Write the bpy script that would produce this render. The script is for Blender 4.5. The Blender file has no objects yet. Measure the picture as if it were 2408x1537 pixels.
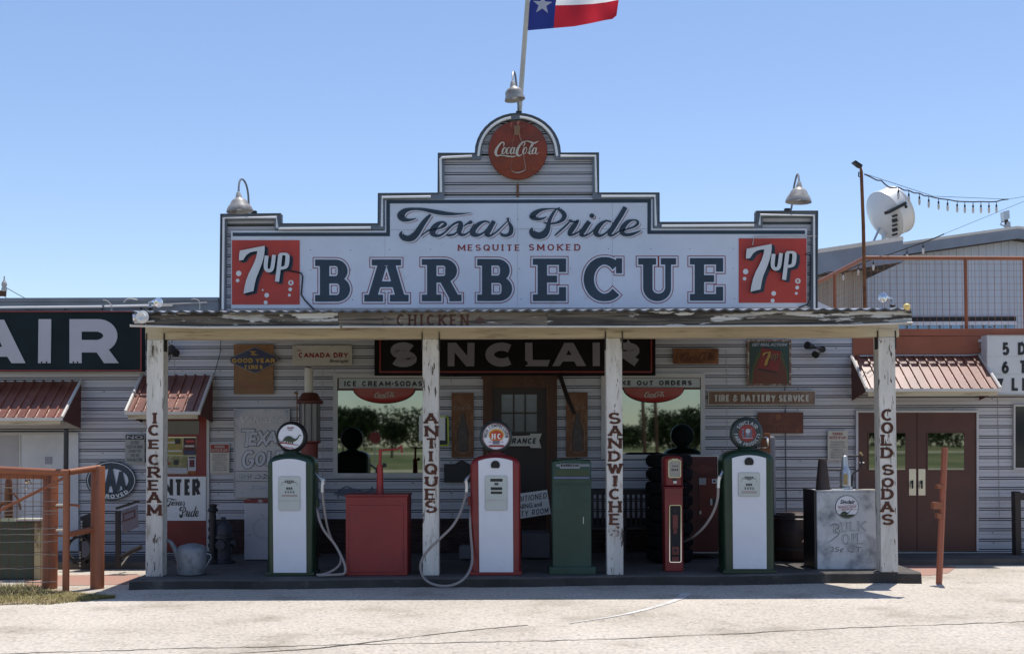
import bpy, bmesh, math, random
from mathutils import Vector, Matrix
from mathutils.geometry import tessellate_polygon
R = math.radians
rnd = random.Random(7)
scene = bpy.context.scene
COL = scene.collection
ORG = {}

# ------------------------------------------------------------------ camera
FPX, PXC, PYC = 2790.0, 1204.0, 952.3
CAM = Vector((0, 0, 1.85))
CROT = Matrix.Rotation(R(91.8), 3, 'X') @ Matrix.Rotation(R(-0.2), 3, 'Z')
cd = bpy.data.cameras.new('camera')
cd.lens = 36 * FPX / 2408
cd.sensor_width = 36
cd.shift_y = (PYC - 768.5) / 2408
cd.clip_end = 2000
cam = bpy.data.objects.new('camera', cd)
COL.objects.link(cam)
cam.matrix_world = Matrix.Translation(CAM) @ CROT.to_4x4()
scene.camera = cam
# ------------------------------------------------------------------ light
SUN = Vector((0.117, 0.23, 1.0)).normalized()
w = bpy.data.worlds.new('World')
scene.world = w
w.use_nodes = True
nt = w.node_tree
sky = nt.nodes.new('ShaderNodeTexSky')
sky.sky_type = 'NISHITA'
sky.sun_disc = False
sky.sun_elevation = math.asin(SUN.z)
sky.sun_rotation = math.atan2(SUN.x, SUN.y)
sky.air_density = 1.0
sky.dust_density = 0.3
sky.ozone_density = 3.5
bg = nt.nodes['Background']
bg.inputs['Strength'].default_value = 0.15
tint = nt.nodes.new('ShaderNodeMix'); tint.data_type = 'RGBA'; tint.blend_type = 'MULTIPLY'; tint.inputs[0].default_value = 1.0
tint.inputs[7].default_value = (1.05, 1.0, 1.02, 1)      # the slide film's cool violet cast
nt.links.new(sky.outputs[0], tint.inputs[6]); nt.links.new(tint.outputs[2], bg.inputs[0])
sl = bpy.data.lights.new('sun', 'SUN')
sl.energy = 4.7
sl.angle = R(0.5)
sl.color = (1.0, 0.95, 0.87)
so = bpy.data.objects.new('sun', sl)
COL.objects.link(so)
so.rotation_mode = 'QUATERNION'
so.rotation_quaternion = (-SUN).to_track_quat('-Z', 'Y')
scene.view_settings.view_transform = 'Standard'
scene.view_settings.look = 'None'
scene.view_settings.exposure = 0.1
scene.view_settings.gamma = 1.0

# ------------------------------------------------------------------ mapping: measured picture units -> a point of the place at a depth
def at(px, py, Y):
    d = CROT @ Vector(((px - PXC) / FPX, -(py - PYC) / FPX, -1.0))
    return CAM + d * (Y / d.y)
def on(px, py, z=0.0):
    d = CROT @ Vector(((px - PXC) / FPX, -(py - PYC) / FPX, -1.0))
    return CAM + d * ((z - CAM.z) / d.z)
K = 3840 / 2408
def zr(x0, y0, s):
    return lambda x, y: ((x0 + x / s) / K, (y0 + y / s) / K)
ID = lambda x, y: (x, y)
A1 = zr(0, 1050, 2.5622); A2 = zr(0, 1600, 2.1956); A3 = zr(850, 1250, 2.6756); A4 = zr(850, 1650, 2.5622)
A5 = zr(1550, 1250, 2.6756); A6 = zr(1550, 1650, 2.5622); B1 = zr(2250, 1250, 2.6756); B2 = zr(2250, 1600, 2.3644)
B3 = zr(2950, 1550, 2.1955); B4 = zr(2950, 1050, 2.5618); B5 = zr(2950, 550, 2.3652); B6 = zr(1600, 200, 2.5614)
B7 = zr(800, 600, 2.0067); B8 = zr(1900, 600, 2.0067)
WY = 18.75           # wall plane
PY = 15.55           # front of the porch posts
def slabz(x):
    return 0.12 + max(0.0, min(1.0, (x - 1.5) / 3.5)) * 0.025

# ------------------------------------------------------------------ mesh builder
class MB:
    def __init__(s):
        s.v = []; s.f = []; s.m = []; s.mats = []; s.k = 0
    def mi(s, m):
        if m not in s.mats: s.mats.append(m)
        return s.mats.index(m)
    def add(s, vs, fs, m):
        b = len(s.v); i = s.mi(m)
        s.v += [Vector(v) for v in vs]
        for f in fs:
            s.f.append([b + q for q in f]); s.m.append(i)
    def quad(s, a, b, c, d, m): s.add([a, b, c, d], [(0, 1, 2, 3)], m)
    def box(s, x0, x1, y0, y1, z0, z1, m):
        s.add([(x0, y0, z0), (x1, y0, z0), (x1, y1, z0), (x0, y1, z0), (x0, y0, z1), (x1, y0, z1), (x1, y1, z1), (x0, y1, z1)],
              [(0, 3, 2, 1), (4, 5, 6, 7), (0, 1, 5, 4), (1, 2, 6, 5), (2, 3, 7, 6), (3, 0, 4, 7)], m)
    def obox(s, c, ax, ay, az, m):
        c = Vector(c); ax = Vector(ax); ay = Vector(ay); az = Vector(az)
        vs = [c + ax * i + ay * j + az * k for k in (-1, 1) for i, j in ((-1, -1), (1, -1), (1, 1), (-1, 1))]
        s.add(vs, [(0, 3, 2, 1), (4, 5, 6, 7), (0, 1, 5, 4), (1, 2, 6, 5), (2, 3, 7, 6), (3, 0, 4, 7)], m)
    def tri(s, pts3, m):
        t = tessellate_polygon([pts3])
        s.add(pts3, [tuple(q) for q in t], m)
    def flat(s, pts, Y, m):                       # filled outline lying at depth Y
        s.tri([at(x, y, Y) for x, y in pts], m)
    def prism(s, pts, Y, d, m, mside=None):       # outline with thickness
        fr = [at(x, y, Y) for x, y in pts]
        bk = [p + Vector((0, d, 0)) for p in fr]
        s.tri(fr, m); s.tri(bk, mside or m)
        n = len(fr)
        for i in range(n):
            j = (i + 1) % n
            s.quad(fr[i], fr[j], bk[j], bk[i], mside or m)
    def rect(s, x0, y0, x1, y1, Y, d, m, mside=None):
        s.prism([(x0, y0), (x1, y0), (x1, y1), (x0, y1)], Y, d, m, mside)
    def ribbon(s, pts, Y, m, hw=None, cap=0.0, closed=False, fn=None, d=0.0):
        s.k += 1
        Y = Y - (s.k % 12) * 0.00022
        l, r = strip2(pts, hw, cap, closed)
        g = fn or (lambda x, y: (x, y))
        a = [at(*g(*p), Y) for p in l]; b = [at(*g(*p), Y) for p in r]
        n = len(a)
        rng = range(n if closed else n - 1)
        for i in rng:
            j = (i + 1) % n
            s.quad(a[i], a[j], b[j], b[i], m)
        if d:
            o = Vector((0, d, 0))
            for i in rng:
                j = (i + 1) % n
                s.quad(a[i], a[j], a[j] + o, a[i] + o, m); s.quad(b[i], b[j], b[j] + o, b[i] + o, m)
            if not closed:
                s.quad(a[0], b[0], b[0] + o, a[0] + o, m); s.quad(a[-1], b[-1], b[-1] + o, a[-1] + o, m)
    def disc(s, cx, cy, r, Y, m, n=28, ry=None, d=0.0):
        pts = [(cx + r * math.cos(2 * math.pi * i / n), cy + (ry or r) * math.sin(2 * math.pi * i / n)) for i in range(n)]
        if d: s.prism(pts, Y, d, m)
        else: s.flat(pts, Y, m)
    def tube(s, pts, r, m, n=8, caps=True):
        pts = [Vector(p) for p in pts]; N = len(pts)
        rr = r if isinstance(r, (list, tuple)) else [r] * N
        t0 = (pts[1] - pts[0]).normalized()
        u = t0.orthogonal().normalized()
        vs = []
        for i, p in enumerate(pts):
            t = (pts[min(i + 1, N - 1)] - pts[max(i - 1, 0)]).normalized()
            u = (u - t * u.dot(t)).normalized(); v = t.cross(u)
            vs += [p + (u * math.cos(2 * math.pi * k / n) + v * math.sin(2 * math.pi * k / n)) * rr[i] for k in range(n)]
        fs = [(i * n + k, i * n + (k + 1) % n, (i + 1) * n + (k + 1) % n, (i + 1) * n + k) for i in range(N - 1) for k in range(n)]
        if caps:
            fs += [tuple(range(n - 1, -1, -1)), tuple((N - 1) * n + k for k in range(n))]
        s.add(vs, fs, m)
    def lathe(s, prof, c, m, axis=(0, 0, 1), n=24):  # prof: (radius, height) along axis
        ax = Vector(axis).normalized(); c = Vector(c)
        u = ax.orthogonal().normalized(); v = ax.cross(u)
        vs = []; N = len(prof)
        for r, h in prof:
            vs += [c + ax * h + (u * math.cos(2 * math.pi * k / n) + v * math.sin(2 * math.pi * k / n)) * max(r, 1e-4) for k in range(n)]
        s.add(vs, [(i * n + k, i * n + (k + 1) % n, (i + 1) * n + (k + 1) % n, (i + 1) * n + k) for i in range(N - 1) for k in range(n)], m)
    def ball(s, c, r, m, n=12, sc=(1, 1, 1)):
        c = Vector(c); h = n // 2; vs = []
        for i in range(h + 1):
            a = math.pi * i / h
            for k in range(n):
                b = 2 * math.pi * k / n
                vs.append(c + Vector((r * sc[0] * max(math.sin(a), .001) * math.cos(b), r * sc[1] * max(math.sin(a), .001) * math.sin(b), r * sc[2] * math.cos(a))))
        s.add(vs, [(i * n + k, (i + 1) * n + k, (i + 1) * n + (k + 1) % n, i * n + (k + 1) % n) for i in range(h) for k in range(n)], m)
    def put(s, name, parent=None, label=None, cat=None, group=None, kind=None, smooth=False, bevel=0.0):
        me = bpy.data.meshes.new(name)
        if parent is not None:
            r = parent
            while r.parent: r = r.parent
            org = Vector(ORG[r.name])
        else:
            xs = [v.x for v in s.v]; ys = [v.y for v in s.v]; zs = [v.z for v in s.v]
            org = Vector(((min(xs) + max(xs)) / 2, (min(ys) + max(ys)) / 2, min(zs)))
        me.from_pydata([tuple(v - org) for v in s.v], [], s.f)
        for m in s.mats: me.materials.append(m)
        me.polygons.foreach_set('material_index', s.m)
        me.update()
        if smooth:
            bm = bmesh.new(); bm.from_mesh(me)
            bmesh.ops.remove_doubles(bm, verts=bm.verts, dist=1e-5)
            bmesh.ops.recalc_face_normals(bm, faces=bm.faces)
            for f in bm.faces: f.smooth = True
            for e in bm.edges:
                if len(e.link_faces) == 2 and e.calc_face_angle(0) > R(38): e.smooth = False
            bm.to_mesh(me); bm.free()
        o = bpy.data.objects.new(name, me)
        COL.objects.link(o)
        if parent is not None: o.parent = parent
        else:
            o.location = org; ORG[o.name] = tuple(org)
        if bevel:
            b = o.modifiers.new('bevel', 'BEVEL'); b.width = bevel; b.segments = 2; b.limit_method = 'ANGLE'; b.angle_limit = R(50)
        return tag(o, label, cat, group, kind)
def tag(o, label=None, cat=None, group=None, kind=None):
    if label: o['label'] = label
    if cat: o['category'] = cat
    if group: o['group'] = group
    if kind: o['kind'] = kind
    return o
def thing(name, label, cat, loc, group=None):
    o = bpy.data.objects.new(name, None)
    o.empty_display_size = 0.2
    COL.objects.link(o); o.location = loc; ORG[o.name] = tuple(loc)
    return tag(o, label, cat, group)

def strip2(pts, hw, cap, closed):
    P = [Vector((p[0], p[1])) for p in pts]
    H = [(p[2] if len(p) > 2 else hw) for p in pts] if hw is None or len(pts[0]) > 2 else [hw] * len(pts)
    if len(pts[0]) > 2 and hw: H = [h + hw for h in H]
    n = len(P)
    l = []; r = []
    for i in range(n):
        if closed:
            a = (P[i] - P[i - 1]); b = (P[(i + 1) % n] - P[i])
        else:
            a = P[i] - P[i - 1] if i else P[1] - P[0]
            b = P[i + 1] - P[i] if i < n - 1 else a
        a = a.normalized(); b = b.normalized()
        na = Vector((-a.y, a.x)); nb = Vector((-b.y, b.x))
        mm = (na + nb)
        if mm.length < 0.2: mm = na
        mm = mm.normalized()
        k = 1 / max(0.5, mm.dot(na))
        p = P[i].copy()
        if cap and not closed:
            if i == 0: p -= a * cap
            if i == n - 1: p += a * cap
        l.append(p + mm * H[i] * k); r.append(p - mm * H[i] * k)
    return l, r
def smooth(pts, n=5, closed=False):               # Catmull-Rom
    out = []; N = len(pts)
    rng = range(N if closed else N - 1)
    for i in rng:
        g = (lambda k: pts[k % N]) if closed else (lambda k: pts[max(0, min(N - 1, k))])
        p0, p1, p2, p3 = g(i - 1), g(i), g(i + 1), g(i + 2)
        for j in range(n):
            t = j / n
            out.append(tuple(0.5 * (2 * b + (c - a) * t + (2 * a - 5 * b + 4 * c - d) * t * t + (3 * b - a - 3 * c + d) * t ** 3) for a, b, c, d in zip(p0, p1, p2, p3)))
    if not closed: out.append(tuple(pts[-1]))
    return out
def arc(cx, cy, rx, ry, a0, a1, n=9):
    return [(cx + rx * math.cos(R(a0 + (a1 - a0) * i / n)), cy + ry * math.sin(R(a0 + (a1 - a0) * i / n))) for i in range(n + 1)]

# ------------------------------------------------------------------ stroke lettering (x, y up, both 0..1; last list: feet and heads that get a slab)
GL = {
 'A': (.92, [[(0, 0), (.5, 1)], [(.5, 1), (1, 0)], [(.2, .32), (.8, .32)]], [(0, 0), (1, 0), (.5, 1)]),
 'B': (.78, [[(0, 0), (0, 1)], [(0, 1), (.55, 1)] + arc(.55, .76, .38, .24, 90, -90) + [(0, .52)], [(0, .52), (.6, .52)] + arc(.6, .26, .4, .26, 90, -90) + [(0, 0)]], [(0, 0), (0, 1)]),
 'C': (.85, [arc(.52, .5, .52, .5, 48, 312, 16)], []),
 'D': (.84, [[(0, 0), (0, 1)], [(0, 1), (.4, 1)] + arc(.4, .5, .6, .5, 90, -90) + [(0, 0)]], [(0, 0), (0, 1)]),
 'E': (.7, [[(0, 0), (0, 1)], [(0, 1), (1, 1)], [(0, .5), (.85, .5)], [(0, 0), (1, 0)]], [(0, 0), (0, 1)]),
 'F': (.68, [[(0, 0), (0, 1)], [(0, 1), (1, 1)], [(0, .5), (.85, .5)]], [(0, 0), (0, 1)]),
 'G': (.88, [arc(.52, .5, .52, .5, 48, 345, 16) + [(1, .45), (.6, .45)]], []),
 'H': (.82, [[(0, 0), (0, 1)], [(1, 0), (1, 1)], [(0, .5), (1, .5)]], [(0, 0), (0, 1), (1, 0), (1, 1)]),
 'I': (.0, [[(.5, 0), (.5, 1)]], [(.5, 0), (.5, 1)]),
 'J': (.6, [[(1, 1), (1, .3)] + arc(.5, .3, .5, .3, 0, -170)], [(1, 1)]),
 'K': (.82, [[(0, 0), (0, 1)], [(0, .4), (1, 1)], [(.3, .56), (1, 0)]], [(0, 0), (0, 1), (1, 0), (1, 1)]),
 'L': (.65, [[(0, 0), (0, 1)], [(0, 0), (1, 0)]], [(0, 0), (0, 1)]),
 'M': (1.0, [[(0, 0), (0, 1)], [(0, 1), (.5, .2)], [(.5, .2), (1, 1)], [(1, 1), (1, 0)]], [(0, 0), (1, 0)]),
 'N': (.85, [[(0, 0), (0, 1)], [(0, 1), (1, 0)], [(1, 0), (1, 1)]], [(0, 0), (0, 1), (1, 1)]),
 'O': (.9, [arc(.5, .5, .5, .5, 0, 360, 22)], []),
 'P': (.74, [[(0, 0), (0, 1)], [(0, 1), (.55, 1)] + arc(.55, .72, .45, .28, 90, -90) + [(0, .44)]], [(0, 0), (0, 1)]),
 'Q': (.9, [arc(.5, .5, .5, .5, 0, 360, 22), [(.6, .3), (1, -.05)]], []),
 'R': (.8, [[(0, 0), (0, 1)], [(0, 1), (.55, 1)] + arc(.55, .73, .42, .27, 90, -90) + [(0, .46)], [(.45, .46), (1, 0)]], [(0, 0), (0, 1), (1, 0)]),
 'S': (.72, [arc(.5, .745, .46, .255, 22, 270, 12) + arc(.5, .245, .5, .245, 90, -158, 12)[1:]], []),
 'T': (.8, [[(.5, 0), (.5, 1)], [(0, 1), (1, 1)]], [(.5, 0)]),
 'U': (.82, [[(0, 1), (0, .4)] + arc(.5, .4, .5, .4, 180, 360, 12) + [(1, 1)]], [(0, 1), (1, 1)]),
 'V': (.88, [[(0, 1), (.5, 0)], [(.5, 0), (1, 1)]], [(0, 1), (1, 1)]),
 'W': (1.2, [[(0, 1), (.25, 0)], [(.25, 0), (.5, .95)], [(.5, .95), (.75, 0)], [(.75, 0), (1, 1)]], [(0, 1), (1, 1)]),
 'X': (.85, [[(0, 0), (1, 1)], [(0, 1), (1, 0)]], [(0, 0), (1, 0), (0, 1), (1, 1)]),
 'Y': (.85, [[(0, 1), (.5, .48)], [(1, 1), (.5, .48)], [(.5, .55), (.5, 0)]], [(0, 1), (1, 1), (.5, 0)]),
 'Z': (.75, [[(0, 1), (1, 1)], [(1, 1), (0, 0)], [(0, 0), (1, 0)]], []),
 '&': (.85, [[(1, 0), (.22, .72)] + arc(.45, .8, .26, .2, 190, -20, 8) + [(.15, .38)] + arc(.42, .22, .42, .22, 160, 340, 8) + [(1, .45)]], []),
 '5': (.66, [[(.95, 1), (.15, 1), (.08, .55)] + arc(.45, .32, .52, .32, 130, -150, 12)], []),
 '6': (.68, [[(.85, .97), (.4, .85), (.08, .5)] + arc(.5, .3, .5, .3, 170, 530, 18)], []),
 '7': (.66, [[(0, 1), (1, 1), (.3, 0)]], []),
 '2': (.66, [arc(.5, .72, .48, .28, 165, -30, 10) + [(0, 0), (1, 0)]], []),
 '!': (.0, [[(.5, 1), (.5, .3)], [(.5, .12), (.5, 0)]], []),
 '.': (.0, [[(.5, .02), (.5, .1)]], []),
 '-': (.3, [[(0, .45), (1, .45)]], []),
 '*': (.05, [[(.5, .42), (.5, .6)]], []),
}
def glyph(mb, ch, x0, y0, x1, y1, hw, Y, m, slab=0.0, fn=None, shear=0.0, dil=0.0, thin=1.0):
    """one letter in the box x0..x1, y0(top)..y1(bottom)"""
    w_, st, feet = GL[ch]
    h2 = hw * thin if slab or thin != 1 else hw
    X = lambda u: x0 + hw + u * (x1 - x0 - 2 * hw)
    V = lambda v: y1 - h2 - v * (y1 - y0 - 2 * h2)
    def g(x, y):
        x = x + shear * (y1 - y)
        return fn(x, y) if fn else (x, y)
    for s in st:
        pts = [(X(u), V(v)) for u, v in s]
        closed = len(pts) > 12 and abs(pts[0][0] - pts[-1][0]) < 1e-6 and abs(pts[0][1] - pts[-1][1]) < 1e-6
        if closed: pts = pts[:-1]
        horiz = all(abs(p[1] - pts[0][1]) < 1e-6 for p in pts)
        vert = all(abs(p[0] - pts[0][0]) < 1e-6 for p in pts)
        if horiz: hh = h2
        elif vert or thin == 1: hh = hw
        else:
            q = []
            for i, p in enumerate(pts):
                a = pts[max(0, i - 1)]; b = pts[min(len(pts) - 1, i + 1)]
                dx, dy = abs(b[0] - a[0]), abs(b[1] - a[1])
                k = dy / max(1e-6, math.hypot(dx, dy))
                q.append((p[0], p[1], h2 + (hw - h2) * k + dil))
            mb.ribbon(q, Y, m, None, dil if dil else (0 if (horiz or vert) else hw * .25 if len(q) == 2 else 0), closed, g)
            continue
        cap = dil
        if vert and not slab: cap += h2
        elif vert: cap += h2
        elif len(pts) == 2 and not horiz: cap += hw * 0.5
        elif horiz: cap += 0
        mb.ribbon(pts, Y, m, hh + dil, cap, closed, g)
    if slab:
        for u, v in feet:
            mb.ribbon([(X(u) - slab * hw, V(v)), (X(u) + slab * hw, V(v))], Y, m, h2 + dil, dil, False, g)
def words(mb, text, x0, y0, x1, y1, hw, Y, m, slab=0.0, fn=None, gap=.22, shear=0.0, thin=1.0, space=.5):
    H = y1 - y0
    def adv(c):
        if c == ' ': return space * H
        return max(GL[c][0] * H, 2 * hw + (slab * hw if GL[c][0] == 0 else 0))
    tot = sum(adv(c) for c in text) + gap * H * (len(text) - 1)
    k = (x1 - x0) / tot; x = x0
    for c in text:
        a = adv(c) * k
        if c != ' ': glyph(mb, c, x, y0, x + a, y1, hw, Y, m, slab, fn, shear, 0, thin)
        x += a + gap * H * k
def circ_words(mb, text, cx, cy, r, h, a0, a1, hw, Y, m, slab=0.0, inward=False):
    """letters round a circle; a0..a1 degrees, clockwise from the top"""
    L = abs(R(a1 - a0)) * r
    def fn(x, y):
        a = R(a0 + (a1 - a0) * x / L); rr = r + ((-y) if not inward else y)
        return (cx + rr * math.sin(a), cy - rr * math.cos(a))
    words(mb, text, 0, -h / 2, L, h / 2, hw, Y, m, slab, fn)
def btext(mb, text, x0, y0, x1, y1, Y, m, bold=0.0, shear=0.0, fn=None, align='CENTER'):
    c = bpy.data.curves.new('t', 'FONT'); c.body = text; c.offset = bold; c.shear = shear; c.align_x = align; c.space_line = .95
    c.resolution_u = 3
    o = bpy.data.objects.new('t', c); COL.objects.link(o)
    dg = bpy.context.evaluated_depsgraph_get(); dg.update()
    me = o.evaluated_get(dg).to_mesh()
    vs = [(v.co.x, v.co.y) for v in me.vertices]; fs = [tuple(p.vertices) for p in me.polygons]
    o.evaluated_get(dg).to_mesh_clear()
    bpy.data.objects.remove(o); bpy.data.curves.remove(c)
    ax = min(v[0] for v in vs); bx = max(v[0] for v in vs); ay = min(v[1] for v in vs); by = max(v[1] for v in vs)
    g = fn or (lambda x, y: (x, y))
    q = [at(*g(x0 + (v[0] - ax) / (bx - ax) * (x1 - x0), y1 - (v[1] - ay) / (by - ay) * (y1 - y0)), Y) for v in vs]
    mb.add(q, fs, m)

# ------------------------------------------------------------------ materials
MATS = {}
def mat(name, c, r=.55, metal=0.0, c2=None, sc=3.0, lo=.5, hi=.6, st=(1, 1, 1), bump=0.0, bsc=40.0, var=.12, vsc=1.3, c3=None, sc3=20.0, lo3=.6, hi3=.66, st3=(1, 1, 1), r2=None, spec=.5):
    if name in MATS: return MATS[name]
    m = bpy.data.materials.new(name); m.use_nodes = True
    N = m.node_tree.nodes; L = m.node_tree.links
    b = N['Principled BSDF']
    b.inputs['Roughness'].default_value = r; b.inputs['Metallic'].default_value = metal
    b.inputs['Specular IOR Level'].default_value = spec
    tc = N.new('ShaderNodeTexCoord')
    def noise(scale, stv, det=5.0):
        mp = N.new('ShaderNodeMapping'); mp.inputs['Scale'].default_value = stv
        L.new(tc.outputs['Object'], mp.inputs[0])
        n = N.new('ShaderNodeTexNoise'); n.inputs['Scale'].default_value = scale; n.inputs['Detail'].default_value = det; n.inputs['Roughness'].default_value = .62
        L.new(mp.outputs[0], n.inputs['Vector'])
        return n.outputs['Fac']
    def mix(fac, a, bcol, blend='MIX'):
        x = N.new('ShaderNodeMix'); x.data_type = 'RGBA'; x.blend_type = blend
        if isinstance(fac, float): x.inputs[0].default_value = fac
        else: L.new(fac, x.inputs[0])
        for sock, val in ((x.inputs[6], a), (x.inputs[7], bcol)):
            if isinstance(val, tuple): sock.default_value = (*val, 1)
            else: L.new(val, sock)
        return x.outputs[2]
    def ramp(fac, lo_, hi_):
        q = N.new('ShaderNodeMapRange'); q.inputs[1].default_value = lo_; q.inputs[2].default_value = hi_
        L.new(fac, q.inputs[0]); return q.outputs[0]
    lo_c = tuple(max(0, x * (1 - var * 1.6)) for x in c); hi_c = tuple(min(1, x * (1 + var)) for x in c)
    col = mix(ramp(noise(vsc, st), .3, .7), lo_c, hi_c)
    if c2:
        f2 = ramp(noise(sc, st), lo, hi)
        col = mix(f2, col, c2)
        if r2 is not None:
            q = N.new('ShaderNodeMapRange'); q.inputs[3].default_value = r; q.inputs[4].default_value = r2
            L.new(f2, q.inputs[0]); L.new(q.outputs[0], b.inputs['Roughness'])
    if c3:
        col = mix(ramp(noise(sc3, st3), lo3, hi3), col, c3)
    L.new(col, b.inputs['Base Color'])
    if bump:
        bn = N.new('ShaderNodeBump'); bn.inputs['Strength'].default_value = bump; bn.inputs['Distance'].default_value = .01
        L.new(noise(bsc, st, 3.0), bn.inputs['Height']); L.new(bn.outputs[0], b.inputs['Normal'])
    MATS[name] = m
    return m
# ------------------------------------------------------------------ palette
m_siding = mat('white_siding', (.49, .48, .515), .45, c2=(.33, .29, .27), sc=2.2, lo=.55, hi=.85, st=(.3, 1, 6), var=.1, c3=(.22, .13, .08), sc3=9, lo3=.70, hi3=.78, st3=(.6, 1, 3))
m_trim = mat('grey_flashing', (.17, .19, .23), .4, metal=.2, var=.15)
m_cap = mat('dark_edge', (.08, .085, .10), .5)
m_board = mat('white_sign_paint', (.65, .67, .75), .4, c2=(.5, .46, .42), sc=3, lo=.6, hi=.95, var=.05, c3=(.25, .16, .1), sc3=26, lo3=.76, hi3=.8)
m_navy = mat('navy_paint', (.016, .034, .060), .4, var=.25)
m_dkred = mat('dark_red_paint', (.26, .012, .014), .45)
m_red7 = mat('red_sign_paint', (.50, .040, .024), .4, var=.1, c2=(.36, .03, .02), sc=2, lo=.5, hi=.8)
m_white = mat('white_paint', (.72, .72, .72), .4, var=.06)
m_chip = mat('chipped_white', (.66, .66, .67), .45, c2=(.2, .1, .06), sc=14, lo=.68, hi=.74, var=.08)
m_neon = mat('neon_glass_tube', (.80, .80, .80), .25, var=.03)
m_rust = mat('rusty_metal', (.16, .055, .022), .8, c2=(.28, .12, .045), sc=5, lo=.4, hi=.75, var=.3, c3=(.05, .025, .015), sc3=18, lo3=.6, hi3=.75)
m_rustred = mat('rusty_red_disc', (.26, .040, .014), .6, c2=(.14, .035, .018), sc=4, lo=.42, hi=.72, var=.2, c3=(.34, .11, .03), sc3=22, lo3=.6, hi3=.75)
m_pipe = mat('orange_pipe_paint', (.27, .085, .036), .5, c2=(.12, .05, .03), sc=9, lo=.68, hi=.75, var=.15, st=(1, 1, .4))
m_terra = mat('terracotta_stucco', (.32, .10, .055), .8, var=.12, bump=.2)
m_awn = mat('awning_red_metal', (.36, .075, .055), .4, c2=(.26, .06, .05), sc=3, lo=.5, hi=.8)
m_awnedge = mat('awning_trim', (.62, .58, .54), .4)
m_wood = mat('painted_post_wood', (.64, .61, .57), .7, c2=(.085, .06, .045), sc=9, lo=.605, hi=.635, st=(2.6, 2.6, .45), var=.18, c3=(.30, .26, .21), sc3=7, lo3=.56, hi3=.72, st3=(2.5, 2.5, .5), bump=.4, bsc=14)
m_beam = mat('cream_beam_wood', (.56, .475, .335), .7, c2=(.22, .16, .10), sc=4, lo=.54, hi=.75, st=(.4, 2, 5), var=.15)
m_fascia = mat('weathered_board', (.060, .050, .043), .85, c2=(.62, .60, .57), sc=2.1, lo=.555, hi=.575, st=(.55, 1, 3.2), var=.35, vsc=2.5, c3=(.16, .135, .11), sc3=3.5, lo3=.46, hi3=.62, st3=(.35, 1, 9), bump=.5, bsc=8)
m_fascia2 = mat('weathered_board_pale', (.20, .165, .13), .85, c2=(.58, .55, .50), sc=2.6, lo=.56, hi=.60, st=(.5, 1, 4), var=.3, c3=(.06, .05, .042), sc3=3.0, lo3=.52, hi3=.6, st3=(.3, 1, 9), bump=.5, bsc=8)
m_galv = mat('galvanised_sheet', (.42, .43, .45), .38, metal=.7, c2=(.2, .12, .08), sc=3, lo=.6, hi=.8, var=.15)
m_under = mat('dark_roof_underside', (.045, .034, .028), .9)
m_brick = mat('dark_brick', (.038, .017, .014), .85, var=.3, vsc=8, c2=(.05, .03, .03), sc=5, lo=.5, hi=.7)
m_glass = mat('window_glass', (.25, .29, .265), .018, metal=1.0, var=.06)
m_dkglass = mat('dark_glass', (.030, .032, .036), .06, var=.1)
m_frame = mat('window_frame', (.50, .48, .47), .5, var=.12)
m_brown = mat('brown_frame', (.10, .045, .025), .6)
m_oldwood = mat('rusty_door_wood', (.10, .042, .022), .75, c2=(.07, .03, .018), sc=5, lo=.45, hi=.65, st=(3, 3, .6), var=.25)
m_dark = mat('dark_interior', (.012, .011, .012), .7)
m_doorred = mat('door_red', (.20, .018, .014), .45, var=.15)
m_maroon = mat('door_maroon', (.085, .024, .015), .5, var=.15, c2=(.070, .019, .014), sc=3, lo=.5, hi=.8)
m_black = mat('black_paint', (.012, .012, .014), .5)
m_iron = mat('black_iron', (.018, .017, .018), .6, c2=(.05, .025, .016), sc=8, lo=.55, hi=.75)
m_brass = mat('door_plate', (.55, .50, .40), .35, metal=.8)
m_chrome = mat('chrome', (.75, .75, .76), .12, metal=1.0)
m_alu = mat('brushed_metal', (.55, .56, .58), .35, metal=.8)
m_green = mat('pump_green', (.012, .036, .018), .32, var=.2, c2=(.03, .03, .016), sc=4, lo=.6, hi=.8, c3=(.09, .04, .02), sc3=26, lo3=.74, hi3=.77)
m_pumpred = mat('pump_red', (.22, .016, .018), .38, var=.2, c2=(.14, .016, .016), sc=3, lo=.5, hi=.8, c3=(.07, .03, .02), sc3=24, lo3=.74, hi3=.77)
m_redbox = mat('faded_red_cabinet', (.24, .022, .020), .55, c2=(.15, .017, .018), sc=2.5, lo=.5, hi=.75, var=.15, c3=(.10, .03, .02), sc3=14, lo3=.70, hi3=.76)
m_bin = mat('bin_green', (.012, .045, .026), .45, c2=(.02, .06, .045), sc=2, lo=.45, hi=.7, var=.2)
m_enamel = mat('white_enamel', (.70, .71, .77), .3, var=.05, c2=(.55, .51, .48), sc=2.5, lo=.60, hi=.9, c3=(.28, .14, .07), sc3=30, lo3=.755, hi3=.775)
m_dial = mat('dial_face', (.50, .54, .52), .35, var=.08)
m_hose = mat('hose_rubber', (.30, .26, .24), .6)
m_worn = mat('worn_white_metal', (.56, .57, .60), .5, c2=(.13, .145, .17), sc=2.6, lo=.47, hi=.68, var=.12, c3=(.22, .08, .04), sc3=16, lo3=.70, hi3=.76)
m_teal = mat('dark_teal_sign', (.010, .020, .024), .6, var=.2, spec=.15)
m_reflect = mat('grey_white_letter', (.42, .41, .46), .6, var=.06)
m_dimletter = mat('faded_grey_letter', (.20, .185, .21), .6, var=.1)
m_blacksign = mat('black_sign', (.009, .006, .007), .6, spec=.15)
m_signred = mat('sign_red_edge', (.22, .012, .014), .4)
m_letter = mat('brown_letter_paint', (.080, .026, .014), .8, c2=(.45, .40, .36), sc=6, lo=.66, hi=.72, st=(2, 2, .6), var=.3)
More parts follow.
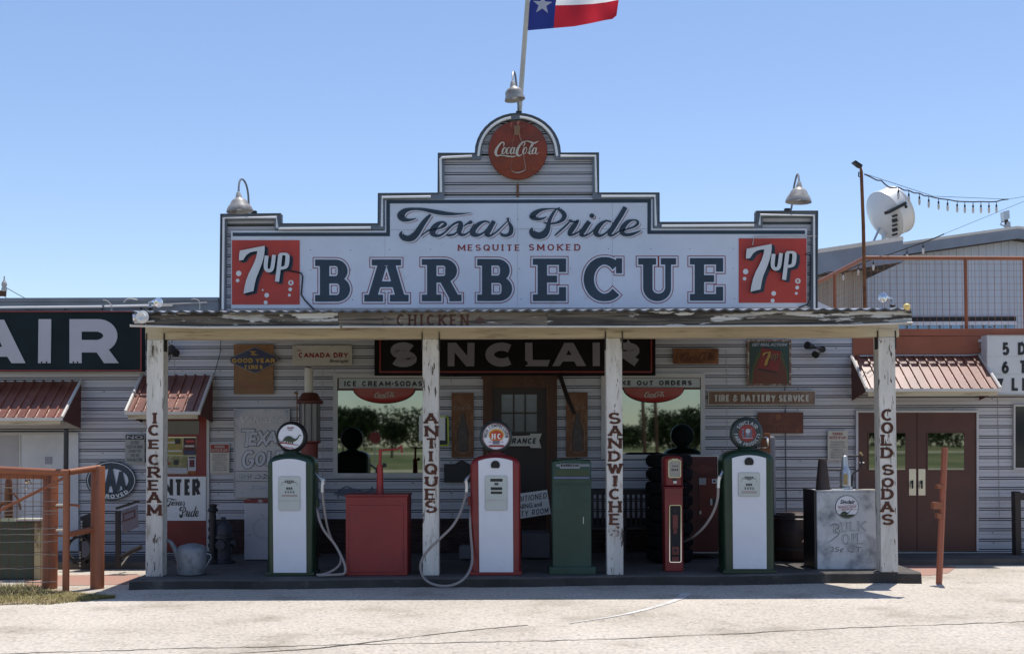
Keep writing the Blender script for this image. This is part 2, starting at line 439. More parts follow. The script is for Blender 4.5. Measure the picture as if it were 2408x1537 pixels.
m_yellow = mat('faded_yellow', (.42, .25, .05), .6)
m_cream = mat('cream_paint', (.52, .48, .42), .5, c2=(.36, .30, .24), sc=4, lo=.55, hi=.8)
m_concrete = mat('slab_concrete', (.105, .095, .088), .9, c2=(.06, .055, .05), sc=2.2, lo=.5, hi=.72, var=.2, bump=.6, bsc=18)

m_groove = mat('groove_shade', (.022, .015, .013), .95, spec=.1)  # near-black colour painted into the siding slots as shade along the ribs
def siding(mb, xr, z0, z1, Y, m=m_siding, p=0.162):
    prof = []
    z = z0 - (z0 % p)
    while z < z1 + p:
        for dz, dy in ((0, 0), (.050, 0), (.052, .008), (.058, .008), (.060, 0), (.107, 0), (.107, .030), (.121, .030), (.121, -.010), (.139, -.010), (.139, .030), (.153, .030), (.153, 0)):
            q = z + dz
            if z0 <= q <= z1: prof.append((q, dy))
        z += p
    prof = [(z0, 0)] + prof + [(z1, 0)]
    for (za, ya), (zb, yb) in zip(prof, prof[1:]):
        if zb - za < 1e-7 and abs(ya - yb) < 1e-7: continue
        a = xr(za); b = xr(zb)
        if a is None or b is None: continue
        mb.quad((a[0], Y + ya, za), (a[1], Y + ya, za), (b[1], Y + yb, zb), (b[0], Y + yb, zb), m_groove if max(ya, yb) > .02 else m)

# ------------------------------------------------------------------ ground
def ground_material():
    m = bpy.data.materials.new('sunbaked_asphalt'); m.use_nodes = True
    N = m.node_tree.nodes; L = m.node_tree.links; b = N['Principled BSDF']; b.inputs['Roughness'].default_value = .95
    b.inputs['Specular IOR Level'].default_value = .2
    tc = N.new('ShaderNodeTexCoord')
    def noise(s, d=4):
        n = N.new('ShaderNodeTexNoise'); n.inputs['Scale'].default_value = s; n.inputs['Detail'].default_value = d; L.new(tc.outputs['Object'], n.inputs['Vector']); return n.outputs['Fac']
    def ramp(f, stops):
        c = N.new('ShaderNodeValToRGB')
        while len(c.color_ramp.elements) < len(stops): c.color_ramp.elements.new(.5)
        for e, (p, col) in zip(c.color_ramp.elements, stops): e.position = p; e.color = (*col, 1)
        L.new(f, c.inputs[0]); return c.outputs[0]
    def mul(a, c, f=1.0):
        x = N.new('ShaderNodeMix'); x.data_type = 'RGBA'; x.blend_type = 'MULTIPLY'; x.inputs[0].default_value = f
        L.new(a, x.inputs[6]); L.new(c, x.inputs[7]); return x.outputs[2]
    base = ramp(noise(.55, 6), [(.3, (.43, .39, .335)), (.7, (.54, .495, .44))])
    vo = N.new('ShaderNodeTexVoronoi'); vo.inputs['Scale'].default_value = 34; L.new(tc.outputs['Object'], vo.inputs['Vector'])
    grain = ramp(noise(26, 6), [(.30, (.62, .61, .60)), (.43, (.90, .89, .88)), (.52, (1, 1, 1)), (.66, (1.14, 1.12, 1.08))])
    coarse = ramp(noise(9, 5), [(.28, (.76, .75, .73)), (.45, (1, 1, 1)), (.7, (1.1, 1.08, 1.06))])
    stones = ramp(vo.outputs['Color'], [(.0, (.72, .71, .70)), (.22, (1, 1, 1)), (1, (1.1, 1.08, 1.05))])
    stain = ramp(noise(1.1, 8), [(.30, (.70, .68, .65)), (.45, (1, 1, 1))])
    c = mul(mul(mul(mul(base, grain), stones, .75), stain, .75), coarse, .8)
    L.new(c, b.inputs['Base Color'])
    bn = N.new('ShaderNodeBump'); bn.inputs['Strength'].default_value = .5; bn.inputs['Distance'].default_value = .01
    L.new(noise(60, 3), bn.inputs['Height']); L.new(bn.outputs[0], b.inputs['Normal'])
    return m
m_road = ground_material()
m_turf = mat('dry_turf', (.105, .125, .038), .95, c2=(.24, .20, .09), sc=.06, lo=.45, hi=.65, var=.3, vsc=.6)
m_pale = mat('pale_gravel_path', (.42, .36, .27), .95)
mb = MB(); mb.quad((-400, -500, -.012), (400, -500, -.012), (400, 400, -.012), (-400, 400, -.012), m_turf)
mb.put('ground', kind='structure')
mb = MB(); mb.quad((-60, 7, 0), (60, 7, 0), (60, 30, 0), (-60, 30, 0), m_road)  # unseen near edge drawn in, so turf there bounces less light onto the facade
mb.put('road', kind='structure')
mb = MB(); mb.quad((-200, -47, -.004), (200, -41, -.004), (200, -36, -.004), (-200, -39, -.004), m_pale)
mb.put('path', kind='structure')
mb = MB(); mb.quad((-400, -190, -.004), (400, -176, -.004), (400, -150, -.004), (-400, -160, -.004), m_pale)
mb.put('path', kind='structure')
m_crack = mat('crack_shadow_fill', (.10, .085, .07), .95)
m_line = mat('road_line_paint', (.66, .65, .63), .8, c2=(.50, .47, .43), sc=6, lo=.45, hi=.6)
g1 = zr(0, 2100, 1.2674); g2 = zr(1900, 2000, 1.2412)
def groundline(pts, wid, m, z):
    q = [on(*p, z) for p in pts]
    mb2 = MB(); n = len(q)
    for i in range(n - 1):
        a, b = q[i], q[i + 1]; s = Vector((-(b - a).y, (b - a).x, 0)).normalized()
        wa = wid(i / (n - 1)); wb = wid((i + 1) / (n - 1))
        mb2.quad(a - s * wa, b - s * wb, b + s * wb, a + s * wa, m)
    return mb2
def jitter(pts, k=6, a=.8):
    out = []
    for p, q in zip(pts, pts[1:]):
        for i in range(k):
            t = i / k; out.append((p[0] + (q[0] - p[0]) * t, p[1] + (q[1] - p[1]) * t + rnd.uniform(-a, a)))
    return out + [pts[-1]]
c1 = [g1(1090, 441), g1(1400, 424), g1(1590, 407), g1(1800, 382), g1(2100, 345), g1(2408, 314), g2(100, 424)]
groundline(jitter(smooth(c1, 3), 4, .5), lambda t: .004 + .016 * math.sin(math.pi * min(1, t * 1.6)) if t < .62 else .012, m_crack, .004).put('road_crack', kind='structure')
c2_ = [g1(0, 442), g1(500, 428), g1(870, 416), g1(1300, 408), g1(1800, 396), g2(0, 500), g2(400, 490), g2(1000, 466), g2(1600, 436), g2(2200, 415), g2(2500, 402)]
groundline(jitter(smooth(c2_, 4), 4, .9), lambda t: .006 + .006 * abs(math.sin(t * 37)), m_crack, .004).put('road_crack', kind='structure')
c3_ = [g2(290, 416), g2(420, 396), g2(550, 373), g2(680, 342), g2(780, 310), g2(815, 294), g2(835, 277)]
groundline(smooth(c3_, 6), lambda t: .012 + .05 * t, m_line, .005).put('road_marking', kind='structure')
# brick paving beside the slab
def paving_material():
    m = bpy.data.materials.new('brick_paving'); m.use_nodes = True
    N = m.node_tree.nodes; L = m.node_tree.links; b = N['Principled BSDF']; b.inputs['Roughness'].default_value = .9
    tc = N.new('ShaderNodeTexCoord'); br = N.new('ShaderNodeTexBrick')
    br.inputs['Scale'].default_value = 1.0; br.inputs['Brick Width'].default_value = .22; br.inputs['Row Height'].default_value = .11; br.inputs['Mortar Size'].default_value = .008
    br.inputs['Color1'].default_value = (.42, .20, .15, 1); br.inputs['Color2'].default_value = (.36, .22, .17, 1); br.inputs['Mortar'].default_value = (.30, .24, .2, 1)
    L.new(tc.outputs['Object'], br.inputs['Vector']); L.new(br.outputs[0], b.inputs['Base Color']); return m
m_pave = paving_material()
mb = MB()
pts = [on(*p, .004) for p in (B3(900, 1228), B3(1200, 1232), B3(1400, 1262), B3(1330, 1310), B3(1180, 1330), B3(900, 1335))]
mb.tri(pts, m_pave); mb.put('brick_paving', kind='structure')
mb = MB()
pts = [on(*p, .004) for p in ((60, 1352), (330, 1350), (330, 1372), (60, 1378))]
mb.tri(pts, m_pave); mb.put('brick_paving', kind='structure')
m_slabedge = mat('shaded_slab_edge', (.050, .045, .040), .95, c2=(.11, .10, .09), sc=3, lo=.60, hi=.72, var=.3, bump=.6, bsc=14)  # slab's front face darkened in colour, as if it caught less sky light
# raised porch slab with a broken front edge
mb = MB()
x0 = at(309, 1360, 15.2).x; x1 = 5.32
fe = []
N_ = 60
for i in range(N_ + 1):
    t = i / N_; x = x0 + (x1 - x0) * t
    fe.append((x, 15.12 + .45 * t + rnd.uniform(-.03, .03) + .05 * math.sin(t * 23)))
for (xa, ya), (xb, yb) in zip(fe, fe[1:]):
    za = slabz(xa); zb = slabz(xb)
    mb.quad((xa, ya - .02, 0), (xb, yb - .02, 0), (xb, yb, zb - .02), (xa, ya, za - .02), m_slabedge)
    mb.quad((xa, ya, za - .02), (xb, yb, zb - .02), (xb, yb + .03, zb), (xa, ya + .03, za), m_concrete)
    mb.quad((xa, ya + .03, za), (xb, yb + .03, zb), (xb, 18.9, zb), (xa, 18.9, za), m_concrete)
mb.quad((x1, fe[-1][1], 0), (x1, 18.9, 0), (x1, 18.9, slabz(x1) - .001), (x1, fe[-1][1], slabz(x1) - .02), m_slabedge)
mb.put('porch_slab', kind='structure')
mb = MB()
mb.box(x1 + .004, 14, 17.75, 18.9, -.05, .09, m_concrete)
mb.box(-14, x0 - .01, 17.6, 18.9, -.05, .10, m_concrete)
mb.put('pavement', kind='structure')

# ------------------------------------------------------------------ the roadside store
zleft = at(250, 708, WY).z
m_seam = mat('sheet_seam_line', (.30, .28, .27), .6)
bldg = thing('roadside_store', 'long white metal-sided roadside store with a stepped false front rising over its porch', 'building', (0, WY, 0))
mb = MB()
XL, XR = -13.0, 13.0
FX0, FX1 = at(517, 700, WY).x, at(1922, 700, WY).x
zdeck = at(2300, 790, WY).z
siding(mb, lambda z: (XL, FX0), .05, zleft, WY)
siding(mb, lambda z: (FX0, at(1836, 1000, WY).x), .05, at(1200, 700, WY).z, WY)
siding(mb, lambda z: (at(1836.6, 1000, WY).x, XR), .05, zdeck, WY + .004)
mb.box(at(1835.6, 0, WY).x, at(1837.2, 0, WY).x, WY - .012, WY + .02, .1, at(0, 790, WY).z, m_cap)
mb.put('wall', bldg)
mb = MB()
m_nail = mat('siding_screw', (.09, .06, .05), .8)
for i in range(330):
    k = rnd.randint(1, 24); x = XL + 3.5 + round(rnd.uniform(0, 24 - 3.5) / .61) * .61 + rnd.uniform(-.02, .02)
    z = k * .162 + .085
    if z < (zleft if x < FX0 or x > FX1 else 7) - .3: mb.box(x - .007, x + .007, WY - .006, WY + .002, z - .007, z + .007, m_nail)
mb.put('screw', bldg, kind='stuff')
mb = MB()
for px in (415, 760, 1060, 1345, 1700, 2330): mb.box(at(px, 0, WY).x, at(px, 0, WY).x + .006, WY - .006, WY - .001, .66, 3.3, m_seam)
mb.put('sheet_seam', bldg)
mb = MB()   # bulk of the building behind the siding
mb.box(XL, FX0 - .02, WY + .08, 30, 0, zleft - .02, m_siding)
mb.box(FX0, FX1 - .02, WY + .08, 26, 0, 4.35, m_siding)
mb.box(FX1, XR, WY + .08, 24, 0, zdeck - .02, m_siding)
mb.put('roof', bldg)
# brick footing
mb = MB()
zb = at(0, 1221, WY).z
for i in range(9):
    z = .10 + i * (zb - .10) / 9
    mb.box(at(497, 0, WY).x, at(1905, 0, WY).x, WY - .05 + (i % 2) * .006, WY + .04, z, z + (zb - .10) / 9 - .006, m_brick)
mb.put('brick_footing', bldg)
# left parapet cap and light tube
mb = MB()
mb.box(XL, FX0 - .01, WY - .06, WY + .25, zleft - .01, zleft + .05, m_trim)
mb.box(XL, FX0 - .01, WY - .035, WY - .002, zleft - .16, zleft - .012, m_trim)
mb.put('parapet_cap', bldg)
mb = MB(); mb.tube([at(-60, 724, 18.62), at(240, 721, 18.62)], .022, m_neon); mb.tube([at(246, 720.5, 18.62), at(405, 717, 18.62)], .02, m_neon)
for p in (60, 150, 238, 330): mb.tube([at(p, 722, 18.62), at(p + 3, 727, 18.73)], .012, m_black)
mb.put('neon_tube', bldg, smooth=True)
# false front
OUT = [(516.5, 731), (519, 503.7), (659, 502.3), (659.5, 526), (889, 526), (889.5, 455), (1030, 454), (1030.5, 360.5), (1117.5, 360.5)]
OUT += [(1217.5 - 100.3 * math.cos(R(a)), 360 - 93.5 * math.sin(R(a))) for a in range(10, 180, 10)]
OUT += [(1318, 360), (1407.5, 359.6), (1408, 453.6), (1550, 453.6), (1550.4, 522.6), (1779, 522.4), (1779.5, 496.6), (1923, 496.3), (1921.5, 731)]
mb = MB()
mb.prism(OUT, WY + .06, .10, m_trim)
def zz(y): return at(1217, y, WY).z
def xx(x): return at(x, 600, WY).x
rows = [(520, 498, 526, 664), (1775, 498, 524, 1921), (519, 526, 728, 1921), (890, 456, 526, 1549), (1031, 362, 456, 1407)]
for xa, ya, yb, xb in rows:
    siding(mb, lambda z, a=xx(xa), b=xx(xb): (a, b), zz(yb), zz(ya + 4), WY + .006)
ca = at(1217.5, 360, WY); rr = 92 * WY / FPX
def archx(z):
    h = z - ca.z
    if h > rr * .97: h = rr * .97
    k = math.sqrt(max(0, rr * rr - h * h)); return (ca.x - k, ca.x + k)
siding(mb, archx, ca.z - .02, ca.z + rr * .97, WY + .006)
mb.put('false_front', bldg)
mb = MB()
l, r = strip2(OUT, 7.0, 0, False)
cen = [(p.x, p.y) for p in (r if r[3].y > OUT[3][1] else l)]
mb.ribbon(cen, WY - .05, m_trim, 7.2, 0, False, None, .06)
l2, r2 = strip2(OUT, 1.0, 0, False)
mb.ribbon(OUT, WY - .075, m_cap, 1.3, 0, False, None, .16)
mb.put('edge_trim', bldg)
mb = MB()
seg = lambda pts, r=.021: mb.tube([at(x, y, WY - .09) for x, y in pts], r, m_neon)
seg([(524, 728), (526, 513), (650, 511), (652, 536)]); seg([(655, 537.5), (872, 535.5)]); seg([(898, 533), (899, 464), (1013, 462.5)])
seg([(1037, 452), (1036, 373), (1040, 370.5), (1110, 367)])
seg([(1125, 367)] + [(1217.5 - 91 * math.cos(R(a)), 360 - 84.5 * math.sin(R(a))) for a in range(8, 88, 8)])
seg([(1217.5 - 91 * math.cos(R(a)), 360 - 84.5 * math.sin(R(a))) for a in range(93, 176, 8)] + [(1310, 367)])
seg([(1318, 367), (1400, 367), (1402, 452)]); seg([(1414, 461.5), (1540, 461), (1542, 531)]); seg([(1556, 531.5), (1773, 530)])
seg([(1786, 529), (1788, 505), (1914, 507), (1915, 728)], .018)
mb.put('neon_tube', bldg, smooth=True)
# dark stain runs of rust under the round sign
m_stain = mat('rust_run', (.22, .10, .05), .8, var=.3)
mb = MB(); mb.rect(1214.5, 432, 1220, 463, WY - .012, .012, m_stain); mb.put('rust_bracket', bldg)

# windows of the store
def window(name, rx0, ry0, rx1, ry1, fw, bars=(), mfr=m_frame, mgl=m_glass, Y=WY, label=None):
    mb = MB()
    for (a, b, c, d) in ((rx0 - fw, ry0 - fw, rx1 + fw, ry0), (rx0 - fw, ry1, rx1 + fw, ry1 + fw), (rx0 - fw, ry0, rx0, ry1), (rx1, ry0, rx1 + fw, ry1)):
        mb.rect(a, b, c, d, Y - .05, .06, mfr)
    fr = mb.put(name, bldg, label)
    mb = MB(); mb.rect(rx0, ry0, rx1, ry1, Y - .018, .004, mgl); mb.put('glass', fr)
    return fr
wl0, wl1 = A3(1110, 0)[0], 995
wy0, wy1 = A3(0, 445)[1], A3(0, 1400)[1]
f1 = window('window', wl0, wy0, wl1, wy1, 10)
wr0, wr1 = 1424, B1(1012, 0)[0]
f2 = window('window', wr0, wy0 - 1, wr1, B1(0, 1213)[1], 10)
m_trans = mat('transom_panel', (.40, .42, .42), .5, var=.06)
for fr, xa, xb, ya, yb, txt, tx0, tx1 in ((f1, A3(1125, 0)[0], wl1 - 2, A3(0, 452)[1], A3(0, 550)[1], 'ICE CREAM*SODAS', A3(1180, 0)[0], 993), (f2, wr0 + 1, B1(1004, 0)[0], B1(0, 447)[1], B1(0, 540)[1], 'TAKE OUT ORDERS', 1433, B1(922, 0)[0])):
    mb = MB(); mb.rect(xa - 3, ya - 2.5, xb + 3, yb + 5, WY - .030, .012, m_brown); mb.rect(xa, ya, xb, yb, WY - .036, .006, m_trans)
    tb = mb.put('transom_board', fr)
    mb = MB(); words(mb, txt, tx0, ya + 5.6, tx1, yb - 5, 1.5, WY - .040, m_black, gap=.24); mb.put('lettering', tb)
def cola(mb, x0, y0, x1, y1, Y, m, k=1.0):
    """flowing white script across a box"""
    W_ = x1 - x0; H = y1 - y0
    def s(pts): mb.ribbon([(x0 + p[0] * W_, y0 + p[1] * H, p[2] * H * k) for p in smooth(pts, 5)], Y, m, None)
    def ring(cx, cy, rx, ry, a0=0, a1=360, w0=.022, w1=.058):
        q = []
        for i in range(15):
            a = R(a0 + (a1 - a0) * i / 14); x = cx + rx * math.cos(a) + .10 * ry * math.sin(a); y = cy - ry * math.sin(a)
            q.append((x, y, w0 + (w1 - w0) * max(0, -math.cos(a)) ** 1.0))
        s(q)
    s([(.215, .36, .02), (.235, .20, .035), (.205, .10, .035), (.15, .20, .05), (.085, .45, .075), (.05, .72, .085), (.07, .92, .065), (.13, .93, .035), (.19, .80, .015)])
    ring(.235, .63, .034, .20); ring(.325, .63, .034, .20, 50, 320); ring(.412, .63, .034, .20)
    s([(.468, .42, .035), (.452, .58, .05), (.442, .76, .045), (.465, .82, .02), (.50, .72, .012)])
    s([(.665, .34, .02), (.69, .18, .035), (.66, .08, .035), (.61, .18, .05), (.545, .45, .075), (.515, .72, .085), (.535, .92, .065), (.59, .93, .035), (.645, .80, .015)])
    ring(.69, .63, .036, .20)
    s([(.66, .09, .03), (.74, .03, .025), (.82, .10, .05), (.90, .15, .05), (.985, .03, .015)])
    s([(.735, .80, .012), (.79, .62, .015), (.865, .28, .03), (.875, .13, .03), (.845, .22, .045), (.80, .55, .058), (.785, .80, .05), (.82, .84, .02), (.85, .75, .012)])
    ring(.89, .64, .034, .19)
    s([(.948, .44, .035), (.932, .60, .05), (.922, .78, .045), (.95, .84, .02), (1.0, .72, .010)])
    s([(.13, .95, .015), (.22, .93, .03), (.32, .98, .045), (.44, 1.0, .04), (.50, .93, .012)])
m_coke = mat('red_button_enamel', (.30, .030, .022), .3, var=.1)
def half_disc(cx, cy, rx, ry, tx0, tx1, ty0, ty1, label):
    mb = MB()
    n = 20; rim = []
    for j, (k, d) in enumerate(((1.0, 0), (.985, -.02), (.9, -.032), (.6, -.05), (.25, -.056))):
        rim.append([at(cx + rx * k * math.cos(math.pi * i / n), cy + ry * k * math.sin(math.pi * i / n), WY - .055 + d) for i in range(n + 1)])
    for a, b in zip(rim, rim[1:]):
        for i in range(n): mb.quad(a[i], a[i + 1], b[i + 1], b[i], m_coke)
    mb.tri(rim[-1], m_coke)
    mb.ribbon([(cx + rx * math.cos(math.pi * i / n), cy + ry * math.sin(math.pi * i / n)) for i in range(n + 1)], WY - .062, m_black, 1.0)
    o = mb.put('half_disc_sign', None, label, 'sign', smooth=True)
    mb = MB(); cola(mb, tx0, ty0, tx1, ty1, WY - .125, m_cream); mb.put('lettering', o)
x0_, y0_ = A3(1268, 548); x1_, y1_ = A3(1890, 698)
half_disc((x0_ + x1_) / 2, y0_, (x1_ - x0_) / 2, y1_ - y0_, *[A3(1475, 0)[0], A3(1690, 0)[0], A3(0, 585)[1], A3(0, 645)[1]], 'red half-disc drink sign hung below the ICE CREAM SODAS board')
x1_, y1_ = B1(843, 695); cx_ = B1(540, 0)[0]
half_disc(cx_, y0_ - 1, x1_ - cx_, y1_ - y0_, B1(440, 0)[0], B1(650, 0)[0], B1(0, 580)[1], B1(0, 640)[1], 'red half-disc drink sign hung below the TAKE OUT ORDERS board')
# far right dark window
window('window', 2388, 955, 2440, B3(0, 445)[1], 4, mgl=m_dkglass)
# pale sheet doors at the far left
mb = MB()
za = at(0, 1018, WY).z
m_sheet = mat('pale_door_sheet', (.56, .56, .58), .5, c2=(.4, .4, .43), sc=1.5, lo=.5, hi=.8, var=.08)
def dbox(mb, xa, ya, xb, yb, Y, d, m): mb.rect(xa, ya, xb, yb, Y, d, m)
dbox(mb, A2(172, 0)[0], A2(0, 66)[1], A2(555, 0)[0], 1294, WY - .035, .03, m_sheet)
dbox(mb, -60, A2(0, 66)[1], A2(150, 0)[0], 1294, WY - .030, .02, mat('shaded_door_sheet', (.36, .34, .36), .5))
dl = mb.put('door', bldg, 'pale blank metal double door')
mb = MB()
dbox(mb, -60, A2(0, 46)[1], A2(644, 0)[0], A2(0, 66)[1], WY - .05, .05, m_frame)
dbox(mb, A2(560, 0)[0], A2(0, 66)[1], A2(644, 0)[0], 1294, WY - .045, .045, m_sheet)
dbox(mb, A2(152, 0)[0], A2(0, 66)[1], A2(170, 0)[0], 1294, WY - .045, .045, m_frame)
mb.put('frame', dl)
mb = MB(); dbox(mb, A2(370, 0)[0], A2(0, 245)[1], A2(425, 0)[0], A2(0, 305)[1], WY - .045, .012, mat('notice_grey', (.3, .3, .34), .6)); mb.put('notice', dl)
# red door beside the left post
mb = MB()
dx0, dx1 = 352, A2(1698, 0)[0]
dbox(mb, dx0, 976, dx1, 1296, WY - .03, .03, m_doorred)
dr = mb.put('door', bldg, 'red door with a tall glass pane')
mb = MB()
dbox(mb, A2(1700, 0)[0], 968, A2(1722, 0)[0], 1296, WY - .05, .05, m_frame)
dbox(mb, dx0 - 8, 968, A2(1700, 0)[0], 975, WY - .05, .05, m_frame); dbox(mb, dx0 - 8, 975, dx0, 1296, WY - .05, .05, m_frame)
mb.put('frame', dr)
mb = MB(); dbox(mb, 362, A2(0, 82)[1], A2(1615, 0)[0], A2(0, 388)[1], WY - .036, .005, m_glass); mb.put('glass', dr)
mb = MB(); dbox(mb, 362, 988, A2(1640, 0)[0], A2(0, 60)[1], WY - .034, .004, m_dkglass); mb.put('transom', dr)
# old timber entrance
mb = MB()
ex0, ex1 = A5(700, 0)[0], A5(1442, 0)[0]
ey0 = A5(0, 430)[1]
iw = A5(795, 0)[0]; iw1 = A5(1335, 0)[0]; ih = A5(0, 545)[1]
dbox(mb, ex0, ey0, ex1, ih, WY - .07, .07, m_oldwood); dbox(mb, ex0, ih, iw, 1302, WY - .07, .07, m_oldwood); dbox(mb, iw1, ih, ex1, 1302, WY - .07, .07, m_oldwood)
dbox(mb, ex0 - 4, ey0 - 3, ex1 + 4, ey0 + 6, WY - .09, .09, m_oldwood)
de = mb.put('door', bldg, 'old brown timber entrance door with small panes')
mb = MB()
m_dkwood = mat('dark_door_wood', (.030, .018, .014), .6, var=.2)
px = [A5(q, 0)[0] for q in (885, 1000, 1015, 1115, 1130, 1240)]; pv = [A5(0, q)[1] for q in (610, 790, 805, 985)]
dbox(mb, iw, ih, iw1, pv[0], WY - .04, .04, m_dkwood); dbox(mb, iw, pv[0], px[0], pv[3], WY - .04, .04, m_dkwood); dbox(mb, px[5], pv[0], iw1, pv[3], WY - .04, .04, m_dkwood)
dbox(mb, iw, pv[3], iw1, 1302, WY - .04, .04, m_dkwood)
for a, b in ((1, 2), (3, 4)): dbox(mb, px[a], pv[0], px[b], pv[3], WY - .04, .03, m_dkwood)
dbox(mb, px[0], pv[1], px[5], pv[2], WY - .038, .03, m_dkwood)
leaf = mb.put('door_leaf', de)
mb = MB(); mgl2 = mat('entrance_glass', (.10, .11, .13), .12, var=.2)
dbox(mb, px[0], pv[0], px[5], pv[3], WY - .015, .01, mgl2); mb.put('glass', leaf) if False else mb.put('glass', de)
# maroon double door
mb = MB()
fx0, fx1 = B3(572, 0)[0], B3(1582, 0)[0]; fy0 = B4(0, 1250)[1]; fyb = 1294
m_lav = mat('pale_door_frame', (.52, .50, .52), .45)
dbox(mb, fx0, fy0, fx1, fy0 + 5, WY - .06, .06, m_lav); dbox(mb, fx0, fy0 + 5, fx0 + 5, fyb, WY - .06, .06, m_lav); dbox(mb, fx1 - 5, fy0 + 5, fx1, fyb, WY - .06, .06, m_lav)
dd = mb.put('door', bldg, 'maroon double door with square panes and push handles')
mid = B3(1073, 0)[0]
for a, b, g0, g1_ in ((fx0 + 5, mid - .7, 678, 978), (mid + .7, fx1 - 5, 1163, 1463)):
    mb = MB(); dbox(mb, a, fy0 + 5, b, fyb, WY - .035, .03, m_maroon); lf = mb.put('door_leaf', dd)
    q0, q1, r0, r1 = B3(g0, 0)[0], B3(g1_, 0)[0], B3(0, 160)[1], B3(0, 462)[1]
    mb = MB(); dbox(mb, q0, r0, q1, r1, WY - .040, .004, m_glass); 
    for (x_, y_, x2, y2) in ((q0 - 2, r0 - 2, q1 + 2, r0), (q0 - 2, r1, q1 + 2, r1 + 2), (q0 - 2, r0, q0, r1), (q1, r0, q1 + 2, r1)): dbox(mb, x_, y_, x2, y2, WY - .046, .012, m_maroon)
    mb.put('glass', dd)
for a, b in ((1008, 1065), (1085, 1142)):
    mb = MB(); q0, q1 = B3(a, 0)[0], B3(b, 0)[0]; r0, r1 = B3(0, 455)[1], B3(0, 672)[1]
    dbox(mb, q0, r0, q1, r1, WY - .042, .006, m_brass)
    h = mb.put('handle_plate', dd)
    xm = (q0 + q1) / 2
    mb = MB(); mb.tube([at(xm, r0 + 28, WY - .04), at(xm, r0 + 32, WY - .09), at(xm, r0 + 46, WY - .1), at(xm, r1 - 32, WY - .09), at(xm, r1 - 27, WY - .04)], .014, m_iron); mb.put('handle', dd, smooth=True)
# terracotta band over the right awning
mb = MB(); dbox(mb, B4(635, 0)[0], B4(0, 535)[1], 2480, B4(0, 735)[1], WY - .02, .06, m_terra); mb.put('painted_band', bldg)
# dark post at the far right of the wall
mb = MB(); a = at(*B3(1878, 1140), 18.4); b = at(*B3(1915, 640), 18.4); mb.box(a.x, b.x, 18.35, 18.5, .09, b.z, m_dkwood); mb.box(a.x - .01, b.x + .4, 18.33, 18.36, b.z - .12, b.z - .02, m_dkwood)
mb.put('timber_rail', None, 'dark timber rail end at the right frame edge beyond the maroon doors', 'rail')

# ------------------------------------------------------------------ the porch
porch = thing('porch', 'timber porch with a weathered fascia board and four lettered white posts', 'porch', (0, 15.6, 0))
FY = 14.92
lx, rx = at(314, 750, FY).x, at(2138, 745, FY).x
zt = at(1204, 733, FY).z; zbm = at(1204, 766, FY).z
mb = MB()   # corrugated roof, right end cut on the skew
NS = 400
zf, zb_ = zt + .016, at(1204, 733, FY).z + .36
def roofpt(i, back):
    t = i / NS
    x = lx + (rx - lx) * t
    yb = WY - .02
    if back: xb = lx + (3.7 - lx) * t; z = zb_ ; return Vector((xb, yb, z + .012 * math.sin(x * 2 * math.pi / .155)))
    return Vector((x, FY - .06, zf + .011 * math.sin(x * 2 * math.pi / .155)))
for i in range(NS):
    a, b = roofpt(i, 0), roofpt(i + 1, 0); c, d = roofpt(i + 1, 1), roofpt(i, 1)
    mb.quad(a, b, c, d, m_galv)
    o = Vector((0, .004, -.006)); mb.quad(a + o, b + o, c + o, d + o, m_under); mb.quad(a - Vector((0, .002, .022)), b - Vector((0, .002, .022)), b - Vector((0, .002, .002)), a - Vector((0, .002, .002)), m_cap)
mb.put('roof', porch, smooth=True)
mb = MB()
cuts = [at(x, 0, FY).x for x in (348, 796, 1283, 2134)]
for i, m_ in enumerate((m_fascia, m_fascia2, m_fascia)):
    mb.box(cuts[i] + .003, cuts[i + 1] - .003, FY, FY + .04, zbm, zt, m_)
fas = mb.put('fascia', porch)
mb = MB()
words(mb, 'CHICKEN', *B7(1380, 1162), *B7(1920, 1246), 2.1, FY - .006, m_letter, 1.9, gap=.42, thin=.8)
for cx, cy in (B7(1292, 1207), B7(2005, 1202)):
    mb.flat([(cx + (11 if i % 2 == 0 else 4.6) * math.sin(i * math.pi / 5), cy - (11 if i % 2 == 0 else 4.6) * math.cos(i * math.pi / 5)) for i in range(10)], FY - .006, mat('faded_star_paint', (.10, .045, .04), .8, c2=(.2, .17, .13), sc=8, lo=.5, hi=.6))
mb.put('lettering', fas)
mb = MB()
mb.tube([at(306, 765.5, FY - .03), at(470, 769.5, FY - .03), at(800, 768.5, FY - .03)], .016, m_awnedge, 6)
mb.tube([at(805, 768, FY - .03), at(1500, 767.5, FY - .03), at(2000, 764, FY - .03), at(2146, 758.5, FY - .03)], .013, m_awnedge, 6)
mb.put('drip_edge', porch, smooth=True)
mb = MB()
bz1, bz0 = at(1204, 769, PY).z, at(1204, 794.5, PY).z
bx0, bx1 = at(346, 0, PY).x, at(2104, 0, PY).x
mb.box(bx0, bx1, PY + .01, PY + .19, bz0, bz1 + .05, m_beam)
mb.put('beam', porch)
mb = MB()   # rafters and end beams under the roof
for i in range(12):
    x = bx0 + .1 + i * (bx1 - .3 - bx0) / 11 * (.93)
    q = [(FY + .06, zt - .12), (18.7, zb_ - .13), (18.7, zb_ - .03), (FY + .06, zt - .01)]
    L_ = [Vector((x, y, z)) for y, z in q]; R_ = [v + Vector((.05, 0, 0)) for v in L_]
    mb.tri(L_, m_fascia2); mb.tri(R_, m_fascia2)
    for k in range(4): mb.quad(L_[k], L_[(k + 1) % 4], R_[(k + 1) % 4], R_[k], m_fascia2)
mb.put('rafter', porch, kind='stuff')
posts = [((343.5, 389), 'ICE CREAM', [(970.5, 995), A1(0, 1390)[1], None], 1347), ]
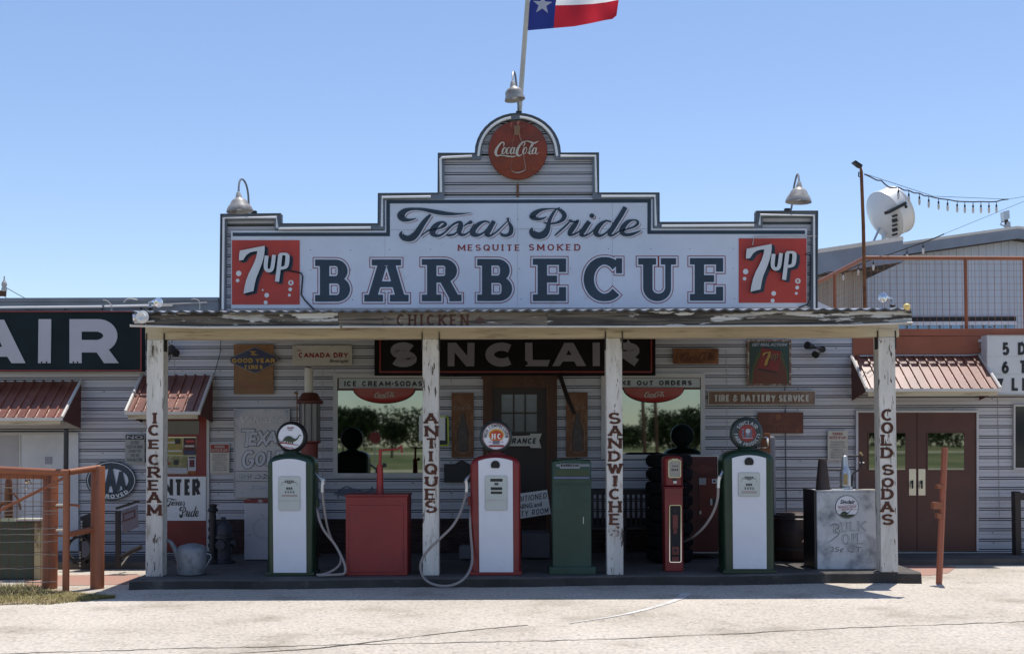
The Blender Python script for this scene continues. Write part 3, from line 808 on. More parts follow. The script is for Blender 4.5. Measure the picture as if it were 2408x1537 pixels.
LET = [
 ('ICE CREAM', 344, 383.5, 343.0, 1347.5, [(A1, 1275, 1375), (A1, 1390, 1490), (A2, 105, 180), (A2, 228, 312), (A2, 328, 415), (A2, 437, 520), (A2, 535, 622), (A2, 640, 727)], 363),
 ('ANTIQUES', 994.5, 1032.5, 993.0, 1350, [(A5, 800, 900), (A5, 928, 1030), (A5, 1050, 1150), (A5, 1180, 1280), (A5, 1305, 1410), (A6, 350, 442), (A6, 465, 572), (A6, 580, 695)], 1014),
 ('SANDWICHES', 1426.5, 1464.5, 1426.0, 1347, [(A5, 795, 905), (A5, 925, 1025), (A5, 1050, 1150), (A5, 1180, 1280), (A5, 1305, 1405), (A6, 340, 440), (A6, 465, 565), (A6, 585, 690), (A6, 705, 810), (A6, 822, 920)], 1446),
 ('COLD SODAS', 2067, 2107, 2070, 1338, [(B4, 1240, 1347), (B4, 1365, 1470), (B3, 175, 262), (B3, 280, 365), (B3, 420, 505), (B3, 530, 605), (B3, 620, 705), (B3, 725, 808), (B3, 828, 914)], 2087),
]
WD = {'I': 16, 'M': 32, 'W': 33, 'N': 30, 'A': 30, 'E': 25, 'Q': 29}
for txt, xa, xb, xbot, yb, boxes, xc in LET:
    xl = at((xa + xbot) / 2, 1060, PY).x; xr_ = xl + (xb - xa) * PY / FPX
    z0 = slabz((xl + xr_) / 2)
    mb = MB(); mb.box(xl, xr_, PY, PY + .22, z0, bz0 - .004, m_wood); mb.box(xl + .004, xr_ - .004, PY + .004, PY + .2, bz0 - .004, bz1 + .02, m_beam)
    pst = mb.put('post', porch, 'white post lettered ' + txt, bevel=.008)
    mb = MB()
    for ch, (zf_, a, b) in zip(txt.replace(' ', ''), boxes):
        y0, y1 = zf_(0, a)[1], zf_(0, b)[1]
        w_ = WD.get(ch, 27); jx = rnd.uniform(-1, 1)
        mm = m_letter
        if txt == 'SANDWICHES' and a == 822: mm = mat('worn_letter_paint', (.14, .05, .035), .8, c2=(.52, .49, .45), sc=9, lo=.42, hi=.5)
        glyph(mb, ch, xc - w_ / 2 + jx - 1, y0 - .5, xc + w_ / 2 + jx + 1, y1 + .5, 3.7, PY - .006, mm, 1.45, thin=.6)
    mb.put('lettering', pst)
    mb = MB()
    for x in (xl - .012, xr_ + .002): mb.box(x, x + .012, PY - .004, PY + .12, bz0 - .16, bz0 + .08, m_iron)
    mb.put('strap', pst)
# ------------------------------------------------------------------ the big billboard
BY = WY - .035
TX = zr(1450, 750, 4.378); PX_ = zr(1950, 750, 4.816); L1 = zr(1150, 930, 3.01); L2 = zr(1950, 930, 3.01)
mb = MB()
mb.prism([(543.5, 724.5), (543.2, 542.8), (904.8, 542.5), (904.8, 467), (1535, 465.5), (1535, 537.2), (1898, 537), (1898, 722.5)], BY, .04, m_board)
bb = mb.put('billboard', None, 'stepped white barbecue billboard filling the false front above the porch', 'sign')
mb = MB()
mb.ribbon([(547, 551.1), (912.7, 551.1), (912.7, 474.3), (1526.6, 472.5), (1526.6, 546), (1893, 546)], BY - .004, m_navy, 4.2)
mb.put('border_band', bb)
def script(strokes, zf, s):
    red = MB(); wh = MB(); nv = MB()
    for st in strokes:
        q = smooth([(float(a), float(b), float(c)) for a, b, c in st], 6)
        red.ribbon([(x + 27, y + 25, h) for x, y, h in q], BY - .004, m_dkred, None, 0, False, zf)
        wh.ribbon([(x + 14, y + 13, h + 7) for x, y, h in q], BY - .009, m_board, None, 0, False, zf)
        nv.ribbon(q, BY - .014, m_navy, None, 0, False, zf)
    return red, wh, nv
TEXAS = [
 [(490, 299, 5), (430, 318, 15), (350, 328, 25), (272, 312, 44), (235, 255, 62), (278, 192, 46), (355, 158, 30), (450, 146, 21), (580, 152, 24), (720, 178, 31), (850, 204, 36), (1000, 224, 29), (1150, 229, 18), (1300, 220, 8), (1392, 206, 2)],
 [(722, 238, 16), (655, 310, 33), (590, 395, 41), (535, 480, 46), (480, 560, 52), (410, 618, 56), (340, 632, 48), (275, 612, 46), (232, 565, 30), (252, 512, 9)],
 [(562, 592, 8), (680, 505, 14), (790, 480, 12), (900, 450, 18), (965, 400, 26), (920, 360, 16), (838, 395, 36), (772, 470, 52), (755, 540, 48), (810, 585, 26), (890, 575, 18), (985, 505, 14), (1060, 430, 12)],
 [(980, 500, 10), (1080, 410, 18), (1160, 366, 18), (1212, 378, 34), (1210, 440, 44), (1190, 510, 40), (1215, 565, 26), (1275, 570, 18), (1345, 530, 12), (1410, 480, 9)],
 [(1402, 352, 22), (1372, 368, 30), (1325, 388, 16), (1262, 432, 9)], [(1180, 500, 10), (1110, 560, 16), (1030, 578, 20), (978, 574, 12)],
 [(1690, 372, 14), (1610, 350, 16), (1510, 395, 32), (1425, 480, 46), (1420, 550, 48), (1490, 578, 26), (1590, 535, 14), (1680, 440, 14)],
 [(1765, 345, 34), (1725, 410, 38), (1672, 500, 44), (1645, 560, 38), (1700, 585, 20), (1800, 525, 13), (1900, 430, 11), (1985, 345, 8)],
 [(1988, 290, 22), (1992, 318, 20), (2000, 350, 14), (2035, 420, 28), (2048, 480, 34), (2030, 545, 34), (1965, 582, 24), (1895, 570, 24), (1868, 535, 10)],
]
PRIDE = [
 [(480, 300, 7), (420, 332, 17), (335, 345, 26), (255, 325, 40), (222, 290, 52), (290, 225, 44), (390, 178, 26), (520, 160, 13), (640, 158, 12), (735, 190, 30), (800, 265, 42), (785, 335, 40), (720, 388, 26), (620, 420, 18), (520, 425, 16), (425, 408, 12)],
 [(722, 135, 8), (655, 170, 14), (598, 240, 24), (550, 330, 30), (520, 420, 36), (498, 520, 48), (440, 610, 64), (345, 645, 62), (255, 620, 62), (205, 565, 40), (222, 500, 12)],
 [(630, 640, 13), (720, 560, 16), (820, 470, 17), (890, 400, 16)], [(908, 352, 22), (910, 370, 34), (930, 388, 18), (1000, 392, 16), (1035, 385, 30), (980, 465, 44), (915, 560, 46), (895, 620, 30), (960, 625, 20), (1050, 580, 15), (1110, 530, 12)],
 [(1255, 388, 42), (1200, 460, 44), (1140, 555, 46), (1105, 625, 34), (1165, 645, 20), (1255, 605, 14), (1335, 540, 12)],
 [(1650, 395, 14), (1560, 376, 17), (1470, 425, 34), (1390, 520, 46), (1372, 600, 46), (1435, 645, 28), (1530, 612, 17), (1625, 520, 15)],
 [(1905, 128, 40), (1830, 260, 43), (1740, 400, 44), (1660, 530, 44), (1615, 610, 36), (1660, 642, 20), (1740, 600, 14), (1825, 535, 12)],
 [(1800, 560, 12), (1900, 535, 14), (2045, 490, 17), (2125, 430, 24), (2115, 375, 18), (2040, 362, 14), (1950, 392, 34), (1868, 480, 46), (1840, 570, 46), (1900, 625, 30), (2010, 620, 28), (2120, 580, 16), (2192, 548, 4)],
]
for strokes, zf in ((TEXAS, TX), (PRIDE, PX_)):
    for part, nm in zip(script(strokes, zf, 1), ('lettering_outline', 'lettering_gap', 'lettering')):
        if zf is PX_:
            a = [(1300 + 45 * math.cos(i * .3491), 285 + 42 * math.sin(i * .3491)) for i in range(18)]
            dx, Yd, m_ = {'lettering_outline': (27, BY - .004, m_dkred), 'lettering_gap': (14, BY - .0088, m_board), 'lettering': (0, BY - .014, m_navy)}[nm]
            part.flat([zf(x + dx, y + dx * .93) for x, y in a], Yd, m_)
        part.put(nm, bb)
mb = MB()
words(mb, 'MESQUITE', *TX(1170, 731), *TX(2190, 832), 1.55, BY - .005, m_dkred, 1.7, gap=.34, thin=.65)
words(mb, 'SMOKED', *PX_(160, 796), *PX_(1092, 912), 1.55, BY - .005, m_dkred, 1.7, gap=.42, thin=.65)
mb.put('lettering', bb)
# the eight slab letters, navy with a white and a red outline
V = lambda p, h: ([(float(a), float(b)) for a, b in p], h)
def bowl(xl, yt, yb, xo, xi, ht):   # right-hand bowl: outer xo, inner xi
    c = (xo + xi) / 2; hw = (xo - xi) / 2; ym = (yt + yb) / 2; ry = (yb - yt) / 2; xs = c - ry * .9
    return [(xl, yt, ht)] + [(xs + (c - xs) * math.cos(R(a)), ym + ry * math.sin(R(a)), ht + (hw - ht) * math.cos(R(a)) ** 2) for a in range(-90, 91, 12)] + [(xl, yb, ht)]
def LB(dx=0, dy=0):
    o = lambda x, y: (x + dx, y + dy)
    return [V([o(202, 130), o(202, 604)], 53), V([o(95, 166), o(202, 166)], 37), V([o(95, 566), o(202, 566)], 37),
            [tuple(o(x, y)) + (h,) for x, y, h in bowl(202, 166, 352, 462, 352, 36)], [tuple(o(x, y)) + (h,) for x, y, h in bowl(202, 362, 566, 490, 370, 37)]]
def LE(dx=0, dy=0):
    o = lambda x, y: (x + dx, y + dy)
    return [V([o(252, 118), o(252, 598)], 53), V([o(145, 154), o(520, 154)], 36), V([o(480, 118), o(480, 271)], 40), V([o(252, 349), o(418, 349)], 39),
            V([o(145, 560), o(520, 560)], 38), V([o(480, 440), o(480, 598)], 40)]
LA = [V([(735, 162), (1065, 162)], 34), V([(852, 190), (740, 566)], 50), V([(950, 190), (1060, 566)], 50), V([(780, 408), (1020, 408)], 33), V([(650, 564), (862, 564)], 39), V([(940, 564), (1150, 564)], 39)]
LR = [V([(1412, 125), (1412, 600)], 53), V([(1300, 158), (1412, 158)], 33), V([(1300, 562), (1520, 562)], 38), bowl(1412, 160, 352, 1697, 1562, 37), V([(1556, 360), (1668, 562)], 52), V([(1610, 562), (1748, 562)], 38)]
LC = [[(955 + 178 * math.cos(R(a)), 350 - 207 * math.sin(R(a)), 41 + 17 * abs(math.cos(R(a)))) for a in range(44, 322, 8)], V([(1118, 115), (1118, 285)], 34)]
LU = [[(1443, 115, 53), (1443, 450, 53)] + [(1557 - 114 * math.cos(R(a)), 450 + 106 * math.sin(R(a)), 53 - 20 * (a / 180)) for a in range(12, 180, 12)] + [(1672, 450, 33), (1672, 115, 33)], V([(1335, 150), (1536, 150)], 36), V([(1590, 150), (1762, 150)], 36)]
for zf, strokes in ((L1, LB()), (L1, LA), (L1, LR), (L1, LB(1830, -6)), (L2, LE()), (L2, LC), (L2, LU), (L2, LE(1773, -5))):
    for nm, dil, dY, m_ in (('letter_outline', 27, .004, m_dkred), ('letter_gap', 18, .008, m_board), ('letter', 0, .012, m_navy)):
        mb = MB()
        for st in strokes:
            if isinstance(st, tuple): mb.ribbon(st[0], BY - dY, m_, st[1] + dil, dil, False, zf)
            else: mb.ribbon([(a, b, h + dil) for a, b, h in st], BY - dY, m_, None, dil, False, zf)
        mb.put(nm, bb)
# conduit on the billboard
mb = MB(); mb.tube([at(*B7(565, 830), BY - .04), at(*B7(660, 850), BY - .03), at(*B7(672, 875), BY - .02), at(*B7(662, 1012), BY - .02), at(*B7(690, 1055), BY - .02), at(*B7(760, 1128), BY - .03)], .012, m_black); mb.put('conduit', bb)
mb = MB(); mb.tube([at(*B8(1850, 640), BY - .05), at(*B8(1862, 575), BY - .03), at(*B8(2130, 570), BY - .03), at(*B8(2330, 572), BY - .06)], .008, m_frame); mb.put('conduit', bb)
mb = MB(); mb.tube([at(*B8(2250, 705), BY - .05), at(*B8(2285, 720), BY - .03), at(*B8(2283, 1040), BY - .03), at(*B8(2265, 1085), BY - .03), at(*B8(2200, 1108), BY - .04)], .012, m_black); mb.put('conduit', bb)
m_screw = mat('rusty_screw', (.10, .05, .03), .8)
mb = MB()
for x, y in [B7(x, y) for x, y in ((732, 678), (1033, 676), (1325, 675), (1635, 672), (733, 828), (1035, 826), (2305, 818), (745, 1050), (1048, 1050), (1297, 1050))] + [B8(x, y) for x, y in ((85, 447), (700, 440), (765, 668), (1085, 668), (1378, 668), (1705, 665), (480, 817), (1705, 815), (108, 1045), (765, 815), (1715, 1043))]:
    mb.disc(x, y, 1.1, BY - .003, m_screw, 8)
mb.put('screw', bb, kind='stuff')
m_joint = mat('panel_joint', (.42, .40, .38), .6)
mb = MB()
mb.ribbon([TX(60, 487), TX(2408, 478)], BY - .0015, m_joint, .45); mb.ribbon([PX_(0, 524), PX_(2300, 520)], BY - .0015, m_joint, .45)
mb.ribbon([(1217, 468), (1217, 722)], BY - .0015, m_joint, .3); mb.ribbon([(1440, 468), (1440, 722)], BY - .0015, m_joint, .3); mb.ribbon([(905, 545), (905, 722)], BY - .0015, m_joint, .3)
mb.put('panel_joint', bb)

# ------------------------------------------------------------------ soda signs on the billboard
S7 = zr(860, 890, 5.911)
SEVEN = [(232, 292), (500, 240), (785, 185), (783, 280), (775, 370), (750, 490), (705, 630), (645, 780), (595, 900), (565, 1020), (535, 1190), (430, 1215), (315, 1245), (330, 1130), (370, 960), (430, 800), (500, 670), (560, 540), (600, 420), (622, 305), (540, 312), (450, 338), (375, 392), (325, 470), (305, 500), (215, 512), (216, 400)]
UP_U = [(828, 405, 44), (812, 540, 44), (805, 640, 44), (822, 710, 40), (868, 738, 38), (925, 722, 40), (955, 655, 42), (972, 540, 42), (992, 388, 42)]
UP_P1 = [(1130, 380, 46), (1100, 650, 46), (1058, 980, 46)]
UP_P2 = [(1110, 375, 28), (1230, 368, 28), (1282, 400, 44), (1290, 450, 46), (1276, 590, 46), (1240, 660, 36), (1110, 690, 30)]
def soda_sign(dx, dy, label, bubbles, m_face):
    g = lambda x, y: (S7(x, y)[0] + dx, S7(x, y)[1] + dy)
    Y = BY - .012
    mb = MB(); mb.rect(545.4 + dx, 564.7 + dy, 704.4 + dx, 715.5 + dy, Y, .012, m_red7)
    s = mb.put('soda_sign', None, label, 'sign')
    def shadow(mb, pts, off, Yq):
        n = len(pts)
        for i in range(n):
            a = pts[i]; b = pts[(i + 1) % n]
            mb.k += 1
            yq = Yq - (mb.k % 40) * .0001
            mb.flat([g(*a), g(*b), g(b[0] + off[0], b[1] + off[1]), g(a[0] + off[0], a[1] + off[1])], yq, m_navy)
        mb.flat([g(x + off[0], y + off[1]) for x, y in pts], Yq - .0045, m_navy)
    def poly_of(st):
        l, r = strip2(smooth(st, 3), None, 0, False)
        return [(p.x, p.y) for p in l] + [(p.x, p.y) for p in reversed(r)]
    pu, p1, p2 = poly_of(UP_U), poly_of(UP_P1), poly_of(UP_P2)
    for nm, polys in (('numeral', [SEVEN]), ('letter', [pu]), ('letter', [p1, p2])):
        mb = MB()
        for q in polys: shadow(mb, q, (75, 50), Y - .002)
        mb.put('painted_shadow', s)
        mb = MB()
        for i, q in enumerate(polys):
            mb.prism([g(*p) for p in q], Y - .075 - i * .001, .07, m_face, m_navy)
        mb.put(nm, s)
    mb = MB()
    for x, y, r in bubbles: mb.disc(*g(x, y), r / 5.911 / K, Y - .003, m_white, 20)
    rx_, ry_ = g(1365, 1005)
    glyph(mb, 'R', rx_ - 2.6, ry_ - 3.4, rx_ + 2.6, ry_ + 3.4, .7, Y - .006, m_red7)
    mb.put('bubbles', s)
BUB = [(207, 797, 60), (183, 955, 40), (740, 1165, 20), (828, 1280, 52), (805, 1440, 44), (1365, 1005, 60), (1350, 1150, 42), (1330, 1278, 32)]
soda_sign(0, 0, 'orange-red square soda sign at the left end of the billboard', BUB, m_chip)
soda_sign(1192.2, -4.2, 'orange-red square soda sign at the right end of the billboard', [b for i, b in enumerate(BUB) if i != 2], m_chip)

# ------------------------------------------------------------------ round button sign on the arch
CC = zr(1820, 440, 6.404)
cx, cy = CC(780, 800)
mb = MB()
r0 = 69.5 * WY / FPX
c = at(cx, cy, WY - .06)
mb.lathe([(r0, 0), (r0, .03), (r0 * .985, .045), (r0 * .9, .065), (r0 * .6, .10), (r0 * .25, .115), (.001, .118)], c, m_rustred, (0, -1, 0), 48)
coke = mb.put('button_sign', None, 'rusted round red drink sign with a bottle under the arched top', 'sign', smooth=True)
Yc = WY - .06 - .128
mb = MB()
m_fadedbottle = mat('faded_bottle_line', (.40, .30, .25), .6)
mb.ribbon([(CC(x, y)[0], CC(x, y)[1], h) for x, y, h in smooth([(835, 400, .5), (830, 480, .6), (880, 590, .6), (925, 760, .6), (920, 900, .6), (940, 1050, .6), (965, 1200, .6), (950, 1280, .5)], 4)], Yc, m_fadedbottle, None)
mb.ribbon([(CC(x, y)[0], CC(x, y)[1], h) for x, y, h in smooth([(690, 400, .25), (680, 500, .25), (625, 800, .25), (640, 1000, .25), (610, 1200, .3), (640, 1290, .5)], 4)], Yc, mat('faint_bottle_line', (.32, .18, .13), .6), None)
mb.ribbon([(CC(x, y)[0], CC(x, y)[1], h) for x, y, h in smooth([(640, 1290, .6), (720, 1325, 1.1), (800, 1325, 1.5), (900, 1295, 1.2), (960, 1250, .6)], 4)], Yc, m_fadedbottle, None)
mb.flat([CC(*p) for p in ((680, 200), (840, 200), (830, 280), (830, 430), (690, 430), (695, 280))], Yc, mat('faded_cap_green', (.20, .14, .08), .6, c2=(.32, .12, .05), sc=18, lo=.45, hi=.6))
mb.put('bottle_picture', coke)
mb = MB(); cola(mb, *CC(195, 560), *CC(1290, 945), Yc - .006, mat('worn_cream_script', (.55, .48, .40), .6, c2=(.3, .12, .07), sc=12, lo=.62, hi=.75), 1.0); mb.put('lettering', coke)

# ------------------------------------------------------------------ signs on the walls
def board(x0, y0, x1, y1, Y, m, th=.02, edge=None, ew=1.5, ed=.012):
    mb = MB(); mb.rect(x0, y0, x1, y1, Y, th, m)
    if edge:
        for a in ((x0, y0, x1, y0 + ew), (x0, y1 - ew, x1, y1), (x0, y0 + ew, x0 + ew, y1 - ew), (x1 - ew, y0 + ew, x1, y1 - ew)):
            mb.rect(*a, Y - ed, ed - .001, edge)
    return mb
def zbox(zf, x0, y0, x1, y1): return (*zf(x0, y0), *zf(x1, y1))
SY = WY - .055
# long dark sign on the left wing: its right end
x1_, y1_ = A1(1358, 872)
mb = board(-330, 731, x1_, y1_, 18.52, m_teal, .2, m_signred, 2.6, .02)
s = mb.put('long_sign', None, 'long dark teal sign board on the left wing reading AIR', 'sign')

mb = MB(); Yl = 18.505
def sanspoly(pts): mb.flat([A1(*p) for p in pts], Yl, m_reflect)
sanspoly([(370, 374), (493, 374), (488, 797), (365, 797)])
sanspoly([(-330, 797), (-210, 797), (-175, 735), (70, 735), (110, 797), (245, 797), (40, 380), (-120, 380)])
sanspoly([(667, 374), (785, 374), (785, 797), (667, 797)])
l, r = strip2([(785, 434, 60), (930, 434, 60)] + [(930 + 130 * math.sin(R(a)), 534 - 100 * math.cos(R(a)), 60 + 8 * math.sin(R(a))) for a in range(12, 180, 12)] + [(930, 634, 60), (785, 634, 60)], None, 0, False)
sanspoly([(p.x, p.y) for p in l] + [(p.x, p.y) for p in reversed(r)])
mb.flat([A1(*p) for p in ((905, 660), (1040, 660), (1142, 797), (1000, 797))], Yl - .001, m_reflect)
for x in (400, 447, 705, 745): mb.disc(*A1(x, 788), 2.2, Yl - .002, m_teal, 10)
mb.flat([A1(*p) for p in ((-85, 640), (-40, 500), (20, 640))], Yl - .001, m_teal)
mb.put('lettering', s)
# big dark sign under the porch roof
x0_, y1_ = A3(1482, 420); x1_ = B1(557, 0)[0]
mb = board(x0_, 772, x1_, y1_, 18.60, m_blacksign, .12, m_blacksign, 3.4, .02)
s = mb.put('long_sign', None, 'long black sign with big pale capitals hung above the timber entrance door', 'sign')
mb = MB()
bx = x0_ + 12; bX = x1_ - 8
for a in ((bx, 792, bX, 794.5), (bx, y1_ - 10, bX, y1_ - 6.5), (bx, 794.5, bx + 3.2, y1_ - 10), (bX - 3.2, 794.5, bX, y1_ - 10)): mb.rect(*a, 18.588, .010, m_signred)
mb.put('red_border', s)
mb = MB(); Yl = 18.582; ml = m_dimletter
def q5(x, y): return A5(x, y)
glyph(mb, 'S', *A3(1637, 88), *A3(1907, 336), 10.2, Yl, ml, thin=.92)
mb.flat([q5(*p) for p in ((190, 92), (258, 92), (258, 330), (190, 330))], Yl, ml)
mb.flat([q5(*p) for p in ((345, 92), (430, 92), (542, 225), (542, 92), (614, 92), (612, 328), (530, 328), (414, 190), (412, 328), (345, 328))], Yl, ml)
glyph(mb, 'C', *q5(722, 90), *q5(1040, 332), 10.2, Yl, ml, thin=.95)
mb.flat([q5(*p) for p in ((1122, 92), (1195, 92), (1198, 265), (1372, 265), (1350, 328), (1122, 328), (1150, 305), (1140, 280), (1122, 272))], Yl, ml)
mb.flat([q5(*p) for p in ((1395, 326), (1515, 92), (1605, 92), (1735, 326), (1640, 326), (1615, 280), (1500, 280), (1470, 326))], Yl, ml)
mb.flat([q5(*p) for p in ((1535, 215), (1558, 165), (1588, 215))], Yl - .001, m_blacksign)
mb.flat([q5(*p) for p in ((1798, 92), (1872, 90), (1872, 326), (1800, 326))], Yl, ml)
x_, _ = q5(1990, 0)
glyph(mb, 'R', x_, q5(0, 90)[1], q5(2275, 0)[0], q5(0, 326)[1], 10.0, Yl, ml, thin=.88)
mb.put('lettering', s)
m_ply = mat('varnished_rust_plate', (.26, .13, .05), .55, c2=(.18, .07, .03), sc=3, lo=.45, hi=.7, var=.2)
m_blue = mat('faded_blue', (.030, .034, .085), .45, var=.2)
# tyre sign: blue diamond on a rusty plate
mb = board(*zbox(A3, 72, 110, 468, 605), SY, m_ply)
mb.prism([A3(*p) for p in ((25, 255), (40, 235), (265, 138), (290, 135), (500, 225), (518, 262), (500, 290), (310, 395), (270, 400), (40, 295))], SY - .014, .012, mat('diamond_edge', (.20, .17, .15), .5))
mb.prism([A3(*p) for p in ((36, 257), (48, 242), (268, 146), (288, 144), (492, 232), (508, 262), (492, 284), (306, 387), (274, 391), (48, 288))], SY - .018, .012, m_blue)
s = mb.put('tyre_sign', None, 'blue diamond tyre sign on a rusty plate above the red door', 'sign')
mb = MB()
words(mb, 'GOOD YEAR', *A3(52, 248), *A3(486, 294), 1.55, SY - .023, m_yellow, gap=.1, space=.2)
words(mb, 'TIRES', *A3(172, 316), *A3(362, 356), 1.35, SY - .023, m_yellow, 1.3, gap=.15)
mb.ribbon([(A3(x, y)[0], A3(x, y)[1], h) for x, y, h in ((225, 172, .4), (262, 188, 2.2), (300, 178, .5))], SY - .023, m_yellow, None)
mb.ribbon([(A3(x, y)[0], A3(x, y)[1], h) for x, y, h in ((240, 212, .4), (268, 206, 2.4), (315, 216, .4))], SY - .023, m_yellow, None)
mf = mat('faded_pink_letter', (.32, .10, .07), .6)
words(mb, 'BY', *A3(125, 470), *A3(185, 500), .7, SY - .003, mf); words(mb, 'SERVICE', *A3(150, 518), *A3(390, 552), .8, SY - .003, mf)
mb.put('lettering', s)
# beverage sign
mb = board(*zbox(A3, 660, 118, 1258, 320), SY, m_cream)
s = mb.put('drink_sign', None, 'cream enamel drink sign with red capitals beneath the porch beam', 'sign')
mb = MB(); words(mb, 'CANADA DRY', *A3(722, 192), *A3(1218, 242), 1.35, SY - .004, m_dkred, gap=.14, space=.35)
btext(mb, 'Beverages', *A3(1032, 256), *A3(1220, 300), SY - .004, m_black, .01, .35)
btext(mb, 'The', *A3(705, 158), *A3(748, 180), SY - .004, m_dkred, .01, .3)
mb.ribbon([A3(x, y) for x, y in ((690, 180), (685, 235), (700, 262), (740, 262), (762, 248))], SY - .0035, mat('pale_crest_line', (.38, .36, .30), .5), .5)
for x in (678, 865, 1055, 1242): mb.disc(*A3(x, 127), 1, SY - .004, m_black, 8)
mb.put('lettering', s)
# small rusty plate
mb = board(*zbox(B1, 733, 152, 1190, 305), SY, m_rust); s = mb.put('rusty_plate', None, 'narrow rusted brown plate to the right of the long black sign', 'sign')
mb = MB(); cola(mb, *B1(800, 185), *B1(1170, 285), SY - .004, mat('ghost_letter', (.10, .04, .02), .8), 1.2); mb.put('lettering', s)
# green poster sign with a bottle label
GY = zr(2780, 1260, 7.686)
mb = board(*zbox(GY, 180, 100, 1440, 1410), SY, mat('rusty_sign_edge', (.22, .11, .07), .7, c2=(.45, .40, .33), sc=20, lo=.5, hi=.6), .02)
mb.rect(*zbox(GY, 235, 160, 1385, 1375), SY - .004, .003, mat('poster_green', (.022, .05, .038), .4, var=.2))
s = mb.put('poster_sign', None, 'green soda poster sign reading GET REAL ACTION with a tilted red label', 'sign')
mb = MB()
btext(mb, 'GET REAL ACTION!', *GY(310, 200), *GY(1325, 285), SY - .010, m_reflect, .02, .25)
mb.flat([GY(*p) for p in ((255, 1372), (290, 1100), (350, 800), (450, 540), (590, 330), (1150, 420), (1230, 640), (1310, 880), (1345, 1100), (1365, 1372))], SY - .005, mat('poster_glow_green', (.060, .072, .022), .4))
mb.flat([GY(*p) for p in ((325, 1372), (345, 1050), (400, 850), (480, 680), (540, 610), (1130, 640), (1200, 760), (1280, 950), (1310, 1150), (1330, 1372))], SY - .006, mat('poster_rust_orange', (.135, .030, .012), .5, c2=(.08, .03, .015), sc=4, lo=.45, hi=.7))
mb.flat([GY(*p) for p in ((585, 320), (1145, 420), (1130, 640), (1050, 1040), (470, 930), (545, 600))], SY - .007, mat('poster_label_red', (.20, .018, .012), .45))
mb.ribbon([GY(610, 322), GY(1140, 425)], SY - .0075, m_black, 1.0); mb.ribbon([GY(480, 940), GY(1030, 1045)], SY - .008, m_black, 1.7)
kx = 420 / 1060; gp = lambda x, y: GY(620 + (x - 215) * .40, 440 + (y - 185) * .385)
mb.flat([gp(x + 60, y + 45) for x, y in SEVEN], SY - .009, m_black); mb.flat([gp(*p) for p in SEVEN], SY - .011, m_yellow)
for st in (UP_U, UP_P1, UP_P2):
    mb.ribbon([(x + 45, y + 40, h) for x, y, h in smooth(st, 3)], SY - .009, m_black, None, 0, False, gp); mb.ribbon([(x, y, h * .8) for x, y, h in smooth(st, 3)], SY - .0115, m_ply, None, 0, False, gp)
mb.put('poster_picture', s)
# tyre and battery service
mb = board(*zbox(B1, 1085, 575, 2160, 715), SY, mat('brown_sign', (.16, .075, .035), .5, c2=(.22, .15, .11), sc=2.2, lo=.45, hi=.7), .03, m_cream, 1.2, .012)
s = mb.put('service_sign', None, 'long brown sign with pale letters reading TIRE & BATTERY SERVICE', 'sign')
mb = MB(); words(mb, 'TIRE & BATTERY SERVICE', *B1(1142, 614), *B1(2102, 682), 2.0, SY - .016, mat('pale_lettering', (.48, .43, .37), .5), gap=.12, space=.35); mb.put('lettering', s)
mb = board(*zbox(B1, 1585, 790, 2040, 1000), SY, mat('rust_red_plate', (.13, .038, .020), .65, var=.25, c2=(.18, .06, .03), sc=6, lo=.5, hi=.7))
s = mb.put('rusty_plate', None, 'rust-red plate with ghost lettering behind the right-hand round pump globe', 'sign')
mb = MB(); mg = mat('ghost_letter_orange', (.22, .08, .035), .7)
mb.disc(*B1(1790, 838), 7, SY - .003, mg, 16); btext(mb, 'Sealed Power', *B1(1650, 890), *B1(1900, 918), SY - .003, mg) if False else None
words(mb, 'OIL RIG', *B1(1690, 938), *B1(1885, 978), 1.0, SY - .003, mg) if False else None
for k, x in enumerate((1700, 1728, 1752, 1792, 1822, 1852, 1876)): mb.rect(*B1(x, 940), *B1(x + 9, 978), SY - .003, .002, mg)
mb.ribbon([B1(1650, 905), B1(1700, 898), B1(1760, 915), B1(1830, 902), B1(1905, 908)], SY - .003, mg, .8)
mb.put('lettering', s)
# embossed bottle signs either side of the entrance
def bottle_sign(zf, x0, x1, y0, y1, cxb, label):
    mb = board(*zbox(zf, x0, y0, x1, y1), SY, m_rust if False else mat('embossed_rust', (.17, .065, .022), .65, c2=(.27, .14, .07), sc=4, lo=.5, hi=.75, var=.25, c3=(.05, .022, .014), sc3=7, lo3=.58, hi3=.7), .02)
    s = mb.put('bottle_sign', None, label, 'sign')
    H = y1 - y0; W2 = x1 - x0
    prof = [(.035, .31), (.035, .36), (.045, .40), (.055, .46), (.10, .54), (.125, .62), (.115, .70), (.11, .76), (.13, .86), (.12, .91)]
    mb = MB(); q = [zf(cxb - a * W2 * 1.9, y0 + b * H) for a, b in prof] + [zf(cxb + a * W2 * 1.9, y0 + b * H) for a, b in reversed(prof)]
    mb.prism(q, SY - .02, .019, mat('bottle_glass_brown', (.045, .022, .016), .4, c2=(.16, .11, .09), sc=9, lo=.55, hi=.75))
    mb.put('bottle_relief', s)
    mb = MB(); ml = mat('worn_pale_line', (.25, .16, .11), .6, c2=(.15, .07, .04), sc=14, lo=.5, hi=.6)
    q2 = [zf(cxb - (a + .045) * W2 * 1.9, y0 + b * H) for a, b in prof] + [zf(cxb, y0 + .94 * H)] + [zf(cxb + (a + .045) * W2 * 1.9, y0 + b * H) for a, b in reversed(prof)]
    mb.ribbon(q2, SY - .004, ml, .9)
    cola(mb, *zf(x0 + W2 * .08, y0 + H * .165), *zf(x1 - W2 * .06, y0 + H * .27), SY - .004, ml, 1.0)
    mb.put('lettering', s)
bottle_sign(A5, 385, 605, 595, 1240, 497, 'rusted bottle sign on the wall left of the entrance')
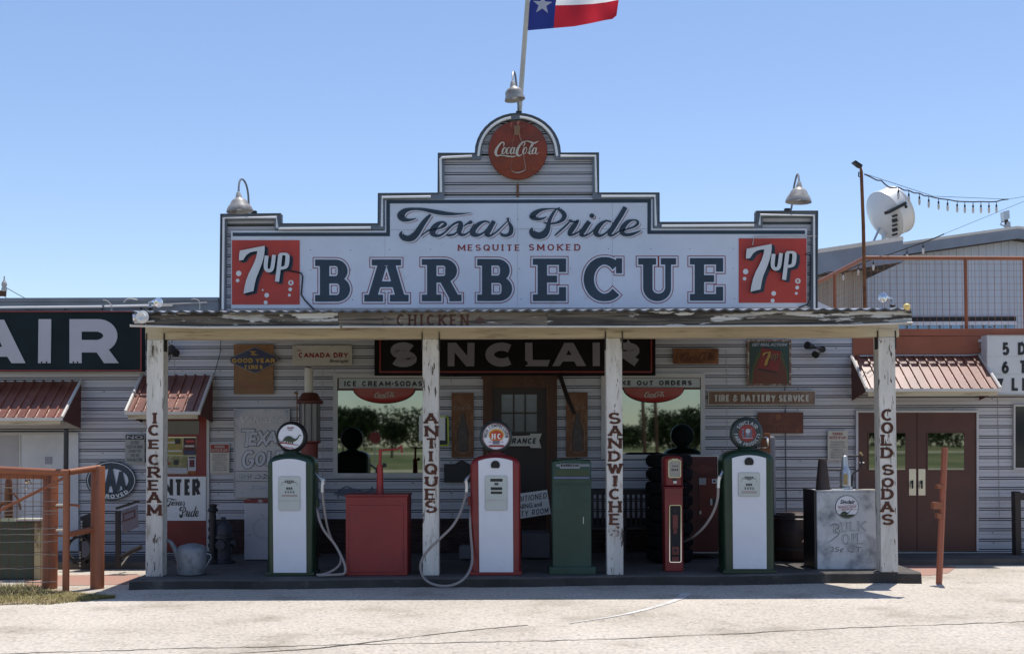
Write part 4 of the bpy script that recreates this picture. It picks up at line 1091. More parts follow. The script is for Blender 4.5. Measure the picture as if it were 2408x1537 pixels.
bottle_sign(A5, 1533, 1748, 590, 1235, 1650, 'rusted bottle sign on the wall right of the entrance')
# entrance arrow
HC = zr(1700, 1560, 6.88)
AY = WY - .10
mb = MB(); mb.prism([HC(*p) for p in ((1000, 525), (1978, 495), (1985, 448), (2282, 445), (2215, 625), (2275, 818), (1985, 812), (1975, 765), (1000, 775))], AY, .015, m_cream)
s = mb.put('arrow_sign', None, 'cream arrow-shaped ENTRANCE sign on the timber door', 'sign')
mb = MB(); words(mb, 'ENTRANCE', *HC(1130, 560), *HC(2130, 705), 1.45, AY - .005, m_black, gap=.2, shear=.18); mb.put('lettering', s)
# tilted notice
mb = MB(); NY = WY - .62
nq = [A6(*p) for p in ((780, 545), (1285, 475), (1322, 705), (820, 785))]
mb.prism(nq, NY, .012, m_white)
s = mb.put('notice_board', None, 'tilted white hand-lettered board reading CONDITIONED and ROOM near the red pump', 'sign')
nf = lambda u, v: (nq[0][0] + (nq[1][0] - nq[0][0]) * u + (nq[3][0] - nq[0][0]) * v, nq[0][1] + (nq[1][1] - nq[0][1]) * u + (nq[3][1] - nq[0][1]) * v)
nfn = lambda x, y: nf(x / 200, y / 95)
mb = MB()
words(mb, 'CONDITIONED', 34, 10, 193, 31, 1.3, NY - .004, m_black, 0, nfn, .28, .2)
btext(mb, 'DINING and', 64, 40, 172, 58, NY - .004, m_black, .015, .1, nfn)
words(mb, 'PARTY ROOM', 40, 66, 190, 87, 1.3, NY - .004, m_black, 0, nfn, .28, .2)
mb.put('lettering', s)
# stamps sign
VS = zr(860, 1520, 4.27)
m_vs = mat('bleached_blue_sign', (.50, .48, .48), .5, c2=(.17, .19, .32), sc=1.6, lo=.55, hi=.72, var=.1, c3=(.30, .26, .24), sc3=9, lo3=.64, hi3=.75)
mb = board(*zbox(VS, 70, 58, 965, 1470), SY, m_vs, .03, m_frame, 1.6, .012)
s = mb.put('stamp_sign', None, 'tall bleached trading-stamp sign standing behind the dinosaur-globe pump', 'sign')
mo = mat('sign_outline_brown', (.10, .08, .085), .6); mp = mat('pale_blue_letter', (.50, .51, .55), .5)
mb = MB()
btext(mb, 'Valuable', *VS(170, 178), *VS(872, 275), SY - .016, mat('white_letter', (.62, .61, .60), .5), .02, .2)
for ch, x0, y0, x1, y1 in (('T', 140, 375, 400, 660), ('E', 300, 425, 450, 640), ('X', 430, 400, 615, 650), ('A', 585, 400, 760, 610), ('S', 745, 420, 900, 640), ('G', 185, 712, 382, 1010), ('O', 400, 740, 565, 965), ('L', 590, 735, 700, 960), ('D', 725, 725, 905, 960)):
    glyph(mb, ch, *VS(x0, y0), *VS(x1, y1), 3.4, SY - .013, mo, dil=1.1, shear=.12); glyph(mb, ch, *VS(x0, y0), *VS(x1, y1), 3.4, SY - .017, mp, shear=.12)
words(mb, 'STAMPS', *VS(150, 1095), *VS(880, 1172), 2.4, SY - .013, mo, shear=.15); words(mb, 'STAMPS', *VS(154, 1099), *VS(876, 1168), 1.3, SY - .017, mp, shear=.15)
btext(mb, 'Here', *VS(330, 1262), *VS(640, 1345), SY - .013, mp, .02, .2)
for y in (1048, 1210): mb.ribbon([VS(90, y), VS(940, y)], SY - .013, mo, .5)
for i in range(9): mb.disc(*VS(150 + i * 92, 97), 1.2, SY - .013, m_white, 8, 0.7)
for i in range(24): mb.disc(*VS(92, 130 + i * 55), .7, SY - .013, m_white, 6)
mb.put('lettering', s)
# small regulation notices
def notice(zf, x0, y0, x1, y1, Y, base, head, hh, htxt, hcol, body, bcol, label, cat='sign'):
    X0, Y0, X1, Y1 = zbox(zf, x0, y0, x1, y1)
    mb = MB(); r = 2.5
    q = [(X1 - r + r * math.cos(R(a)), Y1 - r + r * math.sin(R(a))) for a in (0, 45, 90)] + [(X0 + r + r * math.cos(R(a)), Y1 - r + r * math.sin(R(a))) for a in (90, 135, 180)] + [(X0 + r + r * math.cos(R(a)), Y0 + r + r * math.sin(R(a))) for a in (180, 225, 270)] + [(X1 - r + r * math.cos(R(a)), Y0 + r + r * math.sin(R(a))) for a in (270, 315, 360)]
    mb.prism(q, Y, .012, base)
    yh = Y0 + 2 + (Y1 - Y0) * hh
    mb.rect(X0 + 1.5, Y0 + 2, X1 - 1.5, yh, Y - .003, .002, head)
    s = mb.put('notice_sign', None, label, cat)
    mb = MB(); btext(mb, htxt, X0 + 4, Y0 + 4, X1 - 4, yh - 2, Y - .006, hcol, .02)
    btext(mb, body, X0 + 4, yh + 3, X1 - 4, Y1 - 5, Y - .003, bcol, .005); mb.put('lettering', s)
notice(A2, 1030, 58, 1190, 300, SY, mat('grey_notice', (.30, .31, .30), .5), m_black, .16, 'NO', m_reflect, 'OUTSIDE\nFOOD OR DRINK\nOF ANY TYPE\nTHEY ARE\nAVAILABLE HERE', m_black, 'grey notice headed NO OUTSIDE left of the ICE CREAM post')
notice(A2, 1728, 137, 1888, 380, SY, m_cream, m_dkred, .27, 'WARNING\nNOTICE OF LAW', m_cream, 'THE UNLICENSED\nPOSSESSION OF A\nWEAPON ON THESE\nPREMISES IS A\nFELONY WITH A\nPENALTY OF TEN\nYEARS AND A FINE', mat('notice_print', (.2, .18, .18), .6), 'small white and red WARNING notice right of the red door')
notice(B3, 338, 140, 503, 385, SY, m_cream, m_cream, .28, 'WARNING\nNOTICE OF LAW', m_dkred, 'THE UNLICENSED\nPOSSESSION OF A\nWEAPON ON THESE\nPREMISES IS A\nFELONY WITH A\nPENALTY OF TEN\nYEARS AND A FINE', mat('notice_print', (.2, .18, .18), .6), 'small white and red WARNING notice above the bulk oil cabinet')
# oval motoring sign
mb = MB(); cx, cy = A2(915, 440); k = 1 / 2.1956 / K
mb.disc(cx, cy, 197 * k, SY, m_board, 40, 151 * k, d=.015)
s = mb.put('oval_sign', None, 'white oval sign with a dark ring and the word APPROVED behind the orange post', 'sign')
mb = MB()
mb.ribbon([(cx + 174 * k * math.cos(R(a)), cy + 130 * k * math.sin(R(a)), 9.3 - 2.6 * math.cos(R(2 * a)) * 0) for a in range(0, 360, 8)], SY - .004, m_navy, None, 0, True)
mb.ribbon([(cx + 194 * k * math.cos(R(a)), cy + 149 * k * math.sin(R(a)), .7) for a in range(0, 360, 8)], SY - .008, m_white, None, 0, True)
glyph(mb, 'A', *A2(770, 345), *A2(880, 535), 5.2, SY - .010, m_navy); glyph(mb, 'A', *A2(855, 330), *A2(965, 545), 5.2, SY - .011, m_navy); glyph(mb, 'A', *A2(950, 360), *A2(1040, 530), 4.6, SY - .012, m_navy)
L_ = 240 * k
def afn(x, y):
    a = R(140 - 100 * x / L_); return (cx + (172 * k - y) * math.cos(a), cy + (133 * k - y) * math.sin(a))
def afn2(x, y):
    a = R(145 - 105 * x / L_); return (cx + (174 * k - y * -1) * math.cos(a), cy + (130 * k - y * -1) * math.sin(a))
words(mb, 'APPROVED', 0, -4.4, L_, 4.4, 1.1, SY - .010, m_white, 0, lambda x, y: afn2(x, y), .15)
mb.put('lettering', s)
# ENTER poster and papers on the red door
EY = WY - .05
mb = board(*zbox(A2, 1240, 408, 1695, 770), EY, m_white, .01)
s = mb.put('door_poster', None, 'white ENTER poster fixed to the lower half of the red door', 'poster')
mb = MB()
for ch, xa, xb in (('E', 1252, 1318), ('N', 1334, 1424), ('T', 1432, 1506), ('E', 1518, 1574), ('R', 1582, 1648)): glyph(mb, ch, *A2(xa, 428), *A2(xb, 562), 3.9, EY - .004, m_black)
SC1 = lambda x, y: A2(1368 + (x - 160) * .080, 585 + (y - 120) * .125)
for st in TEXAS: mb.ribbon([(a, b, c_ * 1.1) for a, b, c_ in smooth(st, 4)], EY - .004, m_black, None, 0, False, SC1)
SC2 = lambda x, y: A2(1475 + (x - 150) * .080, 650 + (y - 120) * .165)
for st in PRIDE: mb.ribbon([(a, b, c_ * 1.1) for a, b, c_ in smooth(st, 4)], EY - .004, m_black, None, 0, False, SC2)
mb.put('lettering', s)
def paper(x0, y0, x1, y1, m, label, marks):
    mb = board(*zbox(A2, x0, y0, x1, y1), WY - .042, m, .004)
    s = mb.put('poster', None, label, 'poster'); mb = MB()
    for (a, b, c_, d, mm) in marks: mb.rect(*A2(a, b), *A2(c_, d), WY - .045, .002, mm)
    mb.put('print', s)
m_lime = mat('poster_yellow_green', (.26, .24, .06), .6, c2=(.42, .20, .06), sc=7, lo=.5, hi=.6)
m_dp = mat('poster_dark_red', (.10, .015, .02), .6, c2=(.03, .02, .03), sc=9, lo=.5, hi=.6)
paper(1358, 88, 1503, 230, m_lime, 'yellow-green poster at the top left of the red door pane', [(1440, 98, 1485, 140, m_black), (1360, 120, 1440, 135, m_cream), (1365, 190, 1500, 205, m_cream)])
paper(1508, 88, 1612, 232, m_dp, 'dark red poster at the top right of the red door pane', [(1512, 195, 1608, 228, m_blue), (1520, 150, 1600, 165, m_cream), (1530, 110, 1600, 125, m_red7)])
paper(1358, 240, 1540, 385, mat('poster_olive', (.20, .20, .07), .6, c2=(.35, .28, .2), sc=8, lo=.5, hi=.6), 'olive poster at the lower left of the red door pane', [(1360, 335, 1540, 383, m_reflect), (1430, 270, 1470, 310, m_black), (1375, 290, 1400, 310, m_dkred)])
paper(1546, 240, 1613, 362, m_reflect, 'narrow white poster at the lower right of the red door pane', [(1560, 270, 1600, 330, m_dp), (1555, 245, 1605, 258, m_black)])
# small ENTRANCE plate hung on the awning
mb = board(*zbox(A1, 1480, 1222, 1725, 1282), 18.02, m_cream, .01)
s = mb.put('name_plate', None, 'small cream ENTRANCE plate with red letters hung under the awning', 'sign')
mb = MB(); words(mb, 'ENTRANCE', *A1(1490, 1232), *A1(1715, 1276), 1.1, 18.015, m_dkred, gap=.14); mb.put('lettering', s)
# card and neon frame at the second post
mb = MB(); mb.rect(*zbox(A3, 1930, 822, 2192, 1070), WY - .12, .006, m_white); mb.put('white_card', None, 'blank white card behind the ANTIQUES post', 'card')
mb = MB(); q = [A3(*p) for p in ((2100, 835), (2200, 832), (2220, 845), (2224, 1100), (2215, 1120), (2100, 1122))]
mb.rect(*zbox(A3, 2060, 828, 2220, 1118), WY - .105, .03, m_black)
s = mb.put('neon_sign', None, 'black sign with a yellow-green tube edge right of the ANTIQUES post', 'sign')
mn = mat('neon_yellow_green', (.50, .62, .04), .4)
mb = MB(); mb.tube([at(x, y, WY - .12) for x, y in q], .011, mn, 6); mb.put('neon_tube', s, smooth=True)
# roadside letter board on the right
MQ = 18.40
x0_, y0_ = B4(1922, 527); _, y1_ = B4(0, 1098)
mb = board(x0_, y0_, 2470, y1_, MQ, mat('letter_board_white', (.60, .60, .60), .4, var=.04), .22, m_frame, 2.2, .012)
s = mb.put('letter_board', None, 'white changeable letter board with black numerals 5 6 7 above the right awning', 'sign')
mb = MB()
for y in (735, 905): mb.ribbon([B4(1935, y), (2466, B4(0, y - 4)[1])], MQ - .003, m_frame, .4)
for ch, x0, y0, x1, y1 in (('5', 2072, 598, 2140, 722), ('D', 2222, 598, 2300, 718), ('6', 2066, 772, 2135, 897), ('T', 2232, 770, 2312, 892), ('7', 2012, 945, 2080, 1062), ('L', 2162, 940, 2235, 1062), ('I', 2262, 940, 2290, 1060)):
    a = B4(x0, y0); b = B4(x1, y1); glyph(mb, ch, *a, *b, 3.2, MQ - .006, m_black)
mb.put('lettering', s)
# ------------------------------------------------------------------ fuel pumps
def arched(hw, z0, zs, zt, inset=0.0, n=10, e=2.6):
    a = hw - inset; h = zt - inset - zs
    pts = [(-a, z0 + inset * .5), (a, z0 + inset * .5), (a, zs)]
    for i in range(1, 2 * n):
        th = math.pi * i / (2 * n)
        c, s = math.cos(th), math.sin(th)
        pts.append((a * math.copysign(abs(c) ** (2 / e), c), zs + h * abs(s) ** (2 / e)))
    pts.append((-a, zs))
    return pts
def loft(mb, rings, m, cap=True):
    n = len(rings[0])
    for a, b in zip(rings, rings[1:]):
        for i in range(n):
            j = (i + 1) % n; mb.quad(a[i], a[j], b[j], b[i], m)
    if cap: mb.tri(rings[0], m); mb.tri(rings[-1], m)
def globe(root, c, r, rim, face, thick=.17):
    mb = MB()
    mb.lathe([(r * .80, -.012), (r * .90, 0), (r * .98, .02), (r, .05), (r, thick - .05), (r * .96, thick - .015), (r * .8, thick), (.001, thick)], c, rim, (0, 1, 0), 40)
    mb.lathe([(.001, -.004), (r * .80, -.004), (r * .80, -.012)], c, face, (0, 1, 0), 40)
    return mb.put('globe', root, smooth=True)
def pump(name, label, px0, px1, pyt, ppanel, pydial, hole, m_body, pglobe, m_rim, m_gface, Yf=15.56, dep=.46, group='old fuel pumps on the porch'):
    a, b = at(px0, 1200, Yf), at(px1, 1200, Yf)
    xc = (a.x + b.x) / 2; hw = (b.x - a.x) / 2; z0 = slabz(xc); zt = at((px0 + px1) / 2, pyt, Yf).z
    root = thing(name, label, 'fuel pump', (xc, Yf + dep / 2, z0), group)
    mb = MB()
    zs = zt - .165
    rings = [[Vector((xc + u, Yf + dy, v)) for u, v in arched(hw, z0, zs, zt, ins)] for dy, ins in ((0, .055), (.012, .03), (.035, .01), (.07, 0), (dep - .07, 0), (dep - .03, .012), (dep, .05))]
    loft(mb, rings, m_body)
    mb.put('body', root, smooth=True)
    mb = MB(); mb.box(xc - hw - .012, xc + hw + .012, Yf - .012, Yf + dep + .01, z0, z0 + .05, m_body); mb.put('base', root, bevel=.008)
    # white front panel
    pa, pb, pt, pbm, arch = ppanel
    n = 12
    q = [(pb, pbm), (pa + 2.5, pbm)] + [(pa + (pb - pa - 1.5) * i / n, pt + arch * (2 * i / n - 1) ** 2) for i in range(n + 1)]
    mb = MB(); mb.prism(q, Yf - .022, .03, m_enamel); mb.put('front_panel', root, bevel=.006)
    # dial
    d0, e0, d1, e1, split = pydial
    def rr(x0, y0, x1, y1, r):
        return [(cx_ + r * math.cos(R(t)), cy_ + r * math.sin(R(t))) for cx_, cy_, aa in ((x1 - r, y1 - r, 0), (x0 + r, y1 - r, 90), (x0 + r, y0 + r, 180), (x1 - r, y0 + r, 270)) for t in (aa, aa + 45, aa + 90)]
    mb = MB(); Yp = Yf - .022
    mb.prism(rr(d0, e0, d1, e1, 4), Yp - .010, .010, m_frame); mb.prism(rr(d0 + 1.6, e0 + 1.6, d1 - 1.6, e1 - 1.6, 3.4), Yp - .013, .006, m_dial)
    dl = mb.put('dial', root)
    mb = MB(); w_ = d1 - d0; h_ = (split or e1) - e0; Yq = Yp - .016
    def bar(u0, v0, u1, v1, m): mb.rect(d0 + w_ * u0, e0 + h_ * v0, d0 + w_ * u1, e0 + h_ * v1, Yq, .002, m)
    mpr = mat('dial_print', (.05, .05, .055), .5)
    if hole == 'bars':
        bar(.24, .13, .78, .25, m_black); bar(.42, .30, .60, .40, mpr); bar(.26, .48, .76, .60, m_black); bar(.26, .66, .76, .76, m_black)
    else:
        for k in range(5): bar(.30 + k * .085, .17, .36 + k * .085, .235, mpr)
        bar(.16, .245, .84, .265, mpr); bar(.13, .33, .17, .36, mpr); bar(.83, .33, .87, .36, mpr)
        bar(.40, .28, .60, .31, mpr)
        for k in range(3): bar(.36 + k * .1, .46, .44 + k * .1, .55, mpr)
        bar(.28, .60, .72, .612, mpr)
        for k in range(4): bar(.30 + k * .12, .64, .36 + k * .12, .70, mpr)
        bar(.15, .78, .87, .795, m_dkred); bar(.15, .83, .87, .845, m_dkred)
    if split: mb.rect(d0 + 1, split, d1 - 1, split + 2.4, Yq, .002, m_frame)
    mb.put('printing', dl)
    if hole and hole != 'bars0':
        pass
    # globe
    gx, gy, gr = pglobe
    c = at(gx, gy, Yf + .12); rg = gr * (Yf + .12) / FPX
    g = globe(root, c, rg, m_rim, m_gface)
    mb = MB(); mb.lathe([(.13, zt - .03 - c.z), (.115, zt + .015 - c.z), (.085, zt + .02 - c.z), (.085, zt + .05 - c.z), (.12, -rg * .93)], (c.x, c.y + .09, c.z), m_body, (0, 0, 1), 24); mb.put('neck', root, smooth=True)
    return root, g, Yf + .12 - .017, xc, hw, zt, z0
def spyhole(root, cx, cy, r, Y, m=m_dark):
    mb = MB()
    q = [(cx + r * math.cos(R(a)), cy + r * math.sin(R(a))) for a in range(-220, 41, 10)]
    mb.prism(q, Y - .006, .006, m_dark)
    mb.ribbon(q, Y - .008, m_dkwood, .7, 0, True)
    mb.put('spyhole', root)
def hose(root, pts, r=.017, m=m_hose, name='hose'):
    mb = MB(); mb.tube(smooth([tuple(p) for p in pts], 6), r, m, 8); return mb.put(name, root, smooth=True)
def nozzle(root, pts):
    mb = MB(); pts = [Vector(p) for p in pts]
    mb.tube(pts[:3], .018, m_alu, 8); mb.tube([pts[1], pts[1] + (pts[2] - pts[1]) * 1.0 + Vector((.0, -.01, -.05))], .010, m_alu, 6)
    mb.tube(pts[2:], [.030] + [.024] * (len(pts) - 3), m_alu, 8)
    mb.put('nozzle', root, smooth=True)
P1 = zr(850, 1650, 2.5622)
# pump with the dinosaur globe
yd = lambda z, a, b, c, d, s: (*z(a, b), *z(c, d), z(0, s)[1] if s else None)
r1, g1_, gy1, xc, hw, zt, z0 = pump('fuel_pump', 'dark green fuel pump with a white front and a dinosaur globe', A4(385, 0)[0], A4(836, 0)[0], A4(0, 128)[1],
    (A4(440, 0)[0], A4(765, 0)[0], A4(0, 178)[1], A4(0, 1270)[1], 7.5), yd(A4, 497, 345, 707, 677, 575), None, m_green, (684.0, 1026.5, 36.5), m_black, m_enamel)
DG = zr(1000, 1550, 7.32)
mb = MB()
m_dino = mat('dark_green_print', (.030, .045, .025), .5)
mb.flat([DG(*p) for p in [(345, 690), (350, 735), (375, 762), (410, 765), (440, 745), (470, 690), (510, 645), (560, 618), (610, 610), (660, 622), (710, 655), (760, 688), (800, 690), (835, 665), (865, 615), (890, 588), (925, 580), (955, 595), (955, 608), (915, 605), (890, 625), (870, 670), (840, 715), (800, 745), (755, 765), (725, 765), (722, 825), (695, 825), (690, 770), (662, 790), (660, 820), (640, 820), (645, 760), (625, 760), (618, 812), (592, 810), (590, 760), (560, 760), (545, 800), (520, 800), (530, 745), (500, 750), (460, 765), (420, 782), (380, 780), (348, 760), (335, 700)]], gy1, m_dino)
mb.ribbon([(*DG(x, y), h) for x, y, h in ((355, 803, 1.4), (500, 808, 1.2), (880, 872, .5))], gy1, m_dkred, None)
btext(mb, 'Sinclair', *DG(560, 362), *DG(755, 415), gy1, m_dkred, .03, .2); btext(mb, 'DINO', *DG(585, 438), *DG(705, 466), gy1, m_dino, .03)
g_ = lambda x, y: (DG(x, y + .16 * (x - 460))[0], DG(x, y + .16 * (x - 460))[1])
btext(mb, 'GASOLINE', 455, 888, 745, 930, gy1, m_dkred, .03, 0, g_)
mb.put('globe_picture', g1_)
sx = xc + hw
nozzle(r1, [(sx - .03, 15.72, at(0, A4(0, 300)[1], 15.7).z), at(*A4(900, 365), 15.62), at(*A4(945, 382), 15.62), at(*A4(925, 395), 15.62), at(*A4(920, 440), 15.62), at(*A4(920, 500), 15.62)])
hose(r1, [at(*A4(920, 500), 15.62), at(*A4(935, 640), 15.64), at(*A4(965, 820), 15.68), at(*A4(1010, 950), 15.7), at(*A4(1075, 1060), 15.68), at(*A4(1098, 1130), 15.62), at(*A4(1080, 1200), 15.58), at(*A4(1010, 1255), 15.54), at(*A4(930, 1284), 15.5), at(*A4(865, 1290), 15.52)], .016)
hose(r1, [Vector((sx - .02, 15.78, at(0, A4(0, 635)[1], 15.7).z)), at(*A4(872, 680), 15.66), at(*A4(890, 760), 15.6), at(*A4(930, 855), 15.56), at(*A4(985, 930), 15.54), at(*A4(1040, 1000), 15.54), at(*A4(1095, 1100), 15.5), at(*A4(1135, 1200), 15.46), at(*A4(1135, 1270), 15.44), at(*A4(1090, 1287), 15.42), at(*A4(980, 1292), 15.42), at(*A4(880, 1297), 15.42)], .017)
mb = MB(); mb.obox((sx + .005, 15.78, at(0, A4(0, 610)[1], 15.7).z), (.03, 0, 0), (0, .05, 0), (0, 0, .06), m_green); mb.put('nozzle_boot', r1, bevel=.008)
# red pump
r2, g2_, gy2, xc, hw, zt, z0 = pump('fuel_pump', 'red fuel pump with a white front and a HIGH COMPRESSION globe', A6(548, 0)[0], A6(1030, 0)[0], A6(0, 138)[1],
    (A6(625, 0)[0], A6(960, 0)[0], A6(0, 168)[1], A6(0, 1265)[1], 7.5), yd(A6, 688, 338, 905, 675, 570), 'bars', m_pumpred, (1166.0, 1026.0, 38.5), mat('globe_rim_teal', (.035, .055, .055), .35), m_enamel)
spyhole(r2, *A6(788, 238), 10, 15.535)
mb = MB(); cx, cy = HC(1103, 515); kk = 1 / 6.88 / K
m_or = mat('print_orange', (.55, .13, .015), .4); m_yo = mat('print_yellow', (.60, .34, .02), .4); m_rd = mat('print_red', (.46, .045, .012), .4)
mb.disc(*HC(1108, 475), 196 * kk, gy2 + .003, m_yo, 28, 152 * kk); mb.disc(*HC(1108, 490), 172 * kk, gy2 + .0015, m_rd, 28, 128 * kk)
mb.rect(*HC(1018, 612), *HC(1195, 716), gy2 + .001, .002, mat('print_grey', (.14, .14, .18), .5))
mb.flat([HC(*p) for p in ((930, 590), (1290, 590), (1195, 625), (1018, 625))], gy2 + .0005, m_or)
glyph(mb, 'H', *HC(990, 450), *HC(1090, 585), 1.5, gy2 - .002, m_white, 1.4, thin=.6); glyph(mb, 'C', *HC(1135, 445), *HC(1235, 585), 1.5, gy2 - .002, m_white, thin=.7)
circ_words(mb, 'HIGH COMPRESSION', cx, cy, 276 * kk, 92 * kk, -97, 97, .62, gy2 - .001, m_black)
mb.rect(*HC(920, 742), *HC(1300, 788), gy2 + .001, .001, m_dkred); mb.rect(*HC(905, 658), *HC(990, 668), gy2 + .001, .001, m_dkred); mb.rect(*HC(1225, 658), *HC(1300, 668), gy2 + .001, .001, m_dkred)
btext(mb, 'HIGH COMPRESSION', *HC(935, 750), *HC(1285, 780), gy2 - .001, m_enamel, .02) if False else None
mb.ribbon([(cx + 342 * kk * math.cos(R(a)), cy + 342 * kk * math.sin(R(a))) for a in range(0, 360, 10)], gy2, m_dkred, .55, 0, True)
mb.put('globe_picture', g2_)
bxl = xc - hw
nozzle(r2, [(bxl + .02, 15.72, at(0, A6(0, 330)[1], 15.7).z), at(*A6(530, 350), 15.62), at(*A6(500, 385), 15.6), at(*A6(508, 400), 15.6), at(*A6(515, 450), 15.6), at(*A6(510, 495), 15.6)])
hose(r2, [at(*A6(510, 495), 15.6), at(*A6(485, 590), 15.52), at(*A6(440, 715), 15.42), at(*A6(370, 830), 15.36), at(*A6(270, 930), 15.33), at(*A6(160, 1035), 15.32), at(*A6(95, 1120), 15.32), at(*A6(68, 1210), 15.30), at(*A6(95, 1310), 15.26), at(*A6(165, 1370), 15.20), at(*A6(265, 1396), 15.14), at(*A6(370, 1390), 15.12), at(*A6(460, 1350), 15.16), at(*A6(525, 1280), 15.24), at(*A6(560, 1190), 15.36), at(*A6(565, 1080), 15.5), at(*A6(552, 900), 15.56), at(*A6(546, 760), 15.6), (bxl + .01, 15.72, at(0, A6(0, 645)[1], 15.7).z)], .017)
mb = MB(); mb.obox((bxl - .012, 15.76, at(0, A6(0, 600)[1], 15.7).z), (.03, 0, 0), (0, .05, 0), (0, 0, .06), m_pumpred); mb.put('nozzle_boot', r2, bevel=.008)
# farm products pump
r3, g3_, gy3, xc, hw, zt, z0 = pump('fuel_pump', 'dark green fuel pump with a white front and a FARM PRODUCTS globe', B2(1095, 0)[0], B2(1552, 0)[0], B2(0, 200)[1],
    (B2(1172, 0)[0], B2(1478, 0)[0], B2(0, 250)[1], B2(0, 1256)[1], 7.0), yd(B2, 1225, 402, 1418, 618, None), None, m_green, (1757.5, 1018.0, 38.5), mat('globe_rim_sage', (.045, .060, .058), .4), mat('globe_face_teal', (.022, .036, .040), .4))
spyhole(r3, *B2(1322, 310), 10.2, 15.535)
mb = MB(); FP = zr(2650, 1530, 6.683); cx, cy = FP(1020, 625); kk = 1 / 6.683 / K
mb.disc(cx, cy, 212 * kk, gy3 + .003, mat('globe_centre_red', (.22, .022, .020), .4), 28)
m_pb = mat('print_blue_grey', (.10, .11, .17), .5); m_pp = mat('print_pale', (.40, .42, .46), .5)
mb.rect(*FP(885, 540), *FP(935, 720), gy3, .002, m_pb); mb.rect(*FP(975, 515), *FP(1080, 740), gy3, .002, m_pb); mb.rect(*FP(1095, 545), *FP(1140, 720), gy3, .002, m_pb)
mb.disc(*FP(1035, 570), 5.5, gy3 - .001, m_pp, 12); mb.rect(*FP(1005, 650), *FP(1080, 665), gy3 - .001, .002, m_pp)
for x in (890, 1100): mb.rect(*FP(x, 515), *FP(x + 38, 525), gy3 - .001, .002, m_pp)
mb.ribbon([FP(905, 738), FP(1020, 750), FP(1160, 742)], gy3 - .001, m_pp, .6)
circ_words(mb, 'SINCLAIR', cx, cy, 268 * kk, 92 * kk, -62, 62, .75, gy3 - .001, m_pp, 1.2)
circ_words(mb, 'FARM PRODUCTS', cx, cy, 280 * kk, 90 * kk, 268, 92, .7, gy3 - .001, m_pp, 1.1, True)
mb.put('globe_picture', g3_)
bxl = xc - hw
nozzle(r3, [(bxl + .03, 15.74, at(0, B2(0, 375)[1], 15.7).z), at(*B2(1085, 400), 15.62), at(*B2(1062, 440), 15.6), at(*B2(1052, 460), 15.6), at(*B2(1050, 500), 15.6), at(*B2(1048, 540), 15.6)])
hose(r3, [at(*B2(1048, 540), 15.6), at(*B2(1042, 640), 15.6), at(*B2(1010, 745), 15.62), at(*B2(950, 850), 15.68), at(*B2(880, 930), 15.8), at(*B2(800, 990), 16.1), at(*B2(742, 1015), 16.35), at(*B2(690, 1060), 16.5), at(*B2(660, 1180), 16.55)], .018)
# slim red pump with chrome frames
Ys = 15.85
a, b = at(B2(572, 0)[0], 1200, Ys), at(B2(740, 0)[0], 1200, Ys); xc = (a.x + b.x) / 2; hw = (b.x - a.x) / 2; z0 = slabz(xc)
zt = at(1580, B2(0, 255)[1], Ys).z; zw = at(1580, B2(0, 525)[1], Ys).z
slim = thing('slim_pump', 'slim red service pump with two chrome-framed windows beside the vending machine', 'service pump', (xc, Ys + .15, z0))
mb = MB()
rings = [[Vector((xc + u, Ys + dy, v)) for u, v in arched(hw, zw, zt - .07, zt, ins, 8, 3.2)] for dy, ins in ((0, .03), (.02, .008), (.05, 0), (.3, 0), (.32, .02))]
loft(mb, rings, m_pumpred); mb.put('head', slim, smooth=True)
mb = MB(); mb.box(xc - hw + .004, xc + hw - .004, Ys + .01, Ys + .30, z0, zw - .004, m_pumpred); mb.box(xc - hw - .01, xc + hw + .01, Ys - .005, Ys + .32, zw - .03, zw - .005, m_pumpred); mb.put('cabinet', slim, bevel=.012)
def ring(mb, zf, x0, y0, x1, y1, wd, Y, m, d=.012):
    X0, Y0, X1, Y1 = zbox(zf, x0, y0, x1, y1)
    q = [(X0, Y0), (X1, Y0), (X1, Y1), (X0, Y1)]
    pts = []
    for i, p in enumerate(q):
        pr = q[i - 1]; nx = q[(i + 1) % 4]
        for o in (pr, nx):
            L_ = math.hypot(o[0] - p[0], o[1] - p[1]); pts.append((p[0] + (o[0] - p[0]) / L_ * 2.2, p[1] + (o[1] - p[1]) / L_ * 2.2))
    mb.ribbon(pts, Y, m, wd, 0, True, None, d)
mb = MB(); mb.rect(*zbox(B2, 612, 300, 712, 440), Ys - .004, .004, mat('meter_face', (.34, .31, .27), .4)); mf_ = mb.put('meter_face', slim)
mb = MB(); ring(mb, B2, 610, 296, 714, 445, 1.5, Ys - .016, m_chrome); mb.rect(*zbox(B2, 635, 280, 690, 296), Ys - .016, .014, m_chrome); mb.put('chrome_frame', slim)
mb = MB()
for k in range(4): mb.rect(*zbox(B2, 640 + k * 14, 340, 648 + k * 14, 352), Ys - .006, .002, m_black)
for k in range(4): mb.rect(*zbox(B2, 634 + k * 16, 370, 644 + k * 16, 388), Ys - .006, .002, m_black)
mb.put('printing', mf_)
mb = MB(); mb.rect(*zbox(B2, 640, 458, 682, 478), Ys - .004, .004, m_black); mb.rect(*zbox(B2, 650, 478, 680, 500), Ys - .004, .004, m_alu); mb.put('coin_slot', slim)
Yw = Ys + .01
mb = MB(); mb.rect(*zbox(B2, 622, 700, 716, 1190), Yw - .004, .004, m_dark); wdw = mb.put('display_window', slim)
mb = MB()
for y0, y1, x0, x1 in ((780, 900, 645, 690), (905, 945, 650, 682), (1060, 1130, 640, 700), (1150, 1185, 640, 700)): mb.rect(*zbox(B2, x0, y0, x1, y1), Yw - .02, .015, mat('red_reel', (.16, .02, .02), .4))
